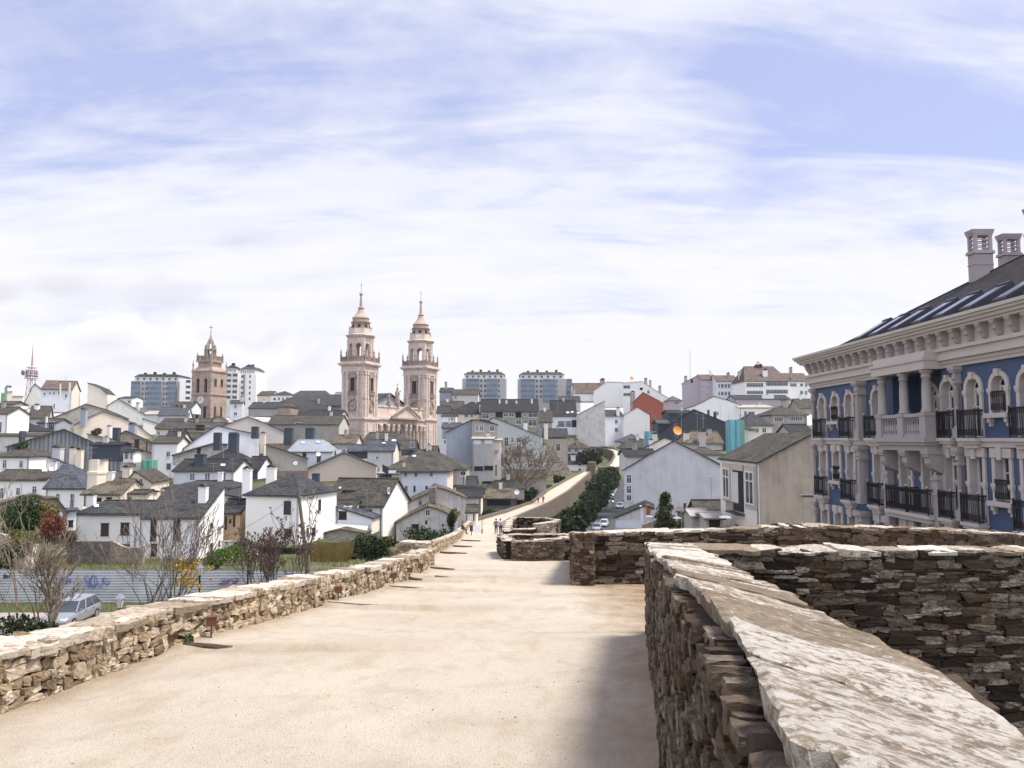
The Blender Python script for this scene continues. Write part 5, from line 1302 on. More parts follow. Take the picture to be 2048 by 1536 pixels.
    for k in range(8):
        st = m.n; arch_panel(m, -side / 2, side / 2, 25.7, 34.4, -0.85, 0.85, 27.4, 31.2, -ap, -ap + 0.9)
        m.obox((-side / 2 - 0.02, -ap - 0.22, 25.7), (0.55, 0, 0), (0, 0.21, 0), (0, 0, 8.0)); m.obox((side / 2 - 0.53, -ap - 0.22, 25.7), (0.55, 0, 0), (0, 0.21, 0), (0, 0, 8.0))
        m.obox((-1.1, -ap - 0.12, 31.0), (0.25, 0, 0), (0, 0.115, 0), (0, 0, 0.3)); m.obox((0.85, -ap - 0.12, 31.0), (0.25, 0, 0), (0, 0.115, 0), (0, 0, 0.3))
        xf(m, Matrix.Translation((w / 2, w / 2, 0)) @ Matrix.Rotation(k * pi / 4 + pi / 8, 4, 'Z'), st)
    m.lathe((w / 2, w / 2, 0), [(4.5, 34.0), (4.9, 34.4), (5.2, 34.75), (5.2, 34.95), (4.2, 35.2), (4.0, 37.2), (3.2, 37.25)], 8, 0)
    obj('belfry', m, CA, to, local=True)
    m = MB()
    for k in range(8):
        a = k * pi / 4; finial(m, w / 2 + 3.75 * cos(a), w / 2 + 3.75 * sin(a), 37.2, 2.2, 0.34)
    m.lathe((w / 2, w / 2, 0), [(3.1, 37.2), (3.0, 40.6), (3.35, 40.8), (3.45, 41.2), (2.9, 41.4), (2.75, 42.9), (3.0, 43.1), (2.9, 43.3)], 16)
    obj('drum', _up(m), CD, to, local=True)
    m = MB()
    for k in range(8):
        a = k * pi / 4 + pi / 8; x, y = w / 2 + 3.02 * cos(a), w / 2 + 3.02 * sin(a); m.box((x, y, 39.2), (0.25, 0.9, 1.3), a)
    obj('window', _up(m), DARK, to, local=True)
    m = MB(); m.lathe((w / 2, w / 2, 0), [(2.9, 43.25), (2.6, 43.9), (2.1, 44.6), (1.55, 45.5), (1.1, 46.7), (0.85, 47.8), (1.05, 48.0), (1.15, 48.25), (0.6, 48.5), (0.5, 49.4), (0.42, 52.0), (0.3, 54.2), (0.5, 54.4), (0.62, 55.0), (0.45, 55.6), (0.12, 55.9), (0.08, 57.0)], 16)
    obj('spire', _up(m), plaster('ochre_stone', (0.46, 0.355, 0.275), (0.20, 0.145, 0.11), 0.8), to, smooth=False, local=True)
    m = MB(); m.tube((w / 2, w / 2, 56.5), (w / 2, w / 2, 60.6), 0.07, k=5); m.tube((w / 2 - 0.8, w / 2, 59.2), (w / 2 + 0.8, w / 2, 59.2), 0.07, k=5); obj('cross', _up(m), TRIM, to, local=True)
    return to

def build_cathedral():
    th = radians(70); Yn = 250.0; c0 = P(728, 800, Yn)
    # scale so that spire tops meet the picture: 53 units -> 49.4 built
    K1 = 1.0
    root = thing('cathedral', 'pink granite cathedral front with twin domed bell towers and pediment between them', 'cathedral', (c0.x, c0.y, 0), th)
    zb = terr(c0.x, c0.y) - 2
    w = 8.7
    cath_tower(root, (0, 0, 0), K1, -24)
    # place the second tower where its near corner meets its column of the picture
    u = Vector((cos(th), sin(th), 0)); n = Vector((sin(th), -cos(th), 0))
    q = hit(851, 800, Vector((c0.x, c0.y, 0)), n); D = (Vector((q.x, q.y, 0)) - Vector((c0.x, c0.y, 0))).dot(u)
    Y2 = q.y; K2 = (876 - 577) / 1500 * (Y2 + 4) / 53.5
    cath_tower(root, (D, 0, 0), K2, -22)
    a0, a1 = w * K1 + 0.3, D - 0.3
    CA, CD = W['cath'], W['cathdark']
    f = MB(); zE = 6.3; zE2 = 7.2
    def fz(x, z): return z * (1 + 0.14 * (x - a0) / (a1 - a0))      # level lines seen along a long front
    f.obox((a0, 1.2, -20), (a1 - a0, 0, 0), (0, 3, 0), (0, 0, 26.6)); f.obox((a0, 0.2, 4.9), (a1 - a0, 0, 0), (0, 1.0, 0), (0, 0, 1.6)); f.obox((a0, -0.4, 6.503), (a1 - a0, 0, 0), (0, 1.6, 0), (0, 0, 0.8)); f.obox((a0, 1.0, 7.303), (a1 - a0, 0, 0), (0, 1.6, 0), (0, 0, 3.6)); f.obox((a0, 0.7, 10.903), (a1 - a0, 0, 0), (0, 2.0, 0), (0, 0, 0.55))
    obj('front_wall', f, CA, root, local=True)
    L = a1 - a0; x0, x1, xa = a0 + L * 0.235, a0 + L * 0.80, a0 + L * 0.53
    p = MB(); p.prism([(x0, -0.9, 7.31), (x1, -0.9, 7.31), (xa, -0.9, 11.4)], (0, 1.89, 0))
    po = obj('pediment', p, CA, root, local=True)
    p = MB(); t = 0.6
    for (A, B) in (((x0 - 0.8, 7.31), (xa, 11.55)), ((xa, 11.55), (x1 + 0.8, 7.31))):
        d = Vector((B[0] - A[0], 0, B[1] - A[1])); p.obox((A[0], -1.6, A[1]), d, (0, 0.7, 0), (0, 0, t))
    p.obox((x0 - 0.8, -1.6, 6.7), (x1 - x0 + 1.6, 0, 0), (0, 0.7, 0), (0, 0, 0.6)); obj('cornice', p, CD, po, local=True)
    for i, fx in enumerate((0.06, 0.20, 0.30, 0.40, 0.56, 0.66, 0.80, 0.90, 0.97)):
        m = MB(); m.lathe((a0 + L * fx, 0.0, 0), [(0.85, -20), (0.85, -10), (0.7, -9.5), (0.62, 2.6), (0.72, 2.75), (0.62, 2.9), (0.7, 3.3), (0.84, 4.3), (0.84, 4.88)], 10); obj('column', m, CA, root, local=True, smooth=True)
    for fx in (0.13, 0.35, 0.48, 0.73):
        m = MB(); c = a0 + L * fx; m.prism([(c - 1.3, 1.1, -14), (c + 1.3, 1.1, -14), (c + 1.3, 1.1, 1.2)] + [(c + 1.3 * cos(pi * i / 8), 1.1, 1.2 + 1.6 * sin(pi * i / 8)) for i in range(1, 8)] + [(c - 1.3, 1.1, 1.2)], (0, 0.099, 0)); obj('window', m, DARK, root, local=True)
        m = MB(); K = 10
        for i in range(K):
            A_ = pi * i / K; B_ = pi * (i + 1) / K
            m.prism([(c + 1.3 * cos(A_), 0.8, 1.2 + 1.6 * sin(A_)), (c + 1.3 * cos(B_), 0.8, 1.2 + 1.6 * sin(B_)), (c + 1.8 * cos(B_), 0.8, 1.2 + 2.1 * sin(B_)), (c + 1.8 * cos(A_), 0.8, 1.2 + 2.1 * sin(A_))], (0, 0.39, 0))
        obj('window_arch', m, CD, root, local=True)
    for fx, h in ((0.258, 4.6), (0.43, 7.6), (0.62, 4.8), (0.90, 4.4)):        # statues on pedestals
        m = MB(); x = a0 + L * fx; b = 11.46
        m.box((x, 0.9, b + 0.6), (1.5, 1.5, 1.2)); s = h / 6.4
        m.lathe((x, 0.9, b + 1.2), [(0.85 * s, 0), (0.75 * s, 1.2 * s), (0.62 * s, 2.2 * s), (0.78 * s, 3.1 * s), (0.68 * s, 3.6 * s), (0.28 * s, 3.9 * s), (0.36 * s, 4.25 * s), (0.36 * s, 4.6 * s), (0.12 * s, 4.95 * s)], 9)
        m.tube((x - 0.6 * s, 0.8, b + 1.2 + 3.2 * s), (x - 1.1 * s, 0.3, b + 1.2 + 2.2 * s), 0.2 * s, 0.15 * s, 6); m.tube((x + 0.6 * s, 0.8, b + 1.2 + 3.2 * s), (x + 1.0 * s, 0.2, b + 1.2 + 3.9 * s), 0.2 * s, 0.14 * s, 6)
        if fx == 0.43: m.tube((x, 0.9, b + 1.2 + 4.9 * s), (x, 0.9, b + 2.6 + 4.9 * s), 0.12, k=5); m.tube((x - 0.6, 0.9, b + 2.2 + 4.9 * s), (x + 0.6, 0.9, b + 2.2 + 4.9 * s), 0.1, k=5)
        obj('statue', m, CD, root, local=True)
    n_ = MB(); n_.obox((a0 + 2, 6, -20), (L - 4, 0, 0), (0, 40, 0), (0, 0, 31.5)); n_.prism([(a0 + 2, 6, 11.4), (a0 + L - 2, 6, 11.4), (a0 + L / 2, 6, 16.2)], (0, 39, 0)); obj('nave_wall', n_, W['bluegrey'], root, local=True)
    r = MB(); slab(r, [(a0 + 1, 5, 11.5), (a0 + 1, 47, 11.5), (a0 + L / 2, 47, 16.6), (a0 + L / 2, 5, 16.6)], 0.3); slab(r, [(a0 + L / 2, 5, 16.6), (a0 + L / 2, 47, 16.6), (a0 + L - 1, 47, 11.5), (a0 + L - 1, 5, 11.5)], 0.3); obj('roof', r, W['slate'], root, local=True)
    lw = MB(); lw.obox((w * K1 - 0.6, -0.6, -22), (-0.2, 0, 0), (0, 34, 0), (0, 0, 14)); 
    # flank of the left side: long lower nave wall going back
    s = MB(); s.obox((0.6, w * K1 + 0.1, -22), (w * K1 - 1, 0, 0), (0, 30, 0), (0, 0, 26.5)); obj('side_chapel_wall', s, W['bell'], root, local=True)

def build_belltower():
    th = radians(72); Yn = 285.0; c0 = P(424, 700, Yn); k = Yn / 1500
    w = 9.0; root = thing('bell_tower', 'square old granite bell tower with clock, paired bell arches and openwork crown', 'bell tower', (c0.x, c0.y, 0), th)
    z = lambda py: (876 - py) * k
    B = W['bell']; CD = W['cathdark']
    t = MB()
    def bx(o, z0, z1, mb=t): mb.obox((-o, -o, z0), (w + 2 * o, 0, 0), (0, w + 2 * o, 0), (0, 0, z1 - z0))
    lo = z(788)
    bx(-1.0, -22, z(742))
    bx(0.0, -22, z(806)); bx(0.3, lo - 0.35, lo); bx(0.35, z(742.5), z(741))
    # faces with paired arches
    sw = Matrix(((0, 1, 0, 0), (1, 0, 0, 0), (0, 0, 1, 0), (0, 0, 0, 1)))
    for face in range(2):
        st = t.n; e = 0.0 if face == 0 else 1.003
        arch_panel(t, e, w / 2, lo, z(742.5), w * 0.20, w * 0.36, z(773 if face == 0 else 785), z(760), 0.0, 1.0); arch_panel(t, w / 2, w, lo, z(742.5), w * 0.60, w * 0.76, z(773 if face == 0 else 785), z(760), 0.0, 1.0)
        arch_panel(t, e, w / 2, z(806), lo - 0.35, w * 0.22, w * 0.35, z(834), z(814), 0.0, 0.0 + 1.0) if False else None
        t.obox((e, 0.0, z(806)), (w - e, 0, 0), (0, 1.0, 0), (0, 0, lo - 0.35 - z(806)))
        if face: xf(t, sw, st)
    to = obj('tower', t, B, root, local=True)
    for face in range(2):
        M = sw if face else Matrix.Identity(4)
        for c in (0.28, 0.68):
            m = MB(); cc = w * c; m.prism([(cc - 0.6, -0.05, z(836)), (cc + 0.6, -0.05, z(836)), (cc + 0.6, -0.05, z(815))] + [(cc + 0.6 * cos(pi * i / 6), -0.05, z(815) + 0.6 * sin(pi * i / 6)) for i in range(1, 6)] + [(cc - 0.6, -0.05, z(815))], (0, 0.048, 0)); xf(m, M); obj('window', m, flat('red_dark_opening', (0.07, 0.03, 0.025), 0.9) if face == 0 else DARK, root, local=True)
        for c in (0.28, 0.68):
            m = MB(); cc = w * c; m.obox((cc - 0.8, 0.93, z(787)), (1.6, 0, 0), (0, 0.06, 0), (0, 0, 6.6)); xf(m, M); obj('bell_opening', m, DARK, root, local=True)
    m = MB(); K = 24; m.lathe((0, 0, 0), [(1.45, 0), (1.45, 0.18), (1.2, 0.2), (0.0, 0.2)], K); xf(m, Matrix.Translation((-0.02, w * 0.50, z(800))) @ Matrix.Rotation(-pi / 2, 4, 'Y')); ck = obj('clock_face', m, flat('clock_white', (0.72, 0.72, 0.7), 0.6), root, local=True)
    m = MB(); m.obox((-0.32, w * 0.5 - 0.08, z(800)), (0.06, 0, 0), (0, 0.16, 0), (0, 0, 1.0)); m.obox((-0.32, w * 0.5, z(800) - 0.08), (0.06, 0, 0), (0, 0.75, 0), (0, 0, 0.16)); obj('clock_hand', m, DARK, ck, local=True)
    # set-back upper storey, crown, lantern
    m = MB()
    m.prism([(0.0, 0.0, z(741)), (w, 0.0, z(741)), (w, w, z(741)), (0, w, z(741))], (0, 0, 0.3))
    V = [(0.1, 0.1, z(740)), (w - .1, 0.1, z(740)), (w - .1, w - .1, z(740)), (0.1, w - .1, z(740)), (1.4, 1.4, z(732)), (w - 1.4, 1.4, z(732)), (w - 1.4, w - 1.4, z(732)), (1.4, w - 1.4, z(732))]
    m.add(V, [(0, 1, 5, 4), (1, 2, 6, 5), (2, 3, 7, 6), (3, 0, 4, 7), (4, 5, 6, 7)])
    m.obox((1.5, 1.5, z(732)), (w - 3, 0, 0), (0, w - 3, 0), (0, 0, z(722) - z(732))); m.obox((0.9, 0.9, z(722)), (w - 1.8, 0, 0), (0, w - 1.8, 0), (0, 0, 0.5))
    obj('upper_storey', m, B, root, local=True)
    m = MB()
    for face in range(4):
        st = m.n; a = 1.2; L = w - 2.4; zz = z(722) + 0.5
        m.obox((a, a, zz), (L, 0, 0), (0, 0.35, 0), (0, 0, 0.25)); m.obox((a, a, zz + 1.75), (L, 0, 0), (0, 0.35, 0), (0, 0, 0.25))
        for i in range(9): m.obox((a + i * L / 8.3, a + 0.05, zz + 0.25), (0.25, 0, 0), (0, 0.25, 0), (0, 0, 1.5))
        m.box((a + 0.1, a + 0.1, zz + 1.1), (0.6, 0.6, 2.2)); finial(m, a + 0.1, a + 0.1, zz + 2.1, 1.3, 0.3); finial(m, 0.25, 0.25, z(741), 4.6, 0.42)
        xf(m, Matrix.Translation((w / 2, w / 2, 0)) @ Matrix.Rotation(face * pi / 2, 4, 'Z') @ Matrix.Translation((-w / 2, -w / 2, 0)), st)
    obj('balustrade', m, CD, root, local=True)
    m = MB(); R = 1.9; zl0, zl1 = z(722), z(694)
    for k_ in range(6):
        a = k_ * pi / 3; x, y = w / 2 + R * cos(a), w / 2 + R * sin(a); m.box((x, y, (zl0 + zl1) / 2), (0.6, 0.6, zl1 - zl0), a); finial(m, x, y, zl1, 2.0, 0.3)
        m.tube((x, y, zl1), (w / 2 + 0.5 * cos(a), w / 2 + 0.5 * sin(a), z(672)), 0.22, 0.12, 5)
    m.lathe((w / 2, w / 2, 0), [(2.1, zl0), (2.1, zl0 + 1.8), (1.3, zl0 + 1.85)], 6); m.lathe((w / 2, w / 2, 0), [(2.2, zl1 - 0.6), (2.35, zl1), (1.2, zl1 + 0.05)], 6)
    m.lathe((w / 2, w / 2, 0), [(1.0, z(682)), (0.9, z(676)), (0.5, z(672)), (0.28, z(668)), (0.12, z(660)), (0.3, z(659)), (0.1, z(657))], 8)
    obj('lantern_crown', m, CD, root, local=True)
    m = MB(); m.tube((w / 2, w / 2, z(662)), (w / 2, w / 2, z(643)), 0.08, k=5); m.tube((w / 2 - 0.9, w / 2, z(649.5)), (w / 2 + 0.9, w / 2, z(649.5)), 0.08, k=5); m.tube((w / 2, w / 2 - 0.9, z(649.5)), (w / 2, w / 2 + 0.9, z(649.5)), 0.08, k=5); obj('cross', m, TRIM, root, local=True)
    m = MB(); m.lathe((w / 2, w / 2, zl0 + 2), [(0.75, 0), (0.6, 0.5), (0.45, 1.2), (0.1, 1.4)], 10); obj('bell', m, flat('bronze', (0.12, 0.08, 0.04), 0.5, 0.6), root, local=True)
# ------------------------------------------------------------------ the old town, back to front
def build_town():
    # ---- near left row
    EV('low white house wing with two dark brown shuttered windows and slate roof', 'F', 82, 0, 790, 842, 1472, 722, 6.5, 'whiteclean', 'slate', hl=1.2, w=[(1030, 960, 1118, 1080, 'd'), (1232, 955, 1325, 1072, 'd'), (1245, 1175, 1325, 1205, 'd'), ('s', 962, 770, 1015, 800)], c=[(885, 675, 955, 745)], yb=1290)
    EV('white house with tall dark shutters and bright sunlit side wall, single pitch slate roof', 'G', 80.5, 0, -64, 1035, 513, 708, 6.6, 'whiteclean', 'slate', rf=1.0, oh=0.25, w=[(0, 1075, 70, 1285, 'd'), (235, 1073, 317, 1283, 'd'), (8, 1325, 75, 1440, 'd'), ('r', 612, 1100, 642, 1170, 'k'), ('r', 612, 1315, 642, 1408, 'd'), ('r', 700, 1290, 716, 1340, 'd'), ('r', 692, 1130, 732, 1162, 'a')], c=[(487, 728, 572, 940, 'whiteclean', 2.5)], yb=1450)
    EV('narrow peach coloured house squeezed between two white houses', 'G', 89, 0, 740, 985, 925, 860, 5, 'peach', 'slate', w=[(765, 1040, 790, 1175, 'k'), (850, 1020, 876, 1145, 'k'), (810, 1065, 835, 1110, 'k')], yb=1290)
    GB('cream house with blank shaded wall and slanting roof edge, narrow sunlit end', 'G', 92, -8, [(750, 800), (1000, 845), (1190, 915)], 6, 'creamlite', 'slate', w=[('r', 1225, 932, 1268, 1030, 'w')], yb=1290, oh=0.5)
    EV('large white house with hipped slate roof, brown windows and two tall white chimneys', 'G', 88, -14, 985, 798, 1535, 590, 9.0, 'whiteclean', 'slate', hl=4.6, hr=4.6, w=[(1370, 880, 1446, 1022, 'k'), (1375, 1165, 1453, 1250, 'k'), ('r', 1722, 862, 1748, 990, 'k'), ('r', 1658, 1150, 1692, 1252, 'k'), ('r', 1600, 1155, 1622, 1250, 'k')], c=[(1185, 530, 1275, 715, 'whiteclean', 2.4), (940, 545, 1025, 745, 'whiteclean', 2.0)], yb=1285)
    long_h = EV('long white house with grey slate roof, one dormer and a sunlit white gable', 'H', 100, -14, 250, 798, 850, 545, 9, 'white', 'slateold', w=[(672, 857, 745, 915, 'w'), ('s', 400, 640, 425, 660), ('r', 895, 640, 915, 700, 'w')], c=[(120, 500, 190, 570, 'zincbox')], yb=1140)
    # dormer
    a = P(*rc('H', 450, 715), 101.5); b = P(*rc('H', 548, 640), 101.5); hd = (b.z - a.z) * 0.55
    m = MB(); m.obox((a.x, 101.5, a.z), (b.x - a.x, 0, 0), (0, 3.5, 0), (0, 0, hd)); slab(m, [(a.x - 0.2, 101.2, a.z + hd + 0.12), (b.x + 0.2, 101.2, a.z + hd + 0.12), (b.x + 0.2, 106, b.z + 0.5), (a.x - 0.2, 106, b.z + 0.5)], 0.1); dm = obj('dormer', m, W['slateold'], long_h)
    m = MB(); m.obox((a.x + 0.3, 101.47, a.z + 0.15), (b.x - a.x - 0.6, 0, 0), (0, 0.028, 0), (0, 0, (b.z - a.z) * 0.36)); obj('window', m, SKYL, dm)
    GB('blue white lean-to shed wall with sloping top, between the two white houses', 'H', 95, -6, [(390, 835), (735, 945)], 4, 'bluewhite', 'slateblue', w=[(395, 890, 478, 965, 'h')], yb=1090, name='shed', cat='shed', rwall='creamlite')
    GB('low outbuilding with patchy white collapsed roof and rubble base', 'H', 92, -4, [(270, 1092), (420, 1060), (650, 1100)], 3, 'rubblegrey', 'stoneroof', yb=1160, name='shed', cat='shed')
    EV('tumbledown shed with whitish lichened roof sloping toward us', 'H', 93.5, 0, 275, 1080, 660, 925, 3.2, 'rubble', 'ruincap', rf=0.9, yb=1150, name='shed', cat='shed', w=[('s', 300, 1000, 330, 1035)])
    EV('small white shed with old slate roof behind the collapsed outbuilding', 'H', 97, -8, 262, 850, 545, 765, 4, 'white', 'slateold', yb=1000, name='shed', cat='shed', w=[(290, 900, 330, 950, 'h')])
    # ruins by the wall
    der_h = GB('derelict house with dirty white gable, mossy roof edge and square chimney block', 'H', 106, 0, [(862, 900), (1062, 822), (1160, 760), (1315, 690), (1385, 625), (1545, 672), (1702, 745)], 7, 'peel', 'stoneroof', w=[(948, 930, 1020, 1040, 'b'), (1225, 790, 1240, 810, 'h')], yb=1160)
    a = P(*rc('H', 1318, 800), 104.5); b = P(*rc('H', 1388, 640), 104.5); ck = MB(); ck.obox((a.x, 104.4, a.z), (b.x - a.x, 0, 0), (0, 2, 0), (0, 0, b.z - a.z)); obj('chimney', ck, W['rubbledark'], der_h)
    GB('abandoned whitewashed stone cottage with peeling gable, crossed shutter and dark doorway', 'H', 100, 3, [(988, 985), (1140, 905), (1310, 825), (1420, 855), (1530, 905)], 7, 'peel', 'stoneroof', w=[(1282, 862, 1335, 935, 'w'), (1142, 1022, 1218, 1112, 'h'), (1283, 985, 1302, 1010, 'h'), (1448, 1010, 1480, 1045, 'w')], yb=1165, oh=0.35)
    m = MB(); a = P(*rc('H', 1586, 1085), 97); b = P(*rc('H', 1608, 872), 97); m.obox((a.x, 97, a.z - 1), (b.x - a.x, 0, 0), (0, 0.5, 0), (0, 0, b.z - a.z + 1)); m.obox((a.x - 0.1, 96.9, b.z), (b.x - a.x + 0.2, 0, 0), (0, 0.7, 0), (0, 0, 0.15)); single('white_post', m, W['white'], 'tall white gate post beside the ivy at the abandoned cottage', 'post')
    EV('little white house end with old roof beside the parapet', 'H', 102, 0, 1712, 880, 1808, 815, 4, 'creamlite', 'slateold', yb=1010, w=[(1770, 890, 1792, 985, 'w')])
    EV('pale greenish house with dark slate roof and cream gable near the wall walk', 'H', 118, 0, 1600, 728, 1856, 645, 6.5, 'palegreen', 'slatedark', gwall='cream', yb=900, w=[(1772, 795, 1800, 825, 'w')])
    EV('white house with bright triangular gable and slate roof, behind the pale greenish one', 'H', 128, 0, 1560, 615, 1795, 525, 6.5, 'white', 'slate', yb=760)
    # ---- second row left to centre
    EV('pale blue white three window house with broad hipped slate roof', 'H', 116, 0, 1020, 458, 1508, 250, 15, 'bluewhite', 'slateold', hl=4.5, hr=4.5, w=[(1065, 475, 1100, 530, 'w'), (1170, 475, 1205, 530, 'w'), (1328, 475, 1362, 530, 'w'), (1070, 620, 1106, 682, 'w'), (1158, 618, 1188, 688, 'w'), (1280, 618, 1312, 680, 'w'), ('s', 1150, 315, 1190, 332)], c=[(1050, 385, 1075, 450, 'cream', 1.0)], gwall='cream', yb=780, oh=0.5)
    EV('wide old slate roof behind the pale blue white house, eaves in shade', 'H', 128, 0, 880, 440, 1690, 255, 13, 'grey', 'slateold', hl=5, hr=6, yb=620, w=[(1640, 470, 1700, 520, 'w')])
    GB('tan house with plain broad gable and cream side with window', 'H', 131, 0, [(88, 440), (450, 280), (780, 412)], 12, 'tan', 'slateblue', rwall='cream', w=[('r', 842, 440, 905, 470, 'h')], yb=560)
    EV('house with teal glazed gallery beside the tan gable', 'H', 123, 0, 805, 490, 1022, 470, 6, 'cream', 'zinc', w=[(808, 500, 940, 556, 'tg'), (945, 535, 1022, 600, 'tg'), (945, 604, 1022, 680, 'tg'), (990, 720, 1008, 830, 'w')], yb=800)
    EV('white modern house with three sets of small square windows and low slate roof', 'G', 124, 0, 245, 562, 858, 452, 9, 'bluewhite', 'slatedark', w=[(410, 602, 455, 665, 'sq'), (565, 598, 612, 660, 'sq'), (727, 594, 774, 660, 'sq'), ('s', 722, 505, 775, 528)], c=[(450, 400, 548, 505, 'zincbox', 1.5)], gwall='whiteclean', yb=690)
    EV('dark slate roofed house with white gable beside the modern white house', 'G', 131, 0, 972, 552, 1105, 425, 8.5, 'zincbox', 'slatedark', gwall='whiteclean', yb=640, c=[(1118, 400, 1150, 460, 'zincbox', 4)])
    EV('low dark slate roof in front of the modern white house', 'G', 109, 0, 150, 738, 830, 672, 7, 'grey', 'slate', hl=3, hr=1, yb=800)
    EV('dark pyramid roofed house behind the modern white house', 'G', 140, 0, 535, 470, 880, 338, 10, 'grey', 'slatedark', hl=4.5, hr=4.5, yb=600, c=[(795, 175, 888, 395, 'zincbox', 4), (645, 180, 715, 300, 'zincbox', 5)])
    GB('house with wide pale blue gable and cream chimney in the middle of the old town', 'G', 160, 0, [(345, 335), (500, 220), (690, 105), (880, 150), (1120, 195)], 14, 'bluewhite', 'slatebrown', c=[(1125, 178, 1175, 390, 'cream', -0.4), (1035, 120, 1100, 185, 'zincbox', 3)], yb=480)
    GB('old stone gabled house with pale rubble wall under the wide pale blue gable', 'G', 148, 0, [(232, 412), (450, 345), (660, 288), (795, 295)], 8, 'rubblegrey', 'slateold', yb=500, w=[(480, 345, 520, 400, 'h')])
    GB('long brownish grey side wall with roof line falling to the right, white end', 'G', 150, 0, [(1190, 302), (1400, 365), (1615, 442)], 10, 'concrete', 'slateold', rwall='whiteclean', yb=560)
    GB('pinkish grey house with huge blank gable in the middle of the old town', 'G', 186, 0, [(735, 110), (870, 60), (1000, 12), (1180, 80), (1368, 165)], 14, 'pinkish', 'slatebrown', yb=280)
    EV('house with pale standing seam metal roof and two skylights', 'B', 165, 0, 1415, 1442, 1870, 1328, 11, 'bluewhite', 'zinc', hr=3.5, hl=0.5, w=[(1560, 1465, 1602, 1540, 'k'), (1708, 1458, 1750, 1600, 'k'), ('s', 1545, 1352, 1588, 1372), ('s', 1700, 1345, 1742, 1366)], yb=1600, c=[(1368, 1205, 1455, 1330, 'zincbox', 3), (1588, 1205, 1672, 1325, 'zincbox', 6)])
    EV('small grey house with blue slate roof and sunlit stone gable under the cathedral', 'H', 152, 0, 692, 255, 958, 150, 7, 'greylite', 'slateblue', gwall='creamlite', w=[(775, 320, 806, 350, 'w'), ('s', 838, 182, 878, 196), ('s', 938, 152, 985, 172)], yb=420)
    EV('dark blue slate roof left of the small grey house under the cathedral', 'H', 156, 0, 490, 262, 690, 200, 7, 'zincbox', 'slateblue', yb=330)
    EV('old mossy slate roofed house with a pointed cream gable below the cathedral', 'H', 172, 0, 310, 180, 566, 102, 8, 'concrete', 'stoneroof', gwall='cream', yb=300, hl=1)
    EV('long old slate roofs stepping down before the cathedral doors', 'H', 188, 0, 620, 190, 1160, 76, 11, 'grey', 'slateold', hl=1, hr=5, yb=260, c=[(775, 70, 800, 150, 'grey', 1)])
    EV('dark glazed house with white corner posts before the cathedral front', 'H', 178, 0, 1040, 245, 1170, 155, 8, 'zincbox', 'slateold', w=[(1128, 165, 1170, 235, 'gal')], yb=300)
    EV('low house with dark slate roof between the posts and the grey flats', 'H', 150, 0, 1180, 330, 1380, 215, 10, 'grey', 'slateold', yb=420, hl=2)
    EV('small white roof terrace house with narrow white windows', 'B', 158, 0, 1870, 1500, 2010, 1430, 6, 'white', 'zinc', w=[(1885, 1440, 1910, 1500, 'w'), (1960, 1420, 2005, 1480, 'w')], yb=1600)
    EV('grey long slate roof before the cathedral with a small gabled dormer', 'B', 205, 0, 1205, 1165, 1935, 1078, 12, 'concrete', 'slateold', yb=1320, w=[(1490, 1150, 1555, 1185, 'w')], gwall='pinkish')
    EV('long dark slate roof with hipped end left of the cathedral', 'B', 262, 0, 1420, 1045, 1890, 932, 16, 'grey', 'slate', hl=4, hr=8, yb=1150, c=[(1712, 900, 1735, 955, 'grey', 6)])
    EV('square stone turret house with hipped cap left of the cathedral', 'B', 250, 0, 1305, 985, 1440, 940, 9, 'bell', 'slateold', hl=5, hr=5, yb=1100)
    EV('flat white roofs with dark patches behind the grey slate roof', 'B', 232, 0, 1500, 1075, 1950, 1025, 10, 'whiteold', 'slatedark', yb=1150, hl=2)
    # ---- left block
    EV('white villa with orange edged hipped roof at the left edge', 'F', 125, 0, -80, 265, 305, 180, 9, 'whiteclean', 'slatebrown', hl=5, hr=4, w=[(25, 305, 72, 392, 'w'), (195, 312, 240, 388, 'w')], yb=480)
    EV('long white house with three white windows at the left edge, brownish slate roof', 'F', 110, 0, -120, 500, 468, 408, 8, 'whiteclean', 'slatebrown', w=[(-2, 592, 42, 705, 'w'), (163, 590, 212, 672, 'w'), (328, 572, 380, 655, 'w')], yb=800)
    EV('cream white house with blue grey hipped roof, two blue windows and twin skylights', 'F', 107, 0, 468, 578, 855, 338, 9, 'whiteclean', 'slateblue', hr=5, w=[(570, 650, 616, 750, 'w'), (715, 650, 765, 800, 'w'), ('s', 430, 400, 490, 432), ('s', 500, 385, 556, 428)], yb=820)
    GB('white cottage with sloping roof line and dark slates, left of the big cream chimney', 'F', 116, 0, [(490, 275), (600, 300), (862, 430)], 7, 'bluewhite', 'slatedark', yb=470, w=[], c=[(528, 180, 615, 290, 'stainblue', 0.6), (705, 185, 768, 275, 'cream', 0.8), (768, 195, 832, 360, 'cream', 0.2)])
    # great cream chimney
    a = P(*rc('F', 872, 500), 101); b = P(*rc('F', 1058, 305), 101); w_ = b.x - a.x; ct = thing('great_chimney', 'huge octagonal cream chimney with slate cap over the ruined cottage', 'chimney', (a.x + w_ / 2, 102, a.z - 2))
    m = MB(); m.lathe((a.x + w_ / 2, 102, 0), [(w_ * 0.56, a.z - 2), (w_ * 0.54, a.z + 0.6), (w_ * 0.58, a.z + 0.65), (w_ * 0.58, a.z + 0.95), (w_ * 0.5, a.z + 1.0), (w_ * 0.5, a.z + 2.6)], 8, pi / 8); obj('chimney_shaft', m, W['cream'], ct)
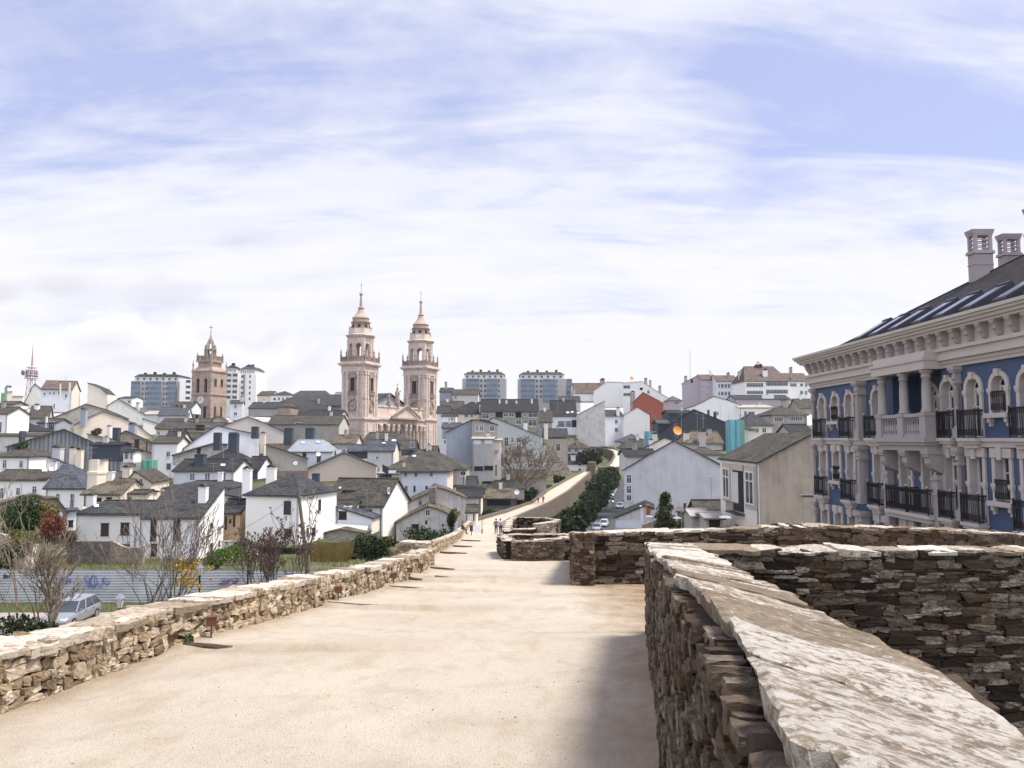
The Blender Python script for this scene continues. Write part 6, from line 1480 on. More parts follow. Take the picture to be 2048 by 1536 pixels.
    m = MB(); z0 = a.z + 2.6; m.prism([(a.x - 0.1, 101.2, z0), (b.x - w_ * 0.45, 101.2, z0), (a.x + w_ * 0.25, 101.2, b.z)], (0, 1.9, 0)); slab(m, [(a.x + w_ * 0.25, 101, b.z + 0.1), (b.x + 0.1, 101.1, z0 + 0.12), (b.x + 0.1, 103, z0 + 0.12), (a.x + w_ * 0.25, 103.1, b.z + 0.1)], 0.1); obj('chimney_cap', m, W['slateblue'], ct)
    rc_h = EV('ruined cottage with sagging stone roof, mossy cream wall and huge octagonal cream chimney', 'F', 99, 0, 855, 640, 1235, 500, 7, 'cream', 'stoneroof', yb=760, w=[(990, 700, 1040, 730, 'h'), (1090, 695, 1145, 730, 'h')], hl=1); attach(ct, rc_h)
    EV('blue slate roof with broad cream chimney between the cottages', 'F', 110, 0, 1040, 520, 1290, 425, 7, 'cream', 'slateblue', yb=620, c=[(1248, 380, 1325, 520, 'cream', 0.5)])
    GB('cream peaked gable with one small blue window', 'F', 104, 8, [(1212, 612), (1385, 415), (1550, 520)], 8, 'cream', 'slatebrown', w=[(1420, 495, 1465, 572, 'w')], yb=720, oh=0.3)
    EV('cream lower wall under a thin roof in front of the peaked gable', 'F', 101, 0, 1225, 640, 1500, 612, 3, 'creamlite', 'slateold', yb=760, w=[(1310, 680, 1355, 715, 'w')])
    # corrugated barn, stone gable, etc.
    GB('great grey corrugated metal gable with two rusty strips', 'A', 150, 0, [(70, 1190), (360, 1100), (655, 1010), (920, 1130), (1375, 1372)], 16, 'corr', 'slatebrown', yb=1450, name='barn', cat='barn', oh=0.4)
    EV('black roofed annex with glazed gallery on the slope of the corrugated barn', 'A', 147, 0, 935, 1165, 1240, 1150, 4, 'zincbox', 'slatedark', yb=1330, w=[])
    EV('small glazed attic with dark frames beside the corrugated barn', 'A', 146, 0, 1265, 1240, 1370, 1225, 3, 'white', 'slatedark', yb=1340, w=[(1272, 1245, 1322, 1325, 'gal'), (1328, 1260, 1366, 1330, 'gal')])
    GB('old rubble stone gable with two dark openings', 'A', 165, 0, [(1172, 1092), (1290, 1026), (1470, 1105), (1668, 1192)], 10, 'rubble', 'slateblue', w=[(1375, 1122, 1426, 1212, 'h'), (1494, 1155, 1510, 1236, 'h')], yb=1330, c=[(1148, 1000, 1212, 1110, 'zincbox', -0.5), (1312, 965, 1378, 1050, 'bluegrey', 3), (1090, 985, 1128, 1062, 'white', 5)])
    GB('plain grey rendered wall with sloping top below the rubble gable', 'A', 158, 0, [(900, 1060), (1150, 1112), (1645, 1292)], 6, 'grey', 'slate', yb=1500)
    EV('white house with sunlit end and narrow windows right of the rubble gable', 'A', 160, 6, 1560, 1150, 1815, 1085, 8, 'whiteclean', 'slatebrown', w=[(1703, 1242, 1745, 1300, 'w'), (1705, 1370, 1750, 1430, 'b')], yb=1500)
    GB('cream gabled house with blue grey chimney on the left hillside', 'A', 190, 0, [(765, 965), (900, 895), (1050, 830), (1230, 890), (1400, 965), (1562, 1092)], 12, 'cream', 'slatebrown', c=[(818, 805, 875, 938, 'bluegrey', -0.3)], yb=1100)
    GB('weathered concrete gable with railing behind the cream gabled house', 'A', 206, 0, [(515, 905), (700, 830), (880, 752), (1100, 815), (1315, 905)], 12, 'concrete', 'slateold', yb=1000)
    EV('small light house with glazed gallery below the concrete gable', 'A', 194, 0, 385, 945, 565, 905, 7, 'bluegrey', 'slateold', w=[(495, 935, 560, 1040, 'gal')], yb=1080, c=[(458, 875, 482, 1050, 'white', -0.4)])
    EV('grey gabled house with brown slate roof, skylight and dormer on the left hillside', 'A', 202, 26, 298, 895, 492, 778, 12, 'stainblue', 'slatebrown', w=[('s', 200, 785, 290, 815)], yb=1010, c=[(345, 768, 388, 826, 'white', 4)])
    EV('low dark house with small white dormer at the left hillside foot', 'A', 186, 0, 95, 1030, 370, 955, 8, 'white', 'slatedark', yb=1060, hr=4, c=[(170, 955, 215, 1000, 'white', 2)])
    EV('cream white house front cut by the left picture edge, hillside', 'A', 178, 0, -120, 850, 80, 790, 8, 'whiteclean', 'slatebrown', w=[(-5, 940, 22, 1052, 'w')], yb=1100)
    EV('pale grey long wall above the corrugated barn', 'A', 172, 0, -100, 1078, 420, 1062, 6, 'greylite', 'slateold', yb=1230, c=[(188, 1035, 245, 1140, 'zincbox', -0.4)])
    EV('big white house with brown roof crowning the left hill', 'A', 232, 18, 428, 598, 736, 520, 11, 'bluewhite', 'tilebrown', gwall='creamlite', w=[(445, 640, 470, 670, 'w'), (502, 635, 521, 660, 'w'), (545, 632, 562, 660, 'w'), (594, 628, 610, 660, 'w'), (662, 655, 692, 692, 'w'), (545, 755, 565, 805, 'w')], yb=830, c=[(606, 540, 622, 640, 'cream', -0.5), (700, 530, 718, 610, 'cream', -0.5)])
    GB('plain cream wall block behind the big white hilltop house', 'A', 244, 10, [(900, 540), (1030, 592), (1100, 660), (1101, 800)], 8, 'creamlite', 'slatebrown', yb=800)
    GB('grey white gable behind the big hilltop house, left end', 'A', 240, 0, [(262, 720), (355, 545), (430, 600)], 10, 'greylite', 'tilebrown', yb=790)
    GB('pale mottled grey gable right of the hilltop house', 'A', 238, 0, [(1105, 765), (1210, 700), (1340, 775), (1475, 855)], 12, 'greylite', 'slatebrown', yb=960, c=[(1390, 750, 1420, 800, 'cream', 4)])
    GB('white wall falling to the right below the mottled gable', 'A', 224, 0, [(1470, 905), (1600, 950)], 8, 'white', 'slateold', yb=1060)
    EV('low house with row of white balusters and dark roof', 'A', 200, 0, 1600, 1005, 1900, 935, 9, 'cream', 'slateold', yb=1080, w=[(1720, 1010, 1880, 1038, 'gal'), (1612, 1035, 1640, 1075, 'w')])
    EV('steep black roofed house among the old town left of the pinkish gable', 'A', 176, 0, 1665, 1140, 1840, 1040, 7, 'cream', 'slatedark', yb=1250)
    EV('small cream house with lean roof under the bell tower', 'A', 186, 0, 1850, 1105, 2010, 1050, 7, 'cream', 'slateold', yb=1200, w=[(1870, 1115, 1900, 1160, 'w')])
    EV('flat pale terrace house with white parapet left of the bell tower', 'A', 262, 0, 1470, 860, 1630, 830, 8, 'white', 'concrete', yb=940)
    EV('white house with blue shaded roof left of the bell tower', 'A', 255, 14, 1620, 870, 1905, 790, 12, 'bluewhite', 'slateblue', gwall='whiteclean', yb=940, w=[('r', 1925, 845, 1945, 880, 'w')])
    EV('white peaked house just left of the bell tower', 'A', 272, 0, 1740, 785, 1965, 735, 8, 'bluewhite', 'slateold', yb=850, w=[(1800, 770, 1820, 790, 'h'), (1850, 770, 1868, 790, 'h')])
    EV('distant low white building with dark roof line behind the mottled gable', 'A', 330, 0, 1215, 695, 1350, 682, 10, 'bluewhite', 'slate', yb=780, w=[(1310, 720, 1340, 750, 'w')])
    EV('white house with sunlit gable right of the bell tower', 'B', 262, 16, 822, 948, 945, 925, 11, 'bluewhite', 'slateold', gwall='creamlite', yb=1120, w=[(862, 965, 888, 1005, 'w'), (858, 1045, 895, 1080, 'w')], c=[(920, 885, 950, 930, 'whiteold', 3)])
    EV('dark roofed row right of the bell tower', 'B', 256, 0, 1010, 1000, 1320, 945, 10, 'grey', 'slate', yb=1080)
    EV('low mossy roofs at the foot of the bell tower', 'B', 240, 0, 330, 1150, 660, 1110, 12, 'concrete', 'slateold', yb=1200)
    GB('small dark gabled roof at the foot of the bell tower, right side', 'B', 236, 0, [(645, 1110), (700, 1085), (800, 1130)], 10, 'concrete', 'slateold', yb=1190)
    EV('brown mossy slate roof at the foot of the bell tower, left side', 'B', 214, 0, 60, 1195, 340, 1110, 12, 'white', 'slatebrown', yb=1250, w=[(75, 1235, 150, 1285, 'gal')])
    EV('dark slate roofs before the pinkish gable', 'B', 200, 0, 360, 1205, 700, 1150, 9, 'concrete', 'slateold', yb=1260, w=[(470, 1180, 560, 1230, 'h'), (570, 1185, 610, 1225, 'w')])
    # ---- far background blocks
    EV('far brown roofed terrace with white chimneys right of the bell tower', 'B', 400, 0, 1098, 872, 1240, 832, 14, 'cream', 'slatebrown', yb=940)
    EV('far white building with glazed top storey', 'B', 392, 0, 1238, 868, 1440, 830, 14, 'whiteclean', 'slate', hl=5, hr=5, yb=950, w=[(1262, 898, 1290, 925, 'w'), (1310, 895, 1332, 925, 'w'), (1350, 895, 1372, 925, 'w'), (1392, 892, 1422, 925, 'w')])
    EV('far mansard roofed block with row of attic windows', 'B', 410, 0, 1440, 880, 1825, 828, 14, 'whiteclean', 'slatebrown', hl=3, hr=3, yb=950, w=[(1450, 895, 1490, 918, 'w'), (1640, 895, 1665, 918, 'w'), (1740, 895, 1780, 918, 'w')])
    GB('pale hazy far building left of the cathedral', 'B', 460, 0, [(1878, 975), (1878, 880), (1905, 840), (1960, 840)], 14, 'greylite', 'slateblue', yb=980)
    # ---- right of the cathedral
    flats = GB('old grey flats beside the cathedral, stained blank gable and beige top storey with three windows', 'D', 170, 0, [(168, 835), (290, 775), (425, 712), (560, 712), (690, 760)], 12, 'bluegrey', 'slateold', yb=1230)
    top = GB('beige top storey with three windows on the grey flats', 'D', 167, 0, [(428, 718), (470, 708), (688, 758)], 4, 'concrete', 'slate', w=[(468, 765, 496, 832, 'w'), (508, 768, 548, 830, 'w'), (610, 768, 662, 832, 'w')], yb=890); attach(top, flats)
    EV('grey concrete rear block with blue awning strip and open ground floor', 'D', 164, 0, 438, 905, 650, 890, 4, 'grey', 'concrete', w=[(440, 922, 520, 965, 'p'), (560, 915, 640, 960, 'p'), (455, 1195, 545, 1235, 'h'), (555, 1190, 645, 1230, 'h')], yb=1330)
    EV('narrow yellowish house end beside the grey concrete block', 'D', 166, 0, 640, 920, 725, 905, 5, 'cream', 'concrete', w=[(680, 1020, 722, 1135, 'p'), (665, 1170, 690, 1290, 'w')], yb=1330)
    GB('large pale apartment house with long sloping slate roof and sunlit end', 'D', 196, 0, [(596, 722), (650, 686), (900, 786), (1150, 890), (1152, 960), (1190, 965)], 10, 'palegreen', 'slateblue', rwall='whiteclean', w=[(760, 892, 806, 990, 'w'), (830, 892, 860, 950, 'w'), (884, 892, 934, 950, 'w'), (760, 1012, 806, 1080, 'w'), (836, 1022, 860, 1080, 'w'), (882, 1012, 934, 1080, 'w')], c=[(957, 742, 998, 812, 'white', 2), (1170, 742, 1208, 870, 'creamlite', 6)], yb=1330)
    EV('olive house with white gallery under dark roof and sunlit cream gable', 'D', 236, 0, 1168, 882, 1408, 806, 9, 'olive', 'slate', gwall='creamlite', w=[(1172, 888, 1402, 918, 'gal'), (1290, 960, 1335, 1035, 'w'), (1295, 1090, 1330, 1140, 'w'), (1255, 1095, 1270, 1140, 'w')], yb=1260)
    EV('small house with low brown hipped roof before the far bend', 'D', 284, 0, 1396, 1002, 1645, 942, 9, 'greylite', 'slatebrown', hl=3.5, hr=3.5, gwall='creamlite', w=[(1412, 1010, 1445, 1045, 'w'), (1480, 1010, 1520, 1045, 'w'), ('r', 1660, 1010, 1690, 1040, 'w')], c=[(1494, 918, 1522, 965, 'bell', 2), (1440, 895, 1468, 960, 'olive', 3)], yb=1090)
    EV('small white house with dark slate roof and dormer at the top of the walk', 'D', 275, 0, 1358, 1160, 1690, 1065, 8, 'whiteclean', 'slatedark', gwall='whiteclean', w=[(1396, 1215, 1425, 1258, 'w'), (1518, 1155, 1548, 1185, 'w'), (1518, 1212, 1548, 1242, 'w')], c=[(1444, 1072, 1490, 1140, 'white', 1)], yb=1275)
    EV('long greenish terrace with dark roof, chimneys and balconies', 'D', 232, 0, 522, 622, 1108, 505, 13, 'green', 'slatedark', gwall='greylite', w=[(530, 650, 605, 705, 'w'), (625, 645, 652, 685, 'w'), (672, 635, 745, 690, 'h'), (752, 640, 800, 685, 'w'), (810, 635, 860, 685, 'w'), (875, 628, 935, 690, 'h'), (958, 632, 985, 685, 'w'), (1005, 628, 1100, 690, 'w'), (880, 705, 935, 760, 'w'), (1005, 715, 1095, 780, 'w'), (755, 705, 800, 750, 'w')], c=[(505, 560, 530, 600, 'cream', 3), (703, 500, 722, 548, 'cream', 4), (773, 510, 792, 550, 'cream', 4), (875, 515, 896, 566, 'cream', 4), (1034, 495, 1052, 545, 'cream', 4)], yb=830)
    EV('dark slate roofed row left of the greenish terrace', 'D', 238, 0, 170, 645, 518, 535, 13, 'cream', 'slatedark', hl=7, yb=740, w=[(350, 655, 395, 690, 'w'), (410, 655, 440, 690, 'w')])
    EV('white low house with cream end under the dark slate row', 'D', 214, 0, 128, 672, 262, 660, 7, 'whiteclean', 'slate', gwall='creamlite', yb=800, w=[(215, 690, 240, 725, 'w')])
    EV('low dark roofs beside the cathedral towers', 'D', 200, 0, 125, 790, 300, 745, 7, 'bluegrey', 'slateblue', yb=900, w=[(140, 830, 165, 880, 'w'), (140, 920, 165, 960, 'w')])
    EV('roofs of grey houses right behind the cathedral tower', 'D', 262, 0, 100, 600, 330, 525, 12, 'bluewhite', 'slateold', yb=660)
    EV('white house with dark roof tucked against the right cathedral tower', 'D', 244, 0, 70, 640, 200, 575, 8, 'white', 'slate', yb=1150, w=[(110, 660, 130, 690, 'w')])
    EV('grey flats with dark roofs right of the cathedral tower', 'D', 330, 0, 98, 425, 225, 388, 12, 'bluegrey', 'slate', yb=560, w=[(212, 430, 240, 475, 'w')], c=[(150, 330, 175, 390, 'grey', 4)])
    EV('long low white house row behind the grey flats', 'D', 322, 0, 235, 455, 492, 405, 12, 'greylite', 'slateold', yb=560, w=[(250, 470, 275, 500, 'w')])
    EV('house with big dark roof, three skylights and white galleries below', 'D', 300, 0, 1245, 672, 1500, 515, 15, 'bluewhite', 'slatedark', w=[(1310, 725, 1380, 790, 'gal'), (1385, 725, 1450, 790, 'gal'), (1452, 718, 1510, 790, 'h'), ('s', 1395, 632, 1425, 650), ('s', 1440, 628, 1470, 645)], gwall='whiteold', yb=860)
    GB('broad streaked grey white wall of the house with three skylights', 'D', 298, 0, [(1500, 662), (1640, 592), (1790, 520), (1792, 560)], 13, 'whiteold', 'slatedark', yb=980)
    EV('brown old roof with attic window between terrace and skylight house', 'D', 250, 0, 1075, 730, 1250, 620, 10, 'grey', 'slatebrown', hl=2, yb=860, w=[(1085, 755, 1110, 810, 'w'), (1130, 755, 1155, 810, 'w')])
    EV('small dark roofs behind the skylight house', 'D', 320, 0, 1330, 525, 1540, 475, 10, 'greylite', 'slate', gwall='creamlite', yb=620)
    # ---- right hill
    GB('great white hilltop building with plain sloping gable', 'E', 372, 0, [(-60, 470), (60, 388), (215, 392), (216, 560)], 12, 'whiteclean', 'tilebrown', yb=620)
    GB('white hilltop building with two square windows and dish on the roof', 'E', 362, 0, [(214, 400), (390, 384), (520, 468), (648, 545)], 14, 'whiteclean', 'tilebrown', w=[(217, 420, 282, 452, 'w'), (217, 492, 282, 522, 'w'), (370, 445, 398, 465, 'h'), (440, 468, 462, 500, 'w')], yb=760, c=[(415, 358, 440, 400, 'grey', 3), (460, 378, 478, 425, 'grey', 3), (548, 428, 570, 475, 'grey', 3)])
    EV('far pale flats behind the hilltop building', 'D', 400, 0, 1462, 362, 1700, 342, 12, 'greylite', 'slatebrown', yb=480)
    EV('brown roof with chimneys left of the great white hilltop building', 'D', 380, 0, 1490, 440, 1760, 340, 14, 'whiteclean', 'tilebrown', yb=520, c=[(1605, 340, 1622, 385, 'bell', 4), (1745, 300, 1790, 345, 'bell', 6)])
    GB('deep red brick gabled house', 'E', 342, 0, [(282, 600), (400, 484), (545, 560), (592, 592)], 13, 'red', 'slatedark', yb=870, c=[(288, 478, 326, 622, 'concrete', -0.3)])
    EV('white house with small blue windows and bright sunlit gable below the red house', 'E', 334, 20, -8, 702, 222, 652, 9, 'bluewhite', 'slate', gwall='whiteclean', w=[(138, 742, 166, 776, 'w'), (138, 815, 166, 856, 'w'), (136, 700, 150, 712, 'h')], c=[(155, 632, 182, 690, 'white', 3)], yb=980)
    GB('bright white gable wall below the red house', 'E', 330, 0, [(220, 700), (345, 625), (462, 695)], 9, 'whiteclean', 'slate', yb=930)
    EV('grey roofed cottage before the white house, at the far bend', 'E', 186, 0, 185, 940, 425, 872, 9, 'whiteold', 'slateblue', hl=4, hr=3, yb=1010)
    EV('low dark roofs at the far bend, right side', 'E', 172, 0, 210, 1000, 430, 925, 8, 'whiteold', 'slateold', yb=1060, hl=2)
    GB('mauve flats gable on the hilltop with brown roof', 'E', 296, 0, [(762, 405), (830, 368), (895, 335), (945, 345), (946, 500)], 16, 'mauve', 'tilebrown', w=[(845, 370, 865, 398, 'h')], yb=660, c=[(788, 340, 812, 392, 'mauve', 3)])
    EV('mauve grey flats front with brown roof, middle of the hilltop', 'E', 290, 0, 945, 365, 1090, 325, 12, 'mauve', 'tilebrown', w=[(958, 362, 974, 390, 'w'), (992, 362, 1008, 390, 'w'), (958, 420, 974, 450, 'w'), (992, 420, 1008, 450, 'w'), (992, 490, 1008, 520, 'w')], yb=640)
    EV('white framed flats between mauve front and the large white block', 'E', 284, 0, 1085, 378, 1288, 332, 12, 'bluewhite', 'tilebrown', w=[(1100, 408, 1118, 445, 'w'), (1125, 408, 1152, 445, 'w'), (1158, 408, 1182, 445, 'w'), (1188, 408, 1212, 445, 'w'), (1230, 408, 1256, 445, 'w'), (1100, 478, 1118, 515, 'w'), (1125, 478, 1152, 515, 'w'), (1158, 478, 1182, 515, 'w'), (1188, 478, 1212, 515, 'w'), (1230, 478, 1256, 515, 'w')], yb=620, c=[(1185, 308, 1208, 345, 'bell', 4)])
    GB('white side gable of the large block on the hilltop', 'E', 272, 0, [(1284, 300), (1335, 262), (1356, 372), (1357, 420)], 14, 'whiteold', 'tilebrown', yb=620)
    EV('large white block with four glazed gallery rows and brown mansard roof', 'E', 264, 0, 1350, 376, 1758, 248, 16, 'whiteclean', 'tilebrown', hl=2.0, hr=2.5, w=[(1362, 400, 1520, 438, 'gal'), (1545, 386, 1750, 428, 'gal'), (1365, 470, 1520, 505, 'gal'), (1545, 460, 1750, 500, 'gal')], c=[(1522, 275, 1560, 365, 'white', 2), (1455, 235, 1512, 275, 'darkclad', 7)], yb=560)
    EV('narrow white flats beside the large white block', 'E', 268, 0, 1758, 378, 1960, 312, 14, 'whiteclean', 'tilebrown', w=[(1768, 402, 1830, 435, 'gal'), (1862, 405, 1890, 432, 'w'), (1908, 400, 1930, 435, 'w'), (1862, 470, 1890, 505, 'w'), (1908, 470, 1930, 510, 'w'), (1768, 545, 1825, 575, 'w')], yb=660, c=[(1770, 255, 1790, 320, 'bell', 1)])
    EV('dim mauve low block with yellow panel under the large white block', 'E', 246, 0, 1250, 545, 1765, 515, 9, 'mauve', 'slate', yb=620, w=[(1508, 512, 1618, 552, 'p')])
    EV('dark round roofed house between red house and mauve flats', 'E', 280, 0, 650, 560, 762, 520, 12, 'mauve', 'tilebrown', hl=4, hr=4, yb=700, w=[(690, 575, 735, 600, 'w')])
    GB('wide bright white gable in the centre of the right hill', 'E', 228, 0, [(720, 660), (880, 610), (1060, 520), (1200, 560), (1310, 602), (1395, 720)], 13, 'whiteclean', 'slatebrown', w=[(1085, 665, 1105, 700, 'w'), (1370, 630, 1490, 660, 'p')], yb=830)
    EV('white flat roofed house with canopy right of the wide white gable', 'E', 220, 0, 1300, 625, 1600, 605, 8, 'whiteclean', 'concrete', w=[(1380, 665, 1440, 715, 'w'), (1340, 660, 1368, 710, 'w'), (1618, 635, 1650, 655, 'w')], yb=780)
    dk = GB('dark corrugated gable with pale triangular wall on the right hill', 'E', 176, 0, [(545, 862), (700, 755), (870, 642), (1040, 710), (1218, 782)], 13, 'darkclad', 'slatedark', yb=1020, w=[], c=[(1003, 655, 1020, 700, 'darkclad', 4), (1062, 672, 1084, 725, 'darkclad', 4)])
    pn = GB('pale grey wall panel with two dark windows on the dark gable', 'E', 175.3, 0, [(782, 700), (870, 655), (892, 668)], 0.5, 'greylite', 'slatedark', w=[(843, 716, 878, 744, 'h'), (838, 815, 890, 850, 'h')], yb=860, noroof=True); attach(pn, dk)
    EV('dark blue flat roofed house left of the dark gable', 'E', 190, 0, 636, 675, 860, 655, 8, 'zincbox', 'slatedark', yb=900)
    EV('blue grey low house before the red house', 'E', 182, 0, 540, 770, 640, 740, 7, 'zincbox', 'slateblue', yb=900)
    EV('white house with grey hipped roof and two windows right of the scaffold', 'E', 150, 0, 1348, 785, 1600, 672, 11, 'creamlite', 'slate', hl=5, hr=4, w=[(1442, 820, 1480, 864, 'w'), (1508, 816, 1548, 864, 'w'), (1448, 922, 1476, 952, 'w')], yb=1000)
    EV('house with brown pyramid roof and white glazed gallery', 'E', 158, 0, 1602, 690, 1925, 612, 12, 'concrete', 'slatebrown', hl=6, hr=5, w=[(1622, 715, 1705, 762, 'gal'), (1758, 708, 1882, 755, 'gal'), (1650, 835, 1680, 868, 'w')], yb=900, c=[(1700, 560, 1732, 640, 'bell', 5)])
    EV('cream lit narrow house left of the white house by the scaffold', 'E', 146, 0, 1378, 828, 1440, 818, 6, 'creamlite', 'slateold', yb=1010)
    EV('dark roofed lean-to against the stone house, right', 'E', 130, 0, 1790, 870, 1990, 785, 8, 'grey', 'slatedark', yb=920)
    EV('brown roofed houses behind the blue building, upper right', 'E', 236, 0, 1862, 625, 2010, 548, 10, 'concrete', 'slatebrown', yb=680)
    GB('bluish white stained concrete gable, big and blank, by the road', 'E', 120, 0, [(222, 1202), (450, 1065), (690, 932), (920, 1050), (1172, 1185)], 14, 'stainblue', 'slate', w=[(246, 1252, 294, 1335, 'w'), (246, 1355, 294, 1430, 'w'), (246, 1440, 294, 1500, 'w')], yb=1800, oh=0.35)
    EV('brown slate roof behind the big blank gable', 'E', 134, 0, 880, 1058, 1150, 1000, 9, 'whiteold', 'slatebrown', hl=2, hr=2, yb=1200, gwall='creamlite')
    EV('low slate roof left behind the big blank gable', 'E', 130, 0, 240, 1072, 520, 1015, 8, 'whiteold', 'slatedark', yb=1250)
    GB('cream gable behind the big blank gable, with small white chimney', 'E', 138, 0, [(400, 1005), (600, 905), (660, 925), (800, 1000)], 9, 'creamlite', 'slatedark', yb=1050, c=[(460, 930, 495, 1008, 'white', -0.4), (490, 875, 535, 935, 'cream', 2)])
    EV('mossy low roofs with pale wall before the dark gable', 'E', 150, 0, 800, 950, 1140, 850, 9, 'whiteold', 'stoneroof', hl=2, yb=1010, c=[(925, 850, 985, 960, 'pinkish', -0.5), (1005, 825, 1040, 915, 'grey', 3), (785, 865, 832, 930, 'cream', 1)])
    # stone house beside the blue building
    sh = GB('old house with wide brown stained gable and mossy slate roof beside the blue building', 'E', 70, 0.01, [(1482, 1122), (1740, 985), (1985, 858), (2200, 975), (2380, 1070)], 13, 'brown', 'slateold', w=[], yb=1950, oh=0.3)
    attach(build_stonehouse_side(), sh)

def build_stonehouse_side():
    """shaded street front of the stone house: flat cream bays with windows and a recessed balcony"""
    c = P(*rc('E', 1480, 1125), 70)
    root = thing('street_front', 'narrow cream street front with two white windows and recessed balcony, on the stone house', 'house front', (c.x - 0.2, 76, terr(23, 76)))
    x = c.x - 0.004; zt = c.z - 0.05
    m = MB(); m.obox((x, 70.02, terr(23, 76) - 1), (-0.06, 0, 0), (0, 12.9, 0), (0, 0, zt - terr(23, 76) + 0.9)); obj('front_wall', m, W['creamlite'], root)
    def face(y0, y1, z0, z1, mt, nm, d0, d1, par=root):
        q = MB(); q.obox((x - 0.06 - d0, y0, z0), (-(d1 - d0), 0, 0), (0, y1 - y0, 0), (0, 0, z1 - z0)); return obj(nm, q, mt, par)
    for (y0, y1) in ((71.2, 73.6), (79.2, 81.4)):
        z1, z0 = zt - 1.0, zt - 4.2
        face(y0 - 0.35, y1 + 0.35, z0 - 0.4, z1 + 0.5, W['tan'], 'window_surround', 0.002, 0.1)
        q = MB()
        for a, b, e, f in ((y0, y0 + .15, z0, z1), (y1 - .15, y1, z0, z1), (y0 + .15, y1 - .15, z0, z0 + .15), (y0 + .15, y1 - .15, z1 - .15, z1), ((y0 + y1) / 2 - .07, (y0 + y1) / 2 + .07, z0 + .15, z1 - .15), (y0 + .15, y1 - .15, z1 - 1.0, z1 - .88)): q.obox((x - 0.162, a, e), (-0.08, 0, 0), (0, b - a, 0), (0, 0, f - e))
        w = obj('window', q, FRAMEW, root); face(y0 + .1, y1 - .1, z0 + .1, z1 - .1, GLASS, 'pane', 0.102, 0.13, w)
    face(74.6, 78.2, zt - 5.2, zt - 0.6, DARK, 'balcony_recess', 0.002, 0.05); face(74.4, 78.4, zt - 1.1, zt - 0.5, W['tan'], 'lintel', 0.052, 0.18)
    face(76.2, 78.0, zt - 4.4, zt - 1.3, W['greylite'], 'panel', 0.052, 0.09)
    q = MB()
    for i in range(15): q.tube((x - 0.75, 74.5 + i * 0.28, zt - 5.3), (x - 0.75, 74.5 + i * 0.28, zt - 4.3), 0.025, k=4)
    q.tube((x - 0.75, 74.5, zt - 4.3), (x - 0.75, 78.4, zt - 4.3), 0.04, k=5); q.obox((x - 0.06, 74.4, zt - 5.45), (-0.78, 0, 0), (0, 4.1, 0), (0, 0, 0.15)); obj('balcony', q, TRIM, root)
    for (y0, y1) in ((71.4, 73.4), (75.0, 77.5)): face(y0, y1, zt - 9.0, zt - 6.6, SHUT, 'shutter', 0.002, 0.06)
    q = MB(); q.tube((x - 0.15, 70.3, zt), (x - 0.15, 70.3, zt - 9), 0.06, k=6); obj('drainpipe', q, METAL, root)
    return root

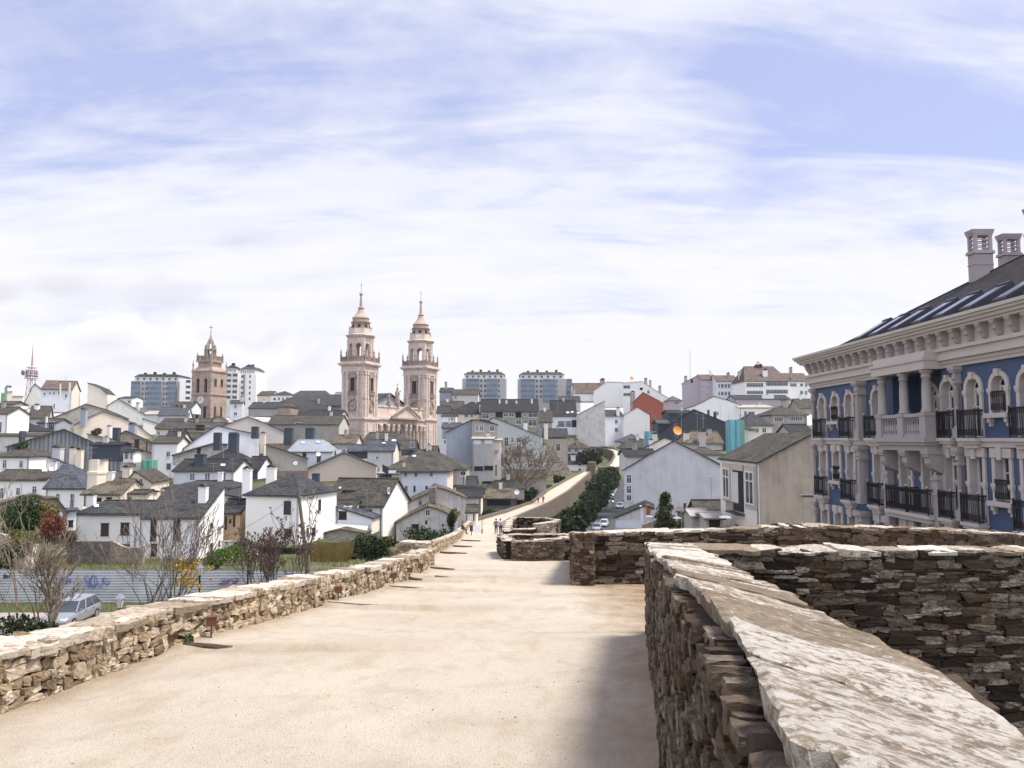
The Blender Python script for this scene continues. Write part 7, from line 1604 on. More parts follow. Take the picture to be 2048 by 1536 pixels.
def apartment(label, R, Y, xl, yt, xr, yb, d, ang=0, bays=(), rows=5, lit=None, roof='slatedark', wall='aptblue', attic=True):
    """tall flats: glazed blue bays, window columns, set-back attic with mansard"""
    a = radians(ang); u = Vector((cos(a), sin(a), 0)); n = Vector((sin(a), -cos(a), 0)); k = -n
    X0, Y0 = rc(R, xl, yt); A = P(X0, Y0, Y); X1, Y1 = rc(R, xr, yb); B = hit(X1, Y1, A, n); w = (B - A).dot(u); zt, zb = A.z, B.z
    root = thing('apartment_block', label, 'apartment block', (A.x + u.x * w / 2, A.y + d / 2, zb - 6))
    m = MB(); o = Vector((A.x, A.y, zb - 10)); H = zt - zb + 10; m.obox(o, u * w, k * d, UPV * H); obj('wall', m, W[wall], root)
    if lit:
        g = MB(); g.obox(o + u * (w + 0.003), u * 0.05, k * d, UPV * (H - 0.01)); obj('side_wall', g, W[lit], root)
    fh = (zt - zb) / rows; GB_ = glassm('blue_glazing', (0.07, 0.10, 0.14), 0.18)
    for b in bays:
        f0, f1, kind = b
        s0, s1 = w * f0, w * f1
        if kind == 'g':
            q = MB(); q.obox(o + u * s0 + n * 0.9 + UPV * 9.0, u * (s1 - s0), k * 0.897, UPV * (H - 9.05)); bo = obj('glazed_bay', q, plaster('blue_spandrel', (0.20, 0.245, 0.30), (0.1, 0.13, 0.18), 0.3), root)
            for r in range(rows):
                g = MB(); nb = max(2, int((s1 - s0) / 1.3)); z = zb + r * fh + fh * 0.42
                for i in range(nb): g.obox(Vector((A.x, A.y, z)) + u * (s0 + (s1 - s0) * (i + 0.08) / nb) + n * 0.95, u * ((s1 - s0) / nb * 0.86), k * 0.047, UPV * fh * 0.42)
                obj('window', g, GB_, bo)
        else:
            for r in range(rows):
                z = zb + r * fh + fh * 0.3; g = MB(); g.obox(Vector((A.x, A.y, z)) + u * s0 + n * 0.04, u * (s1 - s0), k * 0.036, UPV * fh * 0.5); f = obj('window', g, GLASS, root)
    if lit:
        for r in range(rows):
            for f0 in (0.2, 0.6):
                z = zb + r * fh + fh * 0.3; g = MB(); g.obox(Vector((A.x, A.y, z)) + u * (w + 0.056) + k * (d * f0), u * 0.04, k * (d * 0.2), UPV * fh * 0.5); obj('window', g, GLASS, root)
    if attic:
        ah = fh * 0.85; q = MB(); q.obox(Vector((A.x, A.y, zt + 0.003)) + u * 1.2 + k * 1.2, u * (w - 2.4), k * (d - 2.4), UPV * ah); at_ = obj('attic', q, W['greylite'], root)
        for i in range(7):
            g = MB(); g.obox(Vector((A.x, A.y, zt + ah * 0.25)) + u * (1.2 + (w - 2.4) * (i + 0.3) / 7) + k * 1.16, u * ((w - 2.4) / 7 * 0.35), k * 0.038, UPV * ah * 0.5); obj('window', g, GLASS, at_)
        r = MB(); z0 = zt + ah + 0.004
        c0 = [Vector((A.x, A.y, z0)) + u * s + k * t for s, t in ((0.7, 0.7), (w - 0.7, 0.7), (w - 0.7, d - 0.7), (0.7, d - 0.7))]
        c1 = [Vector((A.x, A.y, z0 + fh * 0.55)) + u * s + k * t for s, t in ((3.0, 2.6), (w - 3.0, 2.6), (w - 3.0, d - 2.6), (3.0, d - 2.6))]
        r.add(c0 + c1, [(0, 1, 5, 4), (1, 2, 6, 5), (2, 3, 7, 6), (3, 0, 4, 7), (4, 5, 6, 7), (3, 2, 1, 0)])
        for i in range(4): r.obox(c1[0] + u * ((w - 7) * (0.1 + 0.27 * i)) + k * 1 - UPV * 0.3, u * 1.3, k * 1.3, UPV * (1.2 + 0.5 * (i % 2)))
        obj('roof', r, W[roof], root)

def build_apartments():
    apartment('long blue glazed apartment block with white end behind the left roofs', 'A', 425, 1350, 522, 1838, 790, 26, 4, ((0.0, 0.19, 'g'), (0.215, 0.245, 'w'), (0.28, 0.31, 'w'), (0.33, 0.62, 'g'), (0.65, 0.68, 'w'), (0.71, 0.74, 'w'), (0.755, 0.93, 'g')), 5, 'creamlite')
    apartment('white end of the long blue glazed block, with dark windows', 'A', 424, 1842, 500, 1975, 785, 20, 10, ((0.45, 0.78, 'w'),), 5, 'creamlite', wall='whiteclean', attic=False)
    apartment('tall white apartment block right behind the bell tower', 'B', 432, 760, 640, 895, 925, 18, 8, ((0.62, 0.95, 'w'), (0.2, 0.5, 'w')), 5, 'creamlite', wall='greylite')
    apartment('sunlit white slab block with dark window strips right of the bell tower', 'B', 436, 897, 655, 1085, 940, 18, 0, ((0.2, 0.3, 'w'), (0.62, 0.70, 'w'), (0.34, 0.40, 'g')), 5, None, wall='whiteclean', roof='slateblue')
    apartment('blue grey apartment block standing left of its twin on the skyline', 'D', 405, 330, 292, 780, 500, 22, 0, ((0.10, 0.385, 'g'), (0.41, 0.455, 'w'), (0.50, 0.545, 'w'), (0.565, 0.80, 'g'), (0.82, 0.85, 'w')), 4, 'greylite', roof='slatebrown')
    apartment('blue grey apartment block standing right of its twin on the skyline', 'D', 405, 900, 295, 1395, 505, 22, 0, ((0.07, 0.35, 'g'), (0.375, 0.415, 'w'), (0.455, 0.495, 'w'), (0.52, 0.78, 'g'), (0.80, 0.82, 'w')), 4, 'greylite', roof='slatebrown')
    apartment('darker blue slab just behind the right hand twin block', 'D', 420, 1398, 295, 1455, 470, 14, 0, ((0.05, 0.95, 'g'),), 3, None, attic=False)
# ------------------------------------------------------------------ plants
def leaves(mb, blobs, n, size, seed, flat_=0.0, shell=0.55):
    """leaf-sized quads scattered through clumps [(centre, (rx, ry, rz))]"""
    rng = np.random.default_rng(seed); w = np.array([b[1][0] * b[1][1] * b[1][2] for b in blobs]) ** 0.7; w /= w.sum()
    k = rng.choice(len(blobs), n, p=w)
    c = np.array([b[0] for b in blobs], float)[k]; r = np.array([b[1] for b in blobs], float)[k]
    d = rng.normal(size=(n, 3)); d /= np.linalg.norm(d, axis=1)[:, None]
    rad = shell + (1.08 - shell) * rng.random(n) ** 0.7
    p = c + d * r * rad[:, None]
    a = rng.normal(size=(n, 3)); a[:, 2] *= 1 - flat_; a /= np.linalg.norm(a, axis=1)[:, None]
    b = np.cross(a, rng.normal(size=(n, 3))); b /= np.linalg.norm(b, axis=1)[:, None]
    s = size * rng.uniform(0.55, 1.3, n)[:, None]; t = s * rng.uniform(0.4, 0.7, n)[:, None]
    V = np.stack([p - a * s, p + b * t, p + a * s, p - b * t], 1).reshape(-1, 3)
    mb.arr(V, np.arange(n * 4).reshape(-1, 4))

def clumps(c, r, k, seed):
    rng = np.random.default_rng(seed); out = []
    for i in range(k):
        d = rng.normal(size=3); d /= np.linalg.norm(d); f = rng.uniform(0.25, 0.85)
        q = rng.uniform(0.28, 0.55); out.append(((c[0] + d[0] * r[0] * f, c[1] + d[1] * r[1] * f, c[2] + d[2] * r[2] * f), (r[0] * q, r[1] * q, r[2] * q)))
    return out

FOL = {'ivy': foliage('ivy_leaves', (0.012, 0.03, 0.008), (0.03, 0.065, 0.014), (0.075, 0.12, 0.03)), 'green': foliage('bright_leaves', (0.05, 0.10, 0.015), (0.10, 0.17, 0.025), (0.20, 0.26, 0.05)),
       'dark': foliage('dark_hedge_leaves', (0.010, 0.020, 0.007), (0.022, 0.038, 0.012), (0.05, 0.07, 0.022)), 'olive': foliage('olive_leaves', (0.06, 0.07, 0.015), (0.13, 0.13, 0.03), (0.22, 0.20, 0.05)),
       'red': foliage('red_leaves', (0.09, 0.022, 0.015), (0.18, 0.05, 0.03), (0.24, 0.10, 0.06)), 'gold': foliage('dry_reeds', (0.15, 0.11, 0.03), (0.26, 0.20, 0.06), (0.34, 0.27, 0.11)),
       'yellow': foliage('yellow_leaves', (0.40, 0.22, 0.015), (0.58, 0.36, 0.03), (0.65, 0.45, 0.06)), 'brown': foliage('dead_leaves', (0.05, 0.025, 0.018), (0.10, 0.055, 0.035), (0.16, 0.10, 0.06)),
       'conifer': foliage('conifer_needles', (0.018, 0.03, 0.008), (0.05, 0.065, 0.018), (0.10, 0.11, 0.035)), 'wood': foliage('far_wood_leaves', (0.015, 0.025, 0.012), (0.03, 0.045, 0.02))}
GRASS = foliage('grass_blades', (0.06, 0.085, 0.015), (0.13, 0.15, 0.03), (0.24, 0.22, 0.07))

def bush(R, x0, y0, x1, y1, Y, mat, label, n=1400, size=0.11, k=9, name='bush', cat='bush', deep=1.0, seed=1):
    a = P(*rc(R, x0, y1), Y); b = P(*rc(R, x1, y0), Y); c = ((a.x + b.x) / 2, Y, (a.z + b.z) / 2); rx, rz = (b.x - a.x) / 2, (b.z - a.z) / 2
    root = thing(name, label, cat, (c[0], c[1], a.z))
    m = MB(); leaves(m, clumps(c, (rx, max(rx, rz) * deep * 0.8, rz), k, seed) + [((c[0], c[1], a.z + rz * 0.6), (rx * 0.7, rx * 0.6, rz * 0.6))], n, size, seed); obj('foliage', m, FOL[mat], root, uv=False)
    s = MB(); rng = random.Random(seed)
    for i in range(7): s.poly_tube([(c[0] + rng.uniform(-.3, .3) * rx, Y, a.z - 0.4), (c[0] + rng.uniform(-.5, .5) * rx, Y + rng.uniform(-.4, .4), a.z + rz * 0.7), (c[0] + rng.uniform(-.8, .8) * rx, Y + rng.uniform(-.7, .7), a.z + rz * rng.uniform(1.2, 1.9))], [0.05, 0.03, 0.012], 4)
    obj('stem', s, BARK, root, uv=False)
    return root

def grow(mb, p, d, L, r, depth, rng, spread=0.55, up=0.12, k=5, tips=None, wig=0.12, fork=(2, 3), shrink=0.72, rmin=0.012):
    n = 4; pts = [p]; rs = [r]; q = Vector(p); dd = Vector(d).normalized()
    for i in range(n):
        dd = (dd + Vector((rng.gauss(0, wig), rng.gauss(0, wig), rng.gauss(0, wig) + up * 0.3))).normalized(); q = q + dd * (L / n); pts.append(q.copy()); rs.append(max(rmin, r * (1 - 0.38 * (i + 1) / n)))
    mb.poly_tube(pts, rs, k)
    if depth == 0:
        if tips is not None: tips.append(q.copy())
        return
    for j in range(rng.randint(*fork)):
        a = dd.orthogonal().normalized(); a = Matrix.Rotation(rng.uniform(0, 2 * pi), 3, dd) @ a
        nd_ = (dd + a * rng.uniform(spread * 0.6, spread * 1.3) + UPV * up).normalized()
        t = rng.choice([2, 3, 4, 4]) if depth > 1 else rng.choice([1, 2, 3, 4])
        grow(mb, pts[t], nd_, L * rng.uniform(shrink * 0.8, shrink * 1.15), rs[t] * 0.66, depth - 1, rng, spread, up, max(3, k - 1), tips, wig * 1.15, fork, shrink, rmin)

def bare_tree(label, base, stems, L, r, depth, seed, spread=0.5, leafs=None, nleaf=0, mat=None, fork=(2, 3), lean=0.25, up=0.15, shrink=0.72, extra=None, barkcol=(0.16, 0.125, 0.10)):
    rng = random.Random(seed); root = thing('bare_tree', label, 'tree', base); tr = MB(); tips = []
    for i in range(stems):
        a = 2 * pi * i / stems + rng.uniform(-.4, .4); ln = lean * rng.uniform(0.4, 1.4) if stems > 1 else 0.03
        grow(tr, Vector(base) + Vector((cos(a) * 0.1, sin(a) * 0.1, -0.3)), Vector((cos(a) * ln, sin(a) * ln, 1)), L * rng.uniform(0.8, 1.15), r, depth, rng, spread, up, 6, tips, 0.1, fork, shrink, base[1] * 0.00036)
    obj('trunk', tr, flat('twig_bark_%d' % seed, barkcol, 0.9, 0, 0.35, 8), root, uv=False)
    if leafs and tips:
        sel = extra or [tuple(t) for t in tips]
        if sel:
            m = MB(); leaves(m, [(t, (0.13, 0.13, 0.13)) for t in sel], nleaf, leafs, seed, shell=0.1); obj('crown', m, mat, root, uv=False)
    return root

def grass_patch(name, region, n, h, seed, mat=GRASS, w=0.03):
    rng = np.random.default_rng(seed); x0, x1, y0, y1 = region; x = rng.uniform(x0, x1, n); y = rng.uniform(y0, y1, n)
    keep = np.array([mnoise.noise((a * 0.25, b * 0.25, seed)) > -0.18 for a, b in zip(x, y)]); x, y = x[keep], y[keep]; n = len(x)
    z = np.array([terr(a, b) for a, b in zip(x, y)]); hh = h * rng.uniform(0.4, 1.4, n) * np.array([1 + mnoise.noise((a * 0.3, b * 0.3, 7)) for a, b in zip(x, y)]); a = rng.uniform(0, pi, n); lx_ = rng.normal(0, 0.35, n) * hh; ly = rng.normal(0, 0.35, n) * hh
    V = np.stack([np.stack([x - np.cos(a) * w, y - np.sin(a) * w, z - 0.05], 1), np.stack([x + np.cos(a) * w, y + np.sin(a) * w, z - 0.05], 1), np.stack([x + lx_, y + ly, z + hh], 1)], 1).reshape(-1, 3)
    mb = MB(); mb.arr(V, np.arange(n * 3).reshape(-1, 3)); o = obj(name, mb, mat, None, uv=False); tag(o, kind='stuff'); return o

# ------------------------------------------------------------------ people
SKIN = flat('skin', (0.48, 0.30, 0.22), 0.6)
def skinned(name, joints, edges, mat, parent, root_i=0, sub=1):
    me = bpy.data.meshes.new(name); me.from_pydata([j[0] for j in joints], edges, []); me.materials.append(mat)
    o = bpy.data.objects.new(name, me); C.objects.link(o); o.parent = parent
    o.modifiers.new('skin', 'SKIN'); sv = me.skin_vertices[0].data
    for i, j in enumerate(joints):
        r = j[1]; sv[i].radius = (r, r) if not isinstance(r, tuple) else r; sv[i].use_root = (i == root_i)
    s = o.modifiers.new('sub', 'SUBSURF'); s.levels = sub; s.render_levels = sub
    return o
def person(label, loc, rz, top, legs, hair=(0.03, 0.02, 0.015), pose='walk', h=1.7, bag=None):
    """faces local -y; standing joints in metres for a 1.7 m figure"""
    root = thing('person', label, 'person', loc, rz, scale=h / 1.7)
    if pose == 'sit':
        hip, kn, an = [(-.09, 0, .50), (.09, 0, .50)], [(-.11, -.42, .50), (.11, -.42, .52)], [(-.11, -.46, .07), (.12, -.40, .07)]
        ht = 0.52; sh = 0.98; el = [(-.25, -.10, .74), (.25, -.10, .74)]; wr = [(-.16, -.30, .60), (.16, -.30, .60)]
    else:
        st = 0.22 if pose == 'walk' else 0.03
        hip, kn, an = [(-.09, 0, .90), (.09, 0, .90)], [(-.10, -st * 0.7, .50), (.10, st * 0.25, .48)], [(-.10, -st, .08), (.10, st * 1.2, .10)]
        ht = 0.93; sh = 1.40; el = [(-.25, .10, 1.14), (.25, -.06, 1.14)]; wr = [(-.25, -.02, .90), (.24, -.22, .94)]
    pel = (0, 0, ht); ch = (0, .0, sh - .12); nk = (0, -.01, sh + .08); hd = (0, -.03, sh + .20); tp = (0, -.02, sh + .29)
    J = [(pel, .12), ((0, 0, ht + .2), .115), (ch, .125), (nk, .052), (hd, (.082, .095)), (tp, .06)]
    E = [(0, 1), (1, 2), (2, 3), (3, 4), (4, 5)]
    def add(p, r, par): J.append((p, r)); E.append((par, len(J) - 1)); return len(J) - 1
    for i in (0, 1):
        s = -1 if i == 0 else 1
        a = add((s * .17, 0, sh), .055, 2); b = add(el[i], .042, a); c = add(wr[i], .030, b)
        v = (Vector(wr[i]) - Vector(el[i])).normalized(); pm = Vector(wr[i]) + v * 0.08; d = add(tuple(pm), (.032, .018), c)
        for f in range(4): add(tuple(pm + v * (0.075 + 0.012 * (1.5 - abs(f - 1.5))) + Vector((0, (f - 1.5) * .02, 0))), .008, d)
        add(tuple(pm + v * 0.01 + Vector((0, -.05, 0))), .009, c)
        q = add(hip[i], .085, 0); k = add(kn[i], .058, q); n_ = add(an[i], .038, k); add((an[i][0], an[i][1] - .15, an[i][2] - .03), .032, n_)
    skinned('body', J, E, SKIN, root)
    Jt = [((0, 0, ht - .02), .145), ((0, 0, ht + .2), .14), (ch, .15), ((0, 0, sh + .02), .075)]; Et = [(0, 1), (1, 2), (2, 3)]
    for i in (0, 1):
        s = -1 if i == 0 else 1; k = len(Jt); Jt += [((s * .18, 0, sh - .01), .072), (el[i], .058), (tuple(Vector(wr[i]) * 0.94 + Vector(el[i]) * 0.06), .045)]; Et += [(2, k), (k, k + 1), (k + 1, k + 2)]
    skinned('jacket', Jt, Et, flat('cloth_%02x%02x%02x' % tuple(int(255 * c) for c in top), top, 0.85), root)
    Jl = [((0, 0, ht), .135)]; El = []
    for i in (0, 1):
        k = len(Jl); Jl += [(hip[i], .10), (kn[i], .072), ((an[i][0], an[i][1], an[i][2] + .02), .055)]; El += [(0, k), (k, k + 1), (k + 1, k + 2)]
    skinned('trousers', Jl, El, flat('cloth_%02x%02x%02x' % tuple(int(255 * c) for c in legs), legs, 0.85), root)
    for i in (0, 1): 
        m = MB(); m.poly_tube([(an[i][0], an[i][1] + .05, an[i][2] - .035), (an[i][0], an[i][1] - .08, an[i][2] - .035), (an[i][0], an[i][1] - .19, an[i][2] - .05)], [.045, .05, .03], 7); obj('shoe', m, DARK, root, local=True)
    m = MB(); m.lathe((0, -.01, sh + .19), [(.088, .0), (.100, .05), (.096, .10), (.07, .145), (.02, .165)], 10); obj('hair', m, flat('hair_%d' % int(hair[0] * 1000), hair, 0.8), root, local=True)
    m = MB(); m.box((0, -.125, sh + .185), (.022, .03, .035)); m.box((-.033, -.113, sh + .205), (.02, .01, .012)); m.box((.033, -.113, sh + .205), (.02, .01, .012)); m.box((0, -.113, sh + .135), (.045, .008, .01)); obj('face', m, flat('face_tone', (0.35, 0.2, 0.15), 0.6), root, local=True)
    if bag:
        m = MB(); m.lathe((0, .17, sh - .38), [(.05, 0), (.15, .03), (.16, .22), (.13, .36), (.04, .4)], 8); obj('backpack', m, flat('bag_%d' % int(bag[2] * 100), bag, 0.8), root, local=True)
    return root

# ------------------------------------------------------------------ cars
def car(label, loc, rz, paint, group=None, estate=True):
    """hatchback, front toward local -y, 4.1 m long, wheels on z = 0"""
    root = thing('parked_car', label, 'car', loc, rz, group)
    PM, nt, b = newmat('car_paint'); b.inputs['Base Color'].default_value = _c4(paint); setv(b, 'Metallic', 0.35); setv(b, 'Roughness', 0.28); n = noise_(nt, objco(nt), 2.0, 3); nt.links.new(ramp(nt, n, [(0.3, tuple(c * 0.92 for c in paint)), (0.7, paint)]), b.inputs['Base Color'])
    S = [(-2.05, .66, .30, .58), (-1.98, .76, .22, .68), (-1.7, .82, .20, .76), (-1.05, .85, .20, .86), (-0.9, .86, .20, .89), (0.6, .86, .20, .92), (1.5, .85, .20, .94), (1.85, .82, .22, .92), (2.0, .76, .26, .84), (2.05, .70, .34, .66)]
    m = MB(); V = []; K = 12
    for y, w, z0, z1 in S:
        ring = [(w * .55, z0), (w * .93, z0 + .03), (w, z0 + .16), (w * 1.0, (z0 + z1) / 2), (w * .965, z1 - .07), (w * .86, z1)]
        V += [(x, y, z) for x, z in ring] + [(-x, y, z) for x, z in ring[::-1]]
    fs = [(i * K + j, i * K + (j + 1) % K, (i + 1) * K + (j + 1) % K, (i + 1) * K + j) for i in range(len(S) - 1) for j in range(K)] + [tuple(range(K - 1, -1, -1)), tuple((len(S) - 1) * K + j for j in range(K))]
    m.add(V, fs); obj('body', m, PM, root, local=True, smooth=True)
    lo = [(-.80, -1.02, .875), (.80, -1.02, .875), (.80, 1.88, .92), (-.80, 1.88, .92)]; hi = [(-.60, -.30, 1.38), (.60, -.30, 1.38), (.60, 1.45, 1.41), (-.60, 1.45, 1.41)]
    g = MB(); g.add(lo + hi, [(0, 1, 5, 4), (1, 2, 6, 5), (2, 3, 7, 6), (3, 0, 4, 7)]); obj('windows', g, GLASS, root, local=True)
    r = MB(); r.add([(x * 1.05, y * 1.04, z + .0) for x, y, z in hi] + [(x * .85, y * .85 + .05, z + .07) for x, y, z in hi], [(0, 1, 5, 4), (1, 2, 6, 5), (2, 3, 7, 6), (3, 0, 4, 7), (4, 5, 6, 7), (3, 2, 1, 0)])
    for i in range(4): r.tube(lo[i], hi[i], .045, .04, 5)
    for s in (-1, 1):
        for f in (.36, .68): r.tube((s * .81, lo[1][1] + (lo[2][1] - lo[1][1]) * f, .9), (s * .61, hi[1][1] + (hi[2][1] - hi[1][1]) * f, 1.40), .035, .03, 5)
    obj('roof', r, PM, root, local=True)
    for x in (-.76, .76):
        for y in (-1.30, 1.28):
            t = MB(); t.tube((x - .10, y, .30), (x + .10, y, .30), .30, k=16); w = obj('wheel', t, flat('tyre', (0.015, 0.015, 0.016), 0.9), root, local=True)
            s = 1 if x > 0 else -1; q = MB(); q.tube((x + s * .10, y, .30), (x + s * .115, y, .30), .19, k=12); obj('rim', q, METAL, w, local=True)
    for s in (-1, 1):
        q = MB(); q.box((s * .58, -2.0, .62), (.30, .08, .13)); obj('headlight', q, glassm('lamp_glass', (0.5, 0.5, 0.5), 0.1), root, local=True)
        q = MB(); q.box((s * .70, 1.99, .78), (.14, .10, .22)); obj('tail_light', q, flat('red_lens', (0.35, 0.02, 0.02), 0.3), root, local=True)
        q = MB(); q.box((s * .93, -.72, .95), (.14, .08, .11)); obj('wing_mirror', q, PM, root, local=True)
        q = MB(); q.box((s * .868, -.05, .76), (.012, .16, .03)); q.box((s * .868, .85, .77), (.012, .16, .03)); obj('handle', q, DARK, root, local=True)
    q = MB(); q.box((0, -2.05, .48), (.5, .02, .12)); q.box((0, 2.06, .55), (.5, .02, .12)); obj('number_plate', q, W['white'], root, local=True)
    q = MB(); q.box((0, -2.03, .33), (1.15, .06, .1)); obj('grille', q, DARK, root, local=True)
    return root

# ------------------------------------------------------------------ street furniture
def lantern(label, px, py, Y, h, zb):
    p = P(px, py, Y); root = thing('street_lantern', label, 'street lantern', (p.x, Y, zb), 0, 'street lanterns inside the wall')
    m = MB(); m.lathe((p.x, Y, 0), [(.13, zb), (.13, zb + .4), (.075, zb + .5), (.055, zb + 1.4), (.045, p.z - h * .62), (.09, p.z - h * .58), (.06, p.z - h * .5)], 8); obj('pole', m, BLACKM, root)
    g = MB(); g.lathe((p.x, Y, p.z), [(h * .16, -h * .48), (h * .30, h * .12)], 4, pi / 4); go = obj('lamp_glass', g, flat('frosted_glass', (0.66, 0.60, 0.52), 0.35), root)
    f = MB()
    for k in range(4):
        a = pi / 4 + k * pi / 2; f.tube((p.x + h * .165 * cos(a), Y + h * .165 * sin(a), p.z - h * .48), (p.x + h * .31 * cos(a), Y + h * .31 * sin(a), p.z + h * .12), .014, k=4)
    f.lathe((p.x, Y, p.z), [(h * .36, h * .12), (h * .33, h * .17), (h * .12, h * .42), (h * .05, h * .45), (h * .06, h * .5), (0.01, h * .56)], 4, pi / 4); obj('lamp_cap', f, flat('lantern_tin', (0.30, 0.33, 0.37), 0.4, 0.4), root)
def street_light(label, px0, px1, py, pole, Y, zb, side=1, col=None):
    a = P(px0, py, Y); b = P(px1, py, Y); q = P(pole, py, Y); root = thing('street_light', label, 'street light', (q.x, Y, zb))
    m = MB(); m.tube((q.x, Y, zb), (q.x, Y, q.z - .05), .09, .055, 8); obj('pole', m, METAL, root)
    w = b.x - a.x; m = MB(); s = [(a.x, .05, .05), (a.x + w * .12, .16, .10), (a.x + w * .55, .19, .12), (a.x + w * .85, .12, .10), (b.x, .06, .05)]
    V = []
    for x, ww, hh in s: V += [(x, Y - ww, q.z), (x, Y + ww, q.z), (x, Y + ww * .7, q.z + hh * 1.6), (x, Y - ww * .7, q.z + hh * 1.6)]
    m.add(V, [(i * 4 + j, i * 4 + (j + 1) % 4, i * 4 + 4 + (j + 1) % 4, i * 4 + 4 + j) for i in range(4) for j in range(4)] + [(3, 2, 1, 0), (16, 17, 18, 19)]); obj('lamp_head', m, flat('lamp_white', (0.62, 0.63, 0.64), 0.4) if col is None else col, root)
def antenna(R, x, yt, yb, Y, label, yagi=True, r=0.03):
    t = P(*rc(R, x, yt), Y); b = P(*rc(R, x, yb), Y); root = thing('aerial', label, 'aerial', (b.x, Y, b.z)); m = MB(); m.tube(b - UPV * 1.0, t, r, r * .7, 5); obj('mast', m, METAL, root, uv=False)
    if yagi:
        m = MB(); z = t.z - 0.15
        for dz, L in ((0, 1.3), (-.7, .9)):
            m.tube((b.x - L / 2, Y, z + dz), (b.x + L / 2, Y, z + dz), .018, k=4)
            for i in range(6): m.tube((b.x - L / 2 + i * L / 5, Y - .28, z + dz), (b.x - L / 2 + i * L / 5, Y + .28, z + dz), .012, k=4); m.tube((b.x - L / 2 + i * L / 5, Y, z + dz - .1), (b.x - L / 2 + i * L / 5, Y, z + dz + .1), .012, k=4)
        obj('rods', m, METAL, root, uv=False)
def dish(px, py, r_px, Y, label, mat, az=0.3):
    c = P(px, py, Y); r = r_px * Y / F; root = thing('satellite_dish', label, 'satellite dish', (c.x, Y, c.z - r * 1.6)); m = MB(); K = 16
    prof = [(0.02, .28), (.4, .22), (.75, .1), (1.0, 0), (1.0, -.04), (.75, .05), (.4, .17), (.02, .23)]
    m.lathe((0, 0, 0), [(a * r, -b * r) for a, b in prof], K); M = Matrix.Translation(c) @ Matrix.Rotation(az, 4, 'Z') @ Matrix.Rotation(radians(70), 4, 'X'); xf(m, M); obj('reflector', m, mat, root, uv=False)
    m = MB(); m.tube((c.x, Y + .2 * r, c.z - r * 1.7), (c.x, Y + .2 * r, c.z), .05, k=5); m.tube((c.x, Y, c.z - r * .8), (c.x - .1, Y - r * .9, c.z - .1 * r), .03, k=4); obj('mount', m, METAL, root, uv=False)

def plain_wall(R, pts, yb, Y, th, mat, label, name='stone_wall', cat='stone wall', capm=None):
    A = P(*rc(R, *pts[0]), Y); n = Vector((0, -1, 0)); T = [hit(*rc(R, *p), A, n) for p in pts]; zb = hit(*rc(R, pts[0][0], yb), A, n).z - 1.0
    root = thing(name, label, cat, ((T[0].x + T[-1].x) / 2, Y, zb)); m = MB(); poly = [Vector((T[0].x, Y, zb))] + T + [Vector((T[-1].x, Y, zb))]; m.prism(poly[::-1], (0, th, 0)); obj('masonry', m, mat, root)
    if capm:
        q = MB()
        for a, b in zip(T[:-1], T[1:]): slab(q, [a + Vector((-.05, -.08, .08)), b + Vector((.05, -.08, .08)), b + Vector((.05, th + .08, .08)), a + Vector((-.05, th + .08, .08))], 0.077)
        obj('coping', q, capm, root)
    return root

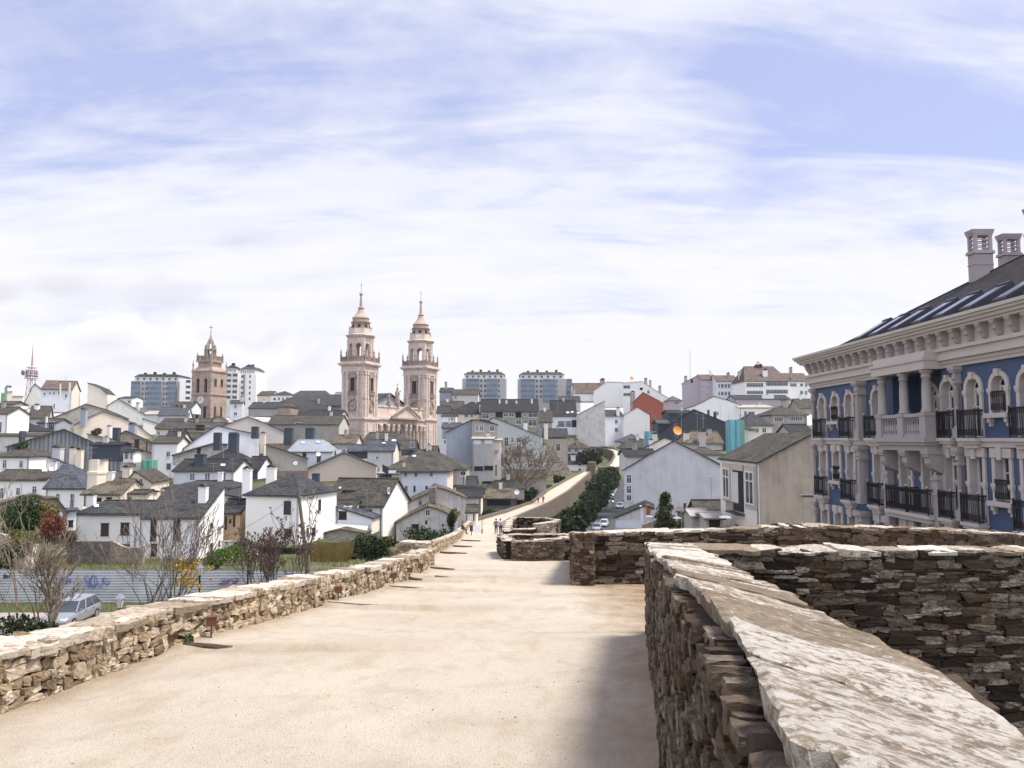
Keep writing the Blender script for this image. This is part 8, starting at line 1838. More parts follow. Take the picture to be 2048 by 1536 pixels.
HAZE = 0.0001
def build_small():
    # ---- timbers across the walk, low lamps along the parapet
    for i, (y, x0, x1, sk) in enumerate(LOGS):
        x0 = max(x0, lx(y) + 0.03) if x0 < -2.5 else x0
        m = MB(); k = 7; pts = []; rs = []
        for j in range(k):
            t = j / (k - 1); x = x0 + (x1 - x0) * t; yy = y + sk * (x - x0) * 0.35; pts.append((x, yy, zpath(yy) + 0.035 + 0.045 * (1 - t) + 0.012 * mnoise.noise((x * 3, y, 0)))); rs.append(0.058 * (1 - 0.35 * t) * (1 + 0.15 * mnoise.noise((x * 5, y, 4))))
        m.poly_tube(pts, rs, 8)
        lab = ['nearest dark timber set across the sandy path beside the drain hole', 'second long timber lying across the path by the parapet', 'third timber bar across the path, thin and dark', 'short stub of timber at the foot of the parapet', 'timber bar lying clear of the wall on the path', 'timber bar across the path near the squat pier', 'small timber bar across the path beyond the pier', 'far timber bar across the path, half buried', 'farthest faint timber bar across the path'][i]
        single('timber_bar', m, WOOD, lab, 'timber', 'timber bars across the path', smooth=True)
    RUSTL = flat('rust_lamp', (0.13, 0.05, 0.03), 0.7)
    for (y, dx), lab in zip(((10.35, .14), (14.9, .12), (18.6, .12), (20.6, .12), (22.4, .12)), ('nearest rust brown box lamp on a thin stake by the parapet', 'second rust brown box lamp along the parapet', 'middle rust brown box lamp along the parapet', 'fourth rust brown box lamp along the parapet', 'farthest rust brown box lamp along the parapet, near the pier')):
        x = lx(y) + dx; z = zpath(y); r = thing('path_lamp', lab, 'path lamp', (x, y, z), 0, 'low box lamps along the parapet')
        m = MB(); m.tube((x, y, z - .1), (x, y, z + .28), .011, k=5); obj('stake', m, TRIM, r); m = MB(); m.box((x, y, z + .33), (.13, .095, .115), 0.35); m.box((x, y, z + .392), (.145, .11, .012), 0.35); obj('lamp_box', m, RUSTL, r)
    h = MB(); leaves(h, [((lx(9.95) + .06, 9.95, zpath(9.95) + .12), (.07, .07, .10))], 160, .022, 3); single('weed', h, FOL['ivy'], 'tuft of dark weed in the drain hole of the parapet', 'weed', uv=False)
    w = MB(); leaves(w, [((5.3, 10.85, -3.35), (.16, .08, .20)), ((5.62, 10.85, -3.5), (.12, .08, .12))], 300, .035, 4); single('weed', w, FOL['olive'], 'small green weed growing out of the dark bastion flank', 'weed', uv=False)
    # loose bits on the walk, thicker along the right hand wall
    rg = np.random.default_rng(77); m = MB(); n = 7000; yy = 1.5 + 24 * rg.random(n) ** 1.9
    for i, y in enumerate(yy):
        a, b = lx(y) + .05, min(rx(y), 1.0 + (y - 5.1) * .159 if y < 10.8 else 7); t = rg.random(); t = 1 - (1 - t) ** 1.0 if i % 5 else 1 - rg.random() ** 2.5 * .3
        x = a + (b - a) * t; s_ = rg.uniform(.0015, .0042) * (2.0 if i % 41 == 0 else 1); V, Fc = TPL[1]; e = rg.uniform(.5, 1.2, 3) * s_ * np.array([1.5, 1, .7]); c_ = rg.uniform(0, pi)
        p = V * e + rg.uniform(-.25, .25, V.shape) * s_; m.arr(np.stack([p[:, 0] * cos(c_) - p[:, 1] * sin(c_) + x, p[:, 0] * sin(c_) + p[:, 1] * cos(c_) + y, p[:, 2] + zpath(y) + mnoise.noise((x * 0.5, y * 0.35, 0)) * 0.05 + mnoise.noise((x * 1.7, y * 1.7, 3)) * 0.016 + mnoise.noise((x * 6, y * 6, 5)) * .006 + (0.09 * math.exp(-max(1.05 + (y - 5) * 0.155 - x, 0) / 0.3) if y < 10.7 else 0)], 1), Fc)
    tag(obj('pebbles', m, stone('pebble_stone', (.16, .12, .085), (.30, .24, .18), (.52, .45, .36), lich_amt=.2), None, uv=False), kind='stuff')
    # ---- fence, lane side
    Yf = 52.5; fr = thing('metal_fence', 'long grey corrugated metal hoarding with blue and purple graffiti', 'fence', (-28, Yf, -11))
    FM = flat('galvanised_sheet', (0.43, 0.455, 0.465), 0.55, 0.0, 0.16, 0.6); xs0, xs1 = -52.0, -9.2
    def ftop(x): return -9.05 - 0.10 * (x + 37) / 10 * 0.3
    pw = 2.1; x = xs0; k = 0
    pm = MB(); 
    while x < xs1:
        z0, z1 = terr(x, Yf) - 0.1, ftop(x) + (0.02 if k % 3 else 0.05); n = 26; V = []
        for i in range(n + 1):
            d = 0.019 * (1 if i % 2 else -1) + 0.01 * (k % 2)
            zz = z0 + (z1 - z0) * i / n; V += [(x + .004, Yf + d, zz), (x + pw - .004, Yf + d, zz)]
        pm.add(V, [(2 * i, 2 * i + 1, 2 * i + 3, 2 * i + 2) for i in range(n)]); x += pw; k += 1
    obj('sheeting', pm, FM, fr)
    x = xs0
    while x < xs1 + .1:
        m = MB(); m.box((x, Yf + .09, ftop(x) - 1.0), (.07, .07, 2.15)); obj('post', m, METAL, fr); x += pw * 2
    rng = random.Random(5)
    for (cx, cz, s, col) in ((P(190, 1160, Yf).x, -9.85, .55, (0.10, 0.12, 0.42)), (P(125, 1158, Yf).x, -9.8, .35, (0.12, 0.13, 0.36)), (P(455, 1160, Yf).x, -9.9, .42, (0.16, 0.06, 0.22)), (P(15, 1150, Yf).x, -9.5, .22, (0.05, 0.05, 0.07))):
        m = MB()
        for q in range(4):
            ox = cx + (q - 1.5) * s * .75; f1, f2, hq = rng.uniform(1, 3.4), rng.uniform(1.2, 4), rng.uniform(.35, .8); pts = [(ox + s * .45 * sin(t * f1 + q * 2) + .12 * s * t, Yf - .05, cz + s * hq * cos(t * f2 + q * 1.9) + .1 * s * sin(5 * t)) for t in np.linspace(0, 3.2, 18)]; m.poly_tube(pts, [.02] * 18, 4)
        obj('graffiti', m, flat('spray_%d' % int(1000 * cx), col, .7), fr, uv=False)
    # ---- vegetation inside the wall
    grass_patch('grass', (-52, -5, 53, 82), 15000, .42, 21); grass_patch('grass', (-60, -7, 49.4, 52.3), 5500, .25, 22, w=.02)
    bush('F', -20, 690, 420, 1120, 72, 'ivy', 'big dark green ivy covered bush at the left edge ruin', 7000, .13, 22, seed=2)
    bush('F', 320, 715, 640, 1000, 73, 'olive', 'yellowish green climbing bush on the broken stone roof', 3000, .11, 14, seed=3)
    bush('F', 370, 830, 690, 1130, 70, 'red', 'reddish autumn bush beside the ivy', 4200, .08, 16, seed=4)
    bush('F', 600, 960, 830, 1180, 70, 'brown', 'brown twiggy bush between red bush and white house', 1900, .06, 10, seed=5)
    bush('F', -60, 1160, 190, 1430, 62, 'ivy', 'low dark bush at the left edge behind the fence', 2200, .11, 8, seed=6)
    bush('F', 60, 1010, 420, 1260, 66, 'olive', 'straggly olive green scrub over the ruined stone wall', 3600, .09, 14, seed=7)
    bush('G', 560, 1370, 820, 1540, 60, 'green', 'bright green mound of bushes by the white house corner', 2600, .09, 8, seed=8)
    bush('G', 360, 1490, 500, 1545, 56, 'green', 'small bright green shrub topping the fence', 700, .08, 5, seed=9)
    bush('G', 830, 1270, 1090, 1400, 74, 'ivy', 'dark green bushes under the cream blank wall', 1500, .10, 8, seed=10)
    bush('G', 620, 1350, 1100, 1470, 66, 'green', 'light green weeds before the cream blank wall', 2400, .09, 9, seed=11)
    bush('H', 470, 1160, 1010, 1360, 68, 'dark', 'wide dark green thicket left of the parapet jog', 3600, .13, 12, seed=12)
    bush('H', 640, 1140, 1000, 1240, 80, 'olive', 'olive scrub behind the dark thicket', 2000, .12, 9, seed=13)
    bush('H', 980, 1060, 1560, 1320, 72, 'dark', 'sloping dark hedge running up along the parapet to the cottage', 3800, .13, 12, seed=14)
    bush('H', 1500, 850, 1600, 1090, 97, 'ivy', 'column of ivy on the corner of the abandoned cottage', 1500, .13, 7, seed=15)
    bush('H', 1560, 835, 1640, 950, 96, 'gold', 'rusty dead creeper on the gate post', 700, .11, 5, seed=16)
    bush('H', 900, 1260, 1010, 1370, 60, 'gold', 'tuft of orange dry grass near the parapet jog', 500, .1, 4, seed=17)
    bush('I', 620, 600, 880, 780, 174, 'dark', 'dark green evergreen clump by the pale low roofs', 2600, .25, 9, seed=18)
    bush('I', 280, 790, 600, 920, 143, 'ivy', 'green bank of shrubs along the far parapet', 2600, .2, 9, seed=19)
    # reeds
    a = P(628, 1113, 66); b = P(700, 1076, 66); rr = np.random.default_rng(3); V = []; n = 2600
    root = thing('reeds', 'stand of tall golden dry reeds by the white houses', 'reeds', ((a.x + b.x) / 2, 66, a.z))
    x = rr.uniform(a.x, b.x, n); y = 66 + rr.uniform(-1.2, 1.2, n); hh = (b.z - a.z) * (0.75 + .3 * np.array([mnoise.noise((q * .8, 0, 0)) for q in x])) * rr.uniform(.6, 1.15, n); V = np.stack([np.stack([x - .025, y, 0 * x + a.z - .3], 1), np.stack([x + .025, y, 0 * x + a.z - .3], 1), np.stack([x + rr.normal(0, .22, n), y + rr.normal(0, .2, n), a.z + hh], 1)], 1).reshape(-1, 3)
    m = MB(); m.arr(V, np.arange(3 * n).reshape(-1, 3)); obj('foliage', m, FOL['gold'], root, uv=False)
    # bare trees
    b = P(96, 1262, 36); bare_tree('leafless young tree with fine twigs standing beside the silver car', (b.x, 36, -11.1), 1, 3.0, .17, 5, 31, .55, fork=(3, 4), up=.25, shrink=.70, barkcol=(.22, .17, .125))
    b = P(98, 1262, 36.5); bare_tree('second leafless stem close beside the young tree', (b.x - .3, 36.6, -11.1), 2, 2.6, .10, 4, 32, .5, fork=(2, 3), up=.25, shrink=.8, lean=.3, barkcol=(.22, .17, .125))
    b = P(318, 1200, 41); bare_tree('bare spreading tree with a last cluster of yellow leaves', (b.x, 41, -11.1), 7, 2.5, .085, 4, 33, .45, .075, 760, FOL['yellow'], fork=(2, 3), lean=.45, up=.22, shrink=.82, extra=[(b.x + 1.6 + random.Random(i).gauss(0, .42), 41 + .4 * sin(i * 7), -7.35 + random.Random(i + 99).gauss(0, .42)) for i in range(62)])
    b = P(545, 1170, 46); bare_tree('brown withered tree with dead leaves behind the parapet', (b.x, 46, -11.2), 8, 2.3, .08, 4, 34, .45, .07, 2200, FOL['brown'], fork=(2, 3), lean=.35, up=.25, shrink=.8, barkcol=(.10, .065, .055))
    b = P(1042, 975, 168); bare_tree('large bare tree with rounded twiggy crown before the pale apartment house', (b.x, 168, -11.8), 9, 3.9, .28, 5, 35, .55, fork=(2, 3), lean=.95, up=.06, shrink=.78, barkcol=(.21, .165, .125))
    b = P(20, 1240, 34); bare_tree('tangle of bare brambles at the left picture edge', (b.x, 34, -11.0), 10, 1.3, .04, 3, 36, .7, fork=(2, 3), lean=1.0, up=.1, shrink=.8)
    bush('X', -40, 1228, 110, 1275, 35.2, 'dark', 'dark low hedge at the lane edge under the bare tree', 1500, .09, 8, seed=41)
    # garden walls, ruin at the left edge
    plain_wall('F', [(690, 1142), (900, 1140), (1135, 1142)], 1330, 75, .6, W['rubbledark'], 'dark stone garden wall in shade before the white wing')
    plain_wall('F', [(1135, 1142), (1170, 1150), (1230, 1185), (1290, 1205), (1420, 1200), (1465, 1190)], 1345, 75.2, .5, W['rubble'], 'tan rubble wall with ragged top before the white wing')
    plain_wall('F', [(-40, 1060), (40, 1075), (110, 1150), (200, 1185), (250, 1190)], 1400, 68, .6, W['rubble'], 'broken rubble wall at the left edge below the ivy')
    m = MB(); a = P(*rc('F', 255, 1370), 66); b = P(*rc('F', 330, 1190), 66); m.obox((a.x, 66, a.z - 1), (b.x - a.x, 0, 0), (0, .7, 0), (0, 0, b.z - a.z + 1)); m.obox((a.x - .06, 65.94, b.z), (b.x - a.x + .12, 0, 0), (0, .82, 0), (0, 0, .1)); single('gate_post', m, W['creamlite'], 'pale rendered gate post at the end of the broken rubble wall', 'gate post')
    GB('collapsed stone roofed ruin overgrown with ivy at the left edge', 'F', 76, 0, [(-60, 760), (90, 715), (200, 690), (350, 655), (470, 690), (580, 690), (690, 822)], 2.2, 'rubble', 'stoneroof', yb=1060, w=[(600, 850, 640, 920, 'p')])
    GB('small bluish lean-to between the ruin and the white wing', 'F', 80, 0, [(680, 820), (785, 815)], 3, 'bluewhite', 'slateblue', yb=1000, w=[(700, 930, 750, 990, 'h')])
    plain_wall('G', [(735, 1300), (840, 1300), (1100, 1300)], 1380, 84, .5, W['greylite'], 'low grey wall at the foot of the peach house', capm=W['concrete'])
    # lanterns, poles, wires
    lantern('nearest street lantern, only its cream lamp head seen above the parapet', 240, 1201, 32, .62, -11.1)
    lantern('street lantern beside the yellow leaves, dark pole against the fence', 400, 1139, 41, .62, -11.1); lantern('farthest street lantern, standing before the bright green bushes', 497, 1100, 47, .62, -11.1)
    a = P(617, 1150, 50); b = P(597, 985, 50.5); dv = (b - a); m = MB(); m.tube(a - dv * .5, b, .16, .10, 8); pr = thing('utility_pole', 'leaning wooden utility pole in front of the white houses', 'utility pole', tuple(a - dv * .5)); obj('pole', m, BARK, pr); m = MB(); m.tube(b + Vector((-.05, 0, -.25)), b + Vector((.25, .1, -.3)), .03, k=5); obj('insulator', m, METAL, pr)
    for (e, lab) in ((P(345, 1090, 62), 'thin wire sagging from the pole toward the white house'), (P(760, 1060, 60), 'thin wire running from the pole behind the parapet')):
        m = MB(); pts = [b.lerp(e, t) - UPV * (1.0 * 4 * t * (1 - t)) for t in np.linspace(0, 1, 12)]; m.poly_tube(pts, [.012] * 12, 4); single('wire', m, TRIM, lab, 'wire', uv=False)
    # cars
    c0 = P(150, 1228, 46.3); car('silver estate car parked on the lane below the parapet', (c0.x - .2, 46.3, terr(c0.x, 46.3) + .13), radians(2), (.30, .32, .345))
    for (px, Y, paint, lab, rz) in ((1206, 160, (.62, .63, .65), 'silver car on the street below the wall, left of the low house', -.25), (1192, 151, (.42, .46, .52), 'grey blue car half hidden by the dark bastion wall', -.22), (1238, 196, (.70, .71, .72), 'white car farther up the street near the traffic light', -.28), (1244, 203, (.06, .08, .12), 'dark car just behind the white car', -.28)):
        x = (px - CX) / F * Y; car(lab, (x, Y, terr(roadx(Y), Y) + .37), rz, paint, 'cars in the street below the wall')
    # traffic light
    q = P(1226, 1012, 182); r = thing('traffic_light', 'traffic light showing green at the far end of the hedge', 'traffic light', (q.x, 182, q.z - .8)); m = MB(); m.tube(q - UPV * .8, (q.x, 182, q.z + 2.4), .07, k=6); obj('pole', m, BLACKM, r)
    GL, nt, bs = newmat('green_lamp'); setv(bs, 'Base Color', (.05, .6, .4, 1)); setv(bs, 'Emission Color', (.15, 1, .7, 1)); setv(bs, 'Emission Strength', 2.2)
    for zz in (q.z + 2.75, q.z + 1.15):
        m = MB(); m.box((q.x, 182, zz), (.42, .35, 1.0)); ho = obj('signal_head', m, BLACKM, r); m = MB(); m.tube((q.x, 181.83, zz), (q.x, 181.79, zz), .19, k=10); obj('lamp', m, GL, ho)
    for args in (('street light left of the low house, by the street', 1256, 1269, 1049, 1269, 112, -17.5), ('street light in front of the low house roof', 1291, 1306, 1034, 1305, 100, -16.8), ('street light before the conifer', 1346, 1363, 1037, 1363, 92, -16), ('street light by the sheds of the stone house', 1438, 1462, 1036, 1456, 66, -13.6)): street_light(*args)
    street_light('pale street lamp head at the right edge beneath the blue facade', 2013, 2062, 1079, 2060, 19.5, -10.8)
    a = P(1598, 992, 41.5); b = P(1634, 991, 41.3); r = thing('wall_lamp', 'grey flat lamp on a bracket at the corner of the blue building', 'wall lamp', tuple(b)); m = MB(); m.box(((a.x + b.x) / 2 - .12, 41.4, a.z), (.62, .3, .13)); obj('lamp_head', m, METAL, r); m = MB(); m.tube((a.x + .4, 41.4, a.z + .02), (b.x + .1, 41.3, b.z - .05), .035, k=6); obj('bracket', m, TRIM, r)
    p = P(1241, 1002, 165); m = MB(); m.tube((p.x, 165, p.z), (p.x, 165, p.z - 6), .08, k=6); m.lathe((p.x, 165, p.z), [(.1, 0), (.12, .1), (.02, .2)], 6); single('flag_pole', m, METAL, 'slim pale pole beside the street, above the silver car', 'pole')
    # hedge along the foot of the wall
    hs = [(1104, 1032, 1152, 120), (1110, 1023, 1164, 130), (1120, 1013, 1178, 140), (1133, 1004, 1190, 150), (1147, 993, 1202, 162), (1150, 984, 1211, 175), (1158, 972, 1222, 188), (1166, 962, 1231, 200), (1176, 951, 1236, 214), (1186, 939, 1242, 228), (1198, 933, 1240, 242)]
    for i, (x0, yt, x1, Y) in enumerate(hs):
        lab = ['rounded dark shrub at the near end of the roadside hedge', 'second dark shrub of the roadside hedge, wide', 'dark shrub tight against the city wall near the farthest bastion', 'fourth dark shrub of the roadside hedge', 'fifth dark shrub of the roadside hedge, under the far wall', 'sixth dark shrub, midway along the roadside hedge', 'seventh dark shrub of the roadside hedge, near the traffic light', 'eighth dark shrub, left of the traffic light', 'ninth dark shrub, climbing toward the brown bastion', 'tenth dark shrub, against the far wall stub', 'last dark shrub at the foot of the brown bastion'][i]
        zb_ = terr(20, Y); yb_ = 876 - zb_ / Y * 1500 - 6
        bush('X', x0, yt, x1, min(yb_, yt + 55), Y, 'dark', lab, 3000, .34, 12, 'hedge_shrub', 'hedge shrub', .9, 60 + i)
    # conifer and low house, sheds
    b = P(1332, 1070, 96); t = P(1330, 992, 96); r = thing('conifer', 'ragged dark conifer standing between the street lights', 'conifer', (b.x, 96, b.z - 3)); m = MB(); m.tube((b.x, 96, b.z - 3), (b.x, 96, t.z - .3), .16, .03, 6); obj('trunk', m, BARK, r)
    H = t.z - b.z + 1; bl = []; rg = random.Random(8)
    for i in range(60):
        f = rg.random() ** .8; rad = (1 - f) * 2.0 + .25; a_ = rg.uniform(0, 2 * pi); bl.append(((b.x + cos(a_) * rad * .6, 96 + sin(a_) * rad * .6, b.z - 1 + f * (H + .2)), (.5 + .4 * (1 - f), .55, .42)))
    for i in range(10): bl.append(((b.x + 1.6 + rg.uniform(-.5, .8), 96, b.z - .5 + rg.uniform(0, 2.6)), (.5, .5, .45)))
    bl.append(((b.x, 96, t.z - .2), (.14, .14, .5))); m = MB(); leaves(m, bl, 10500, .13, 9, shell=.15); obj('crown', m, FOL['conifer'], r, uv=False)
    R_ = 'I'
    lw = GB('low white house with dark slanting roof beside the street, grey gate below', 'I', 108, 0, [(1690, 890), (1850, 825), (2000, 765), (2080, 800)], 8, 'whiteold', 'slatedark', w=[(1700, 932, 1985, 1000, 'p')], yb=1010)
    m = MB(); a = P(*rc('I', 1952, 960), 107.4); b = P(*rc('I', 2005, 790), 107.4); m.obox((a.x, 107.3, a.z), (b.x - a.x, 0, 0), (0, .6, 0), (0, 0, b.z - a.z)); m.obox((a.x - .05, 107.2, b.z), (b.x - a.x + .1, 0, 0), (0, .8, 0), (0, 0, .15)); obj('chimney', m, W['white'], lw)
    m = MB(); a = P(1293, 1032, 107); b = P(1300, 1012, 107); m.obox((a.x, 107, a.z), (b.x - a.x, 0, 0), (0, .5, 0), (0, 0, b.z - a.z)); m.obox((a.x - .05, 106.9, b.z), (b.x - a.x + .1, 0, 0), (0, .7, 0), (0, 0, .12)); single('brick_pier', m, W['red'], 'red brick pier beside the conifer', 'brick pier')
    plain_wall('X', [(1285, 1050), (1310, 1040), (1345, 1046), (1400, 1030)], 1065, 104, .5, W['rubble'], 'rubble yard wall under the conifer', )
    GB('old rubble outhouse with stone roof against the big blank gable', 'X', 98, 0, [(1355, 1022), (1380, 1021), (1402, 1024), (1408, 1040)], 6, 'rubble', 'stoneroof', yb=1075, w=[], name='shed', cat='shed')
    EV('mossy slate lean-to between the blank gable and the stone house', 'X', 84, 0, 1400, 1035, 1458, 1000, 6, 'rubble', 'slateold', yb=1080, name='shed', cat='shed')
    EV('flat pale roofed shed before the slate lean-to', 'X', 80, 0, 1385, 1030, 1415, 1018, 4, 'grey', 'concrete', yb=1075, name='shed', cat='shed', w=[(1405, 1034, 1414, 1060, 'h')]); EV('second flat pale roofed shed, nearer the stone house', 'X', 77, 0, 1412, 1034, 1445, 1025, 4, 'grey', 'concrete', yb=1075, name='shed', cat='shed', w=[(1418, 1038, 1440, 1060, 'h')])
    m = MB(); p = P(1370, 1024, 97); m.tube((p.x, 97, p.z - 1), (p.x, 97, p.z + 1.0), .17, k=8); m.tube((p.x, 97, p.z + 1.0), (p.x, 97, p.z + 1.12), .23, k=8); single('chimney_pipe', m, TRIM, 'dark stove pipe on the rubble outhouse', 'chimney pipe')
    # people
    person('person in a brown jacket and dark trousers walking away at the path edge', (-1.75, 83.5, zpath(83.5)), pi, (.20, .085, .06), (.02, .022, .03)); person('person in a pale blue top with grey bag walking beside the brown jacket', (-1.25, 82, zpath(82)), pi + .15, (.40, .47, .62), (.025, .027, .035), bag=(.25, .28, .34))
    y = 80; person('person in a dark jacket sitting on the parapet by the cottage', (lx(y) - .05, y, zpath(y) + .14), pi / 2, (.02, .022, .03), (.035, .04, .055), pose='sit')
    person('person in a light grey jacket, left one of the pair far down the walk', (5.9, 170, zpath(170) + .02), pi, (.36, .40, .46), (.05, .055, .07)); person('person in dark brown clothes, right one of the pair far down the walk', (7.0, 170, zpath(170) + .02), pi, (.09, .05, .04), (.03, .028, .03))
    person('person in black, tiny, at the top of the far slope', (25.2, 253, zpath(253) + .02), pi, (.02, .02, .025), (.02, .02, .025))
    y = 78; x = lx(y) + .9; r = thing('litter_bin', 'dark litter bin on a post beside the sitting person', 'litter bin', (x, y, zpath(y))); m = MB(); m.box((x, y, zpath(y) + .72), (.3, .3, .55)); m.box((x, y, zpath(y) + 1.01), (.34, .34, .04)); obj('bin', m, flat('bin_brown', (.06, .035, .025), .7), r); m = MB(); m.tube((x, y, zpath(y)), (x, y, zpath(y) + .45), .04, k=6); obj('post', m, TRIM, r)
    y = 86; r = thing('barrier', 'low grey panel barrier across part of the path, with red foot', 'barrier', (-4.2, y, zpath(y))); m = MB(); m.box((-4.1, y, zpath(y) + .55), (1.1, .06, .75)); obj('panel', m, W['bluewhite'], r); m = MB(); m.box((-3.4, y, zpath(y) + .9), (.07, .07, 1.8)); m.box((-3.4, y, zpath(y) + .25), (.14, .14, .5)); obj('post', m, RUST, r)
    EV('low old stone roofs beyond the green bank, by the far parapet', 'I', 153, 0, 330, 690, 680, 590, 7, 'rubbledark', 'stoneroof', yb=800, hl=1, w=[(380, 700, 620, 770, 'h')])
    EV('dark grey slate roof behind the large bare tree', 'I', 162, 0, 340, 590, 760, 500, 9, 'grey', 'slateold', yb=700, hr=2)
    EV('brown roofed house half hidden by the large bare tree', 'I', 192, 0, 560, 480, 985, 390, 9, 'concrete', 'slatebrown', gwall='whiteclean', yb=700)
    plain_wall('I', [(1050, 560), (1100, 545), (1150, 550)], 640, 216, .6, W['whiteold'], 'small whitish garden wall inside the far parapet')
    bush('I', 1040, 440, 1190, 560, 229, 'dark', 'dark green garden shrubs inside the far parapet', 1500, .3, 9, seed=90); bush('I', 760, 590, 900, 720, 180, 'ivy', 'green shrubs left of the pair far down the walk', 1500, .22, 8, seed=91); bush('I', 640, 680, 800, 800, 166, 'olive', 'olive bushes on the bank inside the far parapet', 1500, .18, 8, seed=92)
    # dishes, aerials
    dish(1355, 861, 9.5, 137, 'large orange satellite dish on the roof behind the blank gable', ORANGE); dish(1263, 757, 3.8, 352, 'orange satellite dish on the white hilltop building', ORANGE); dish(1516, 726, 3.8, 258, 'orange satellite dish on the brown mansard roof', ORANGE)
    dish(1034, 984, 5, 150, 'white round dish on a post by the evergreen clump', W['white'], -.3); dish(591, 926, 4, 118, 'white dish on the roof of the hipped white house', W['white']); dish(637, 908, 4.5, 160, 'white dish before the grey long roof', W['white'])
    for a in (('A', 235, 1040, 1200, 148, 'thin aerial left of the corrugated barn peak'), ('A', 910, 1030, 1160, 148, 'thin aerial on the right slope of the corrugated barn'), ('A', 935, 1195, 1300, 104, 'aerial with rods on the great cream chimney'), ('A', 1160, 840, 1080, 180, 'tall thin aerial before the cream gabled house'), ('A', 1708, 770, 1020, 200, 'mast aerial among the old roofs left of the bell tower'), ('A', 672, 475, 540, 236, 'aerial on the hilltop house ridge'), ('A', 1125, 580, 690, 240, 'aerial right of the hilltop house'),
              ('G', 850, 440, 650, 113, 'aerial with rods before the modern white house'), ('G', 1020, 430, 545, 128, 'aerial on the dark roof beside the modern house'), ('G', 915, 780, 1080, 91, 'aerial standing before the cream blank wall'), ('G', 1228, 205, 370, 149, 'aerial on the brownish grey side wall'), ('G', 1478, 440, 500, 118, 'aerial above the hipped white house'), ('K', 1325, 960, 1170, 117, 'aerial on the pale blue white house'), ('K', 265, 430, 560, 190, 'aerial on the pinkish house wall end'), ('K', 650, 660, 780, 185, 'aerial on the slate roofs before the cathedral'),
              ('B', 1228, 820, 1040, 258, 'tall aerial left of the long dark slate roof'), ('B', 172, 1005, 1230, 200, 'aerial over the mossy roof left of the bell tower'), ('D', 1307, 470, 620, 228, 'aerial at the end of the greenish terrace'), ('D', 160, 320, 390, 325, 'aerial on the grey flats by the cathedral'),
              ('E', 757, 650, 850, 138, 'aerial left of the orange dish'), ('E', 905, 640, 990, 136, 'tall white aerial right of the orange dish'), ('E', 700, 740, 900, 140, 'aerial behind the cream gable'), ('E', 507, 690, 870, 190, 'aerial before the red house'), ('E', 1120, 590, 760, 205, 'aerial by the scaffold house'), ('E', 955, 690, 900, 172, 'thick aerial on the dark gable')): antenna(*a)
    antenna('E', 838, 88, 560, 330, 'very tall thin mast on the hilltop skyline', False, .12)
    # telecom tower
    Yt = 350; b = P(61, 800, Yt); kx = Yt / F; r = thing('telecom_tower', 'red and white lattice telecom tower on the left skyline', 'telecom tower', (b.x, Yt, b.z - 6)); RED = flat('tower_red', (.40, .27, .26), .6); WH = flat('tower_white', (.66, .62, .62), .6)
    lv = [(806, 1.7), (790, 1.5), (775, 1.3), (760, 1.1), (745, .95), (732, .7)]
    for i in range(len(lv) - 1):
        (y0, w0), (y1, w1) = lv[i], lv[i + 1]; z0, z1 = (876 - y0) * kx, (876 - y1) * kx; m = MB()
        for sx in (-1, 1):
            for sy in (-1, 1): m.tube((b.x + sx * w0, Yt + sy * w0, z0), (b.x + sx * w1, Yt + sy * w1, z1), .16, k=4)
            m.tube((b.x - sx * w0, Yt - w0, z0), (b.x + sx * w1, Yt - w1, z1), .1, k=4); m.tube((b.x + sx * w0, Yt - w0, z0), (b.x + sx * w0, Yt + w0, z0), .1, k=4); m.tube((b.x - w0, Yt + sx * w0, z0), (b.x + w0, Yt + sx * w0, z0), .1, k=4)
        obj('lattice', m, RED if i % 2 else WH, r, uv=False)
    m = MB()
    for y_, w_ in ((757, 3.0), (741, 2.4)): m.tube((b.x, Yt, (876 - y_) * kx), (b.x, Yt, (876 - y_) * kx + .5), w_, k=12); m.tube((b.x, Yt, (876 - y_) * kx + 1.3), (b.x, Yt, (876 - y_) * kx + 1.45), w_, k=12)
    obj('platform', m, WH, r, uv=False); m = MB()
    for i in range(8): a_ = i * pi / 4; m.box((b.x + 2.3 * cos(a_), Yt + 2.3 * sin(a_), (876 - 748) * kx), (.5, .4, 3.0), a_)
    obj('panels', m, RED, r, uv=False); m = MB(); m.tube((b.x - 2.6, Yt - 1.8, (876 - 746) * kx), (b.x - 2.9, Yt - 2.3, (876 - 746) * kx), 1.2, k=12); obj('drum_dish', m, flat('dish_grey', (.12, .13, .16), .6), r, uv=False)
    m = MB(); m.tube((b.x, Yt, (876 - 733) * kx), (b.x, Yt, (876 - 712) * kx), .45, .35, 6); m.tube((b.x, Yt, (876 - 712) * kx), (b.x, Yt, (876 - 688) * kx), .25, .1, 6); obj('mast', m, RED, r, uv=False)
    # left skyline bits
    GB('pinkish cream wall block with rusty pipes at the left skyline', 'J', 236, 0, [(128, 770), (235, 765), (236, 850), (425, 855)], 8, 'cream', 'concrete', yb=1020)
    c = P(*rc('J', 110, 900), 232); t = P(*rc('J', 110, 700), 232); m = MB(); m.poly_tube([c - UPV * 4, t, t + Vector((.5, 0, .5)), t + Vector((1.5, 0, .3))], [.35, .35, .4, .45], 8); single('flue_pipe', m, METAL, 'grey bent flue pipe at the left skyline', 'flue pipe')
    a = P(*rc('J', 22, 960), 232); b = P(*rc('J', 108, 800), 232); m = MB(); m.lathe(((a.x + b.x) / 2, 232, 0), [((b.x - a.x) / 2, a.z - 3), ((b.x - a.x) / 2, b.z - .2), ((b.x - a.x) / 2.4, b.z), (.2, b.z + .1)], 12); single('green_tank', m, flat('tank_green', (.12, .36, .14), .6), 'green round tank at the left edge of the skyline', 'tank')
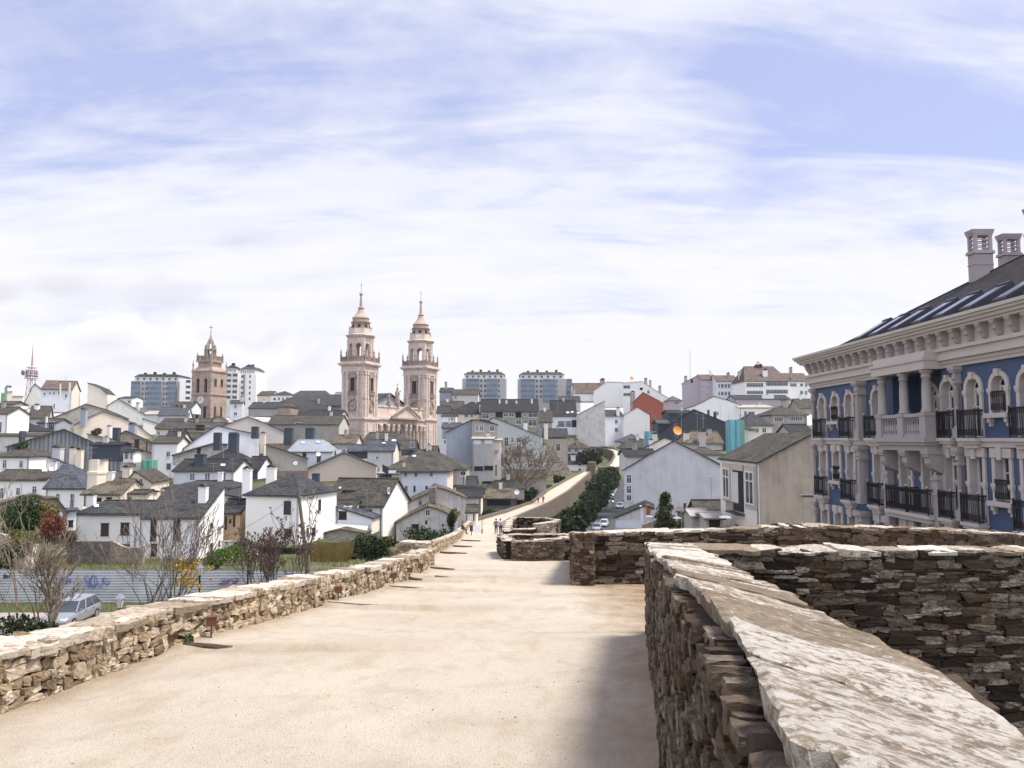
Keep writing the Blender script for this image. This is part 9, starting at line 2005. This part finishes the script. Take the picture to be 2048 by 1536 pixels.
    EV('brown mossy roof at the left picture edge below the green tank', 'J', 215, 0, -60, 1000, 225, 955, 7, 'concrete', 'slatebrown', yb=1150)
    # scaffold nets
    for (R, x0, y0, x1, y1, Y, mt, lab) in (('E', 1205, 745, 1305, 1040, 140, 'net', 'scaffold wrapped in cyan netting on the right hill'), ('E', 1306, 745, 1340, 1000, 141, 'netgreen', 'green netting on the side of the cyan scaffold'), ('E', 430, 850, 520, 975, 150, 'net', 'blue netted scaffold behind the white chimney, by the far bend'), ('F', 1445, 310, 1552, 505, 128, 'netgreen', 'green scaffold netting behind the cream peaked gable')):
        a = P(*rc(R, x0, y1), Y); b = P(*rc(R, x1, y0), Y); r = thing('scaffold', lab, 'scaffold', (a.x, Y, a.z)); m = MB(); m.obox((a.x, Y, a.z - 2), (b.x - a.x, 0, 0), (0, 2.2, 0), (0, 0, b.z - a.z + 2)); obj('netting', m, W[mt], r)
        m = MB(); nx_ = max(2, int((b.x - a.x) / 1.8) + 1)
        for i in range(nx_): q = a.x + (b.x - a.x) * i / (nx_ - 1); m.tube((q, Y - .1, a.z - 2), (q, Y - .1, b.z + 1.2), .035, k=4)
        for z in np.arange(a.z, b.z + 1, 2.0): m.tube((a.x - .2, Y - .12, z), (b.x + .2, Y - .12, z), .03, k=4)
        obj('tubes', m, METAL, r, uv=False)
    # thin damp air over the whole town
    hz = MB(); hz.box((0, 390, 30), (1000, 880, 110)); ho = obj('haze', hz, None, None, uv=False); ho['kind'] = 'stuff'; m, nt, b = newmat('thin_air'); nt.nodes.remove(b); pv = nd(nt, 'ShaderNodeVolumePrincipled'); pv.inputs['Density'].default_value = HAZE; pv.inputs['Color'].default_value = (.93, .94, .97, 1); nt.links.new(pv.outputs[0], nt.nodes['Material Output'].inputs['Volume']); ho.data.materials.append(m)
    # dry creeper ball and far trees
    bush('A', 915, 990, 1045, 1075, 176, 'brown', 'brown dead creeper clump before the cream gabled house', 700, .22, 6, seed=81)
    bush('D', 1500, 990, 1780, 1190, 276, 'dark', 'dark green bank under the curving walk at the far bend', 3000, .5, 14, seed=82)
    bush('A', 120, 1130, 300, 1230, 147, 'ivy', 'ivy patch on the left edge of the corrugated barn', 700, .2, 6, seed=83)
# ------------------------------------------------------------------ build everything
build_ground()
build_far_wall()
build_path()
build_walls()
build_blue()
build_cathedral()
build_belltower()
build_town()
build_apartments()
build_small()
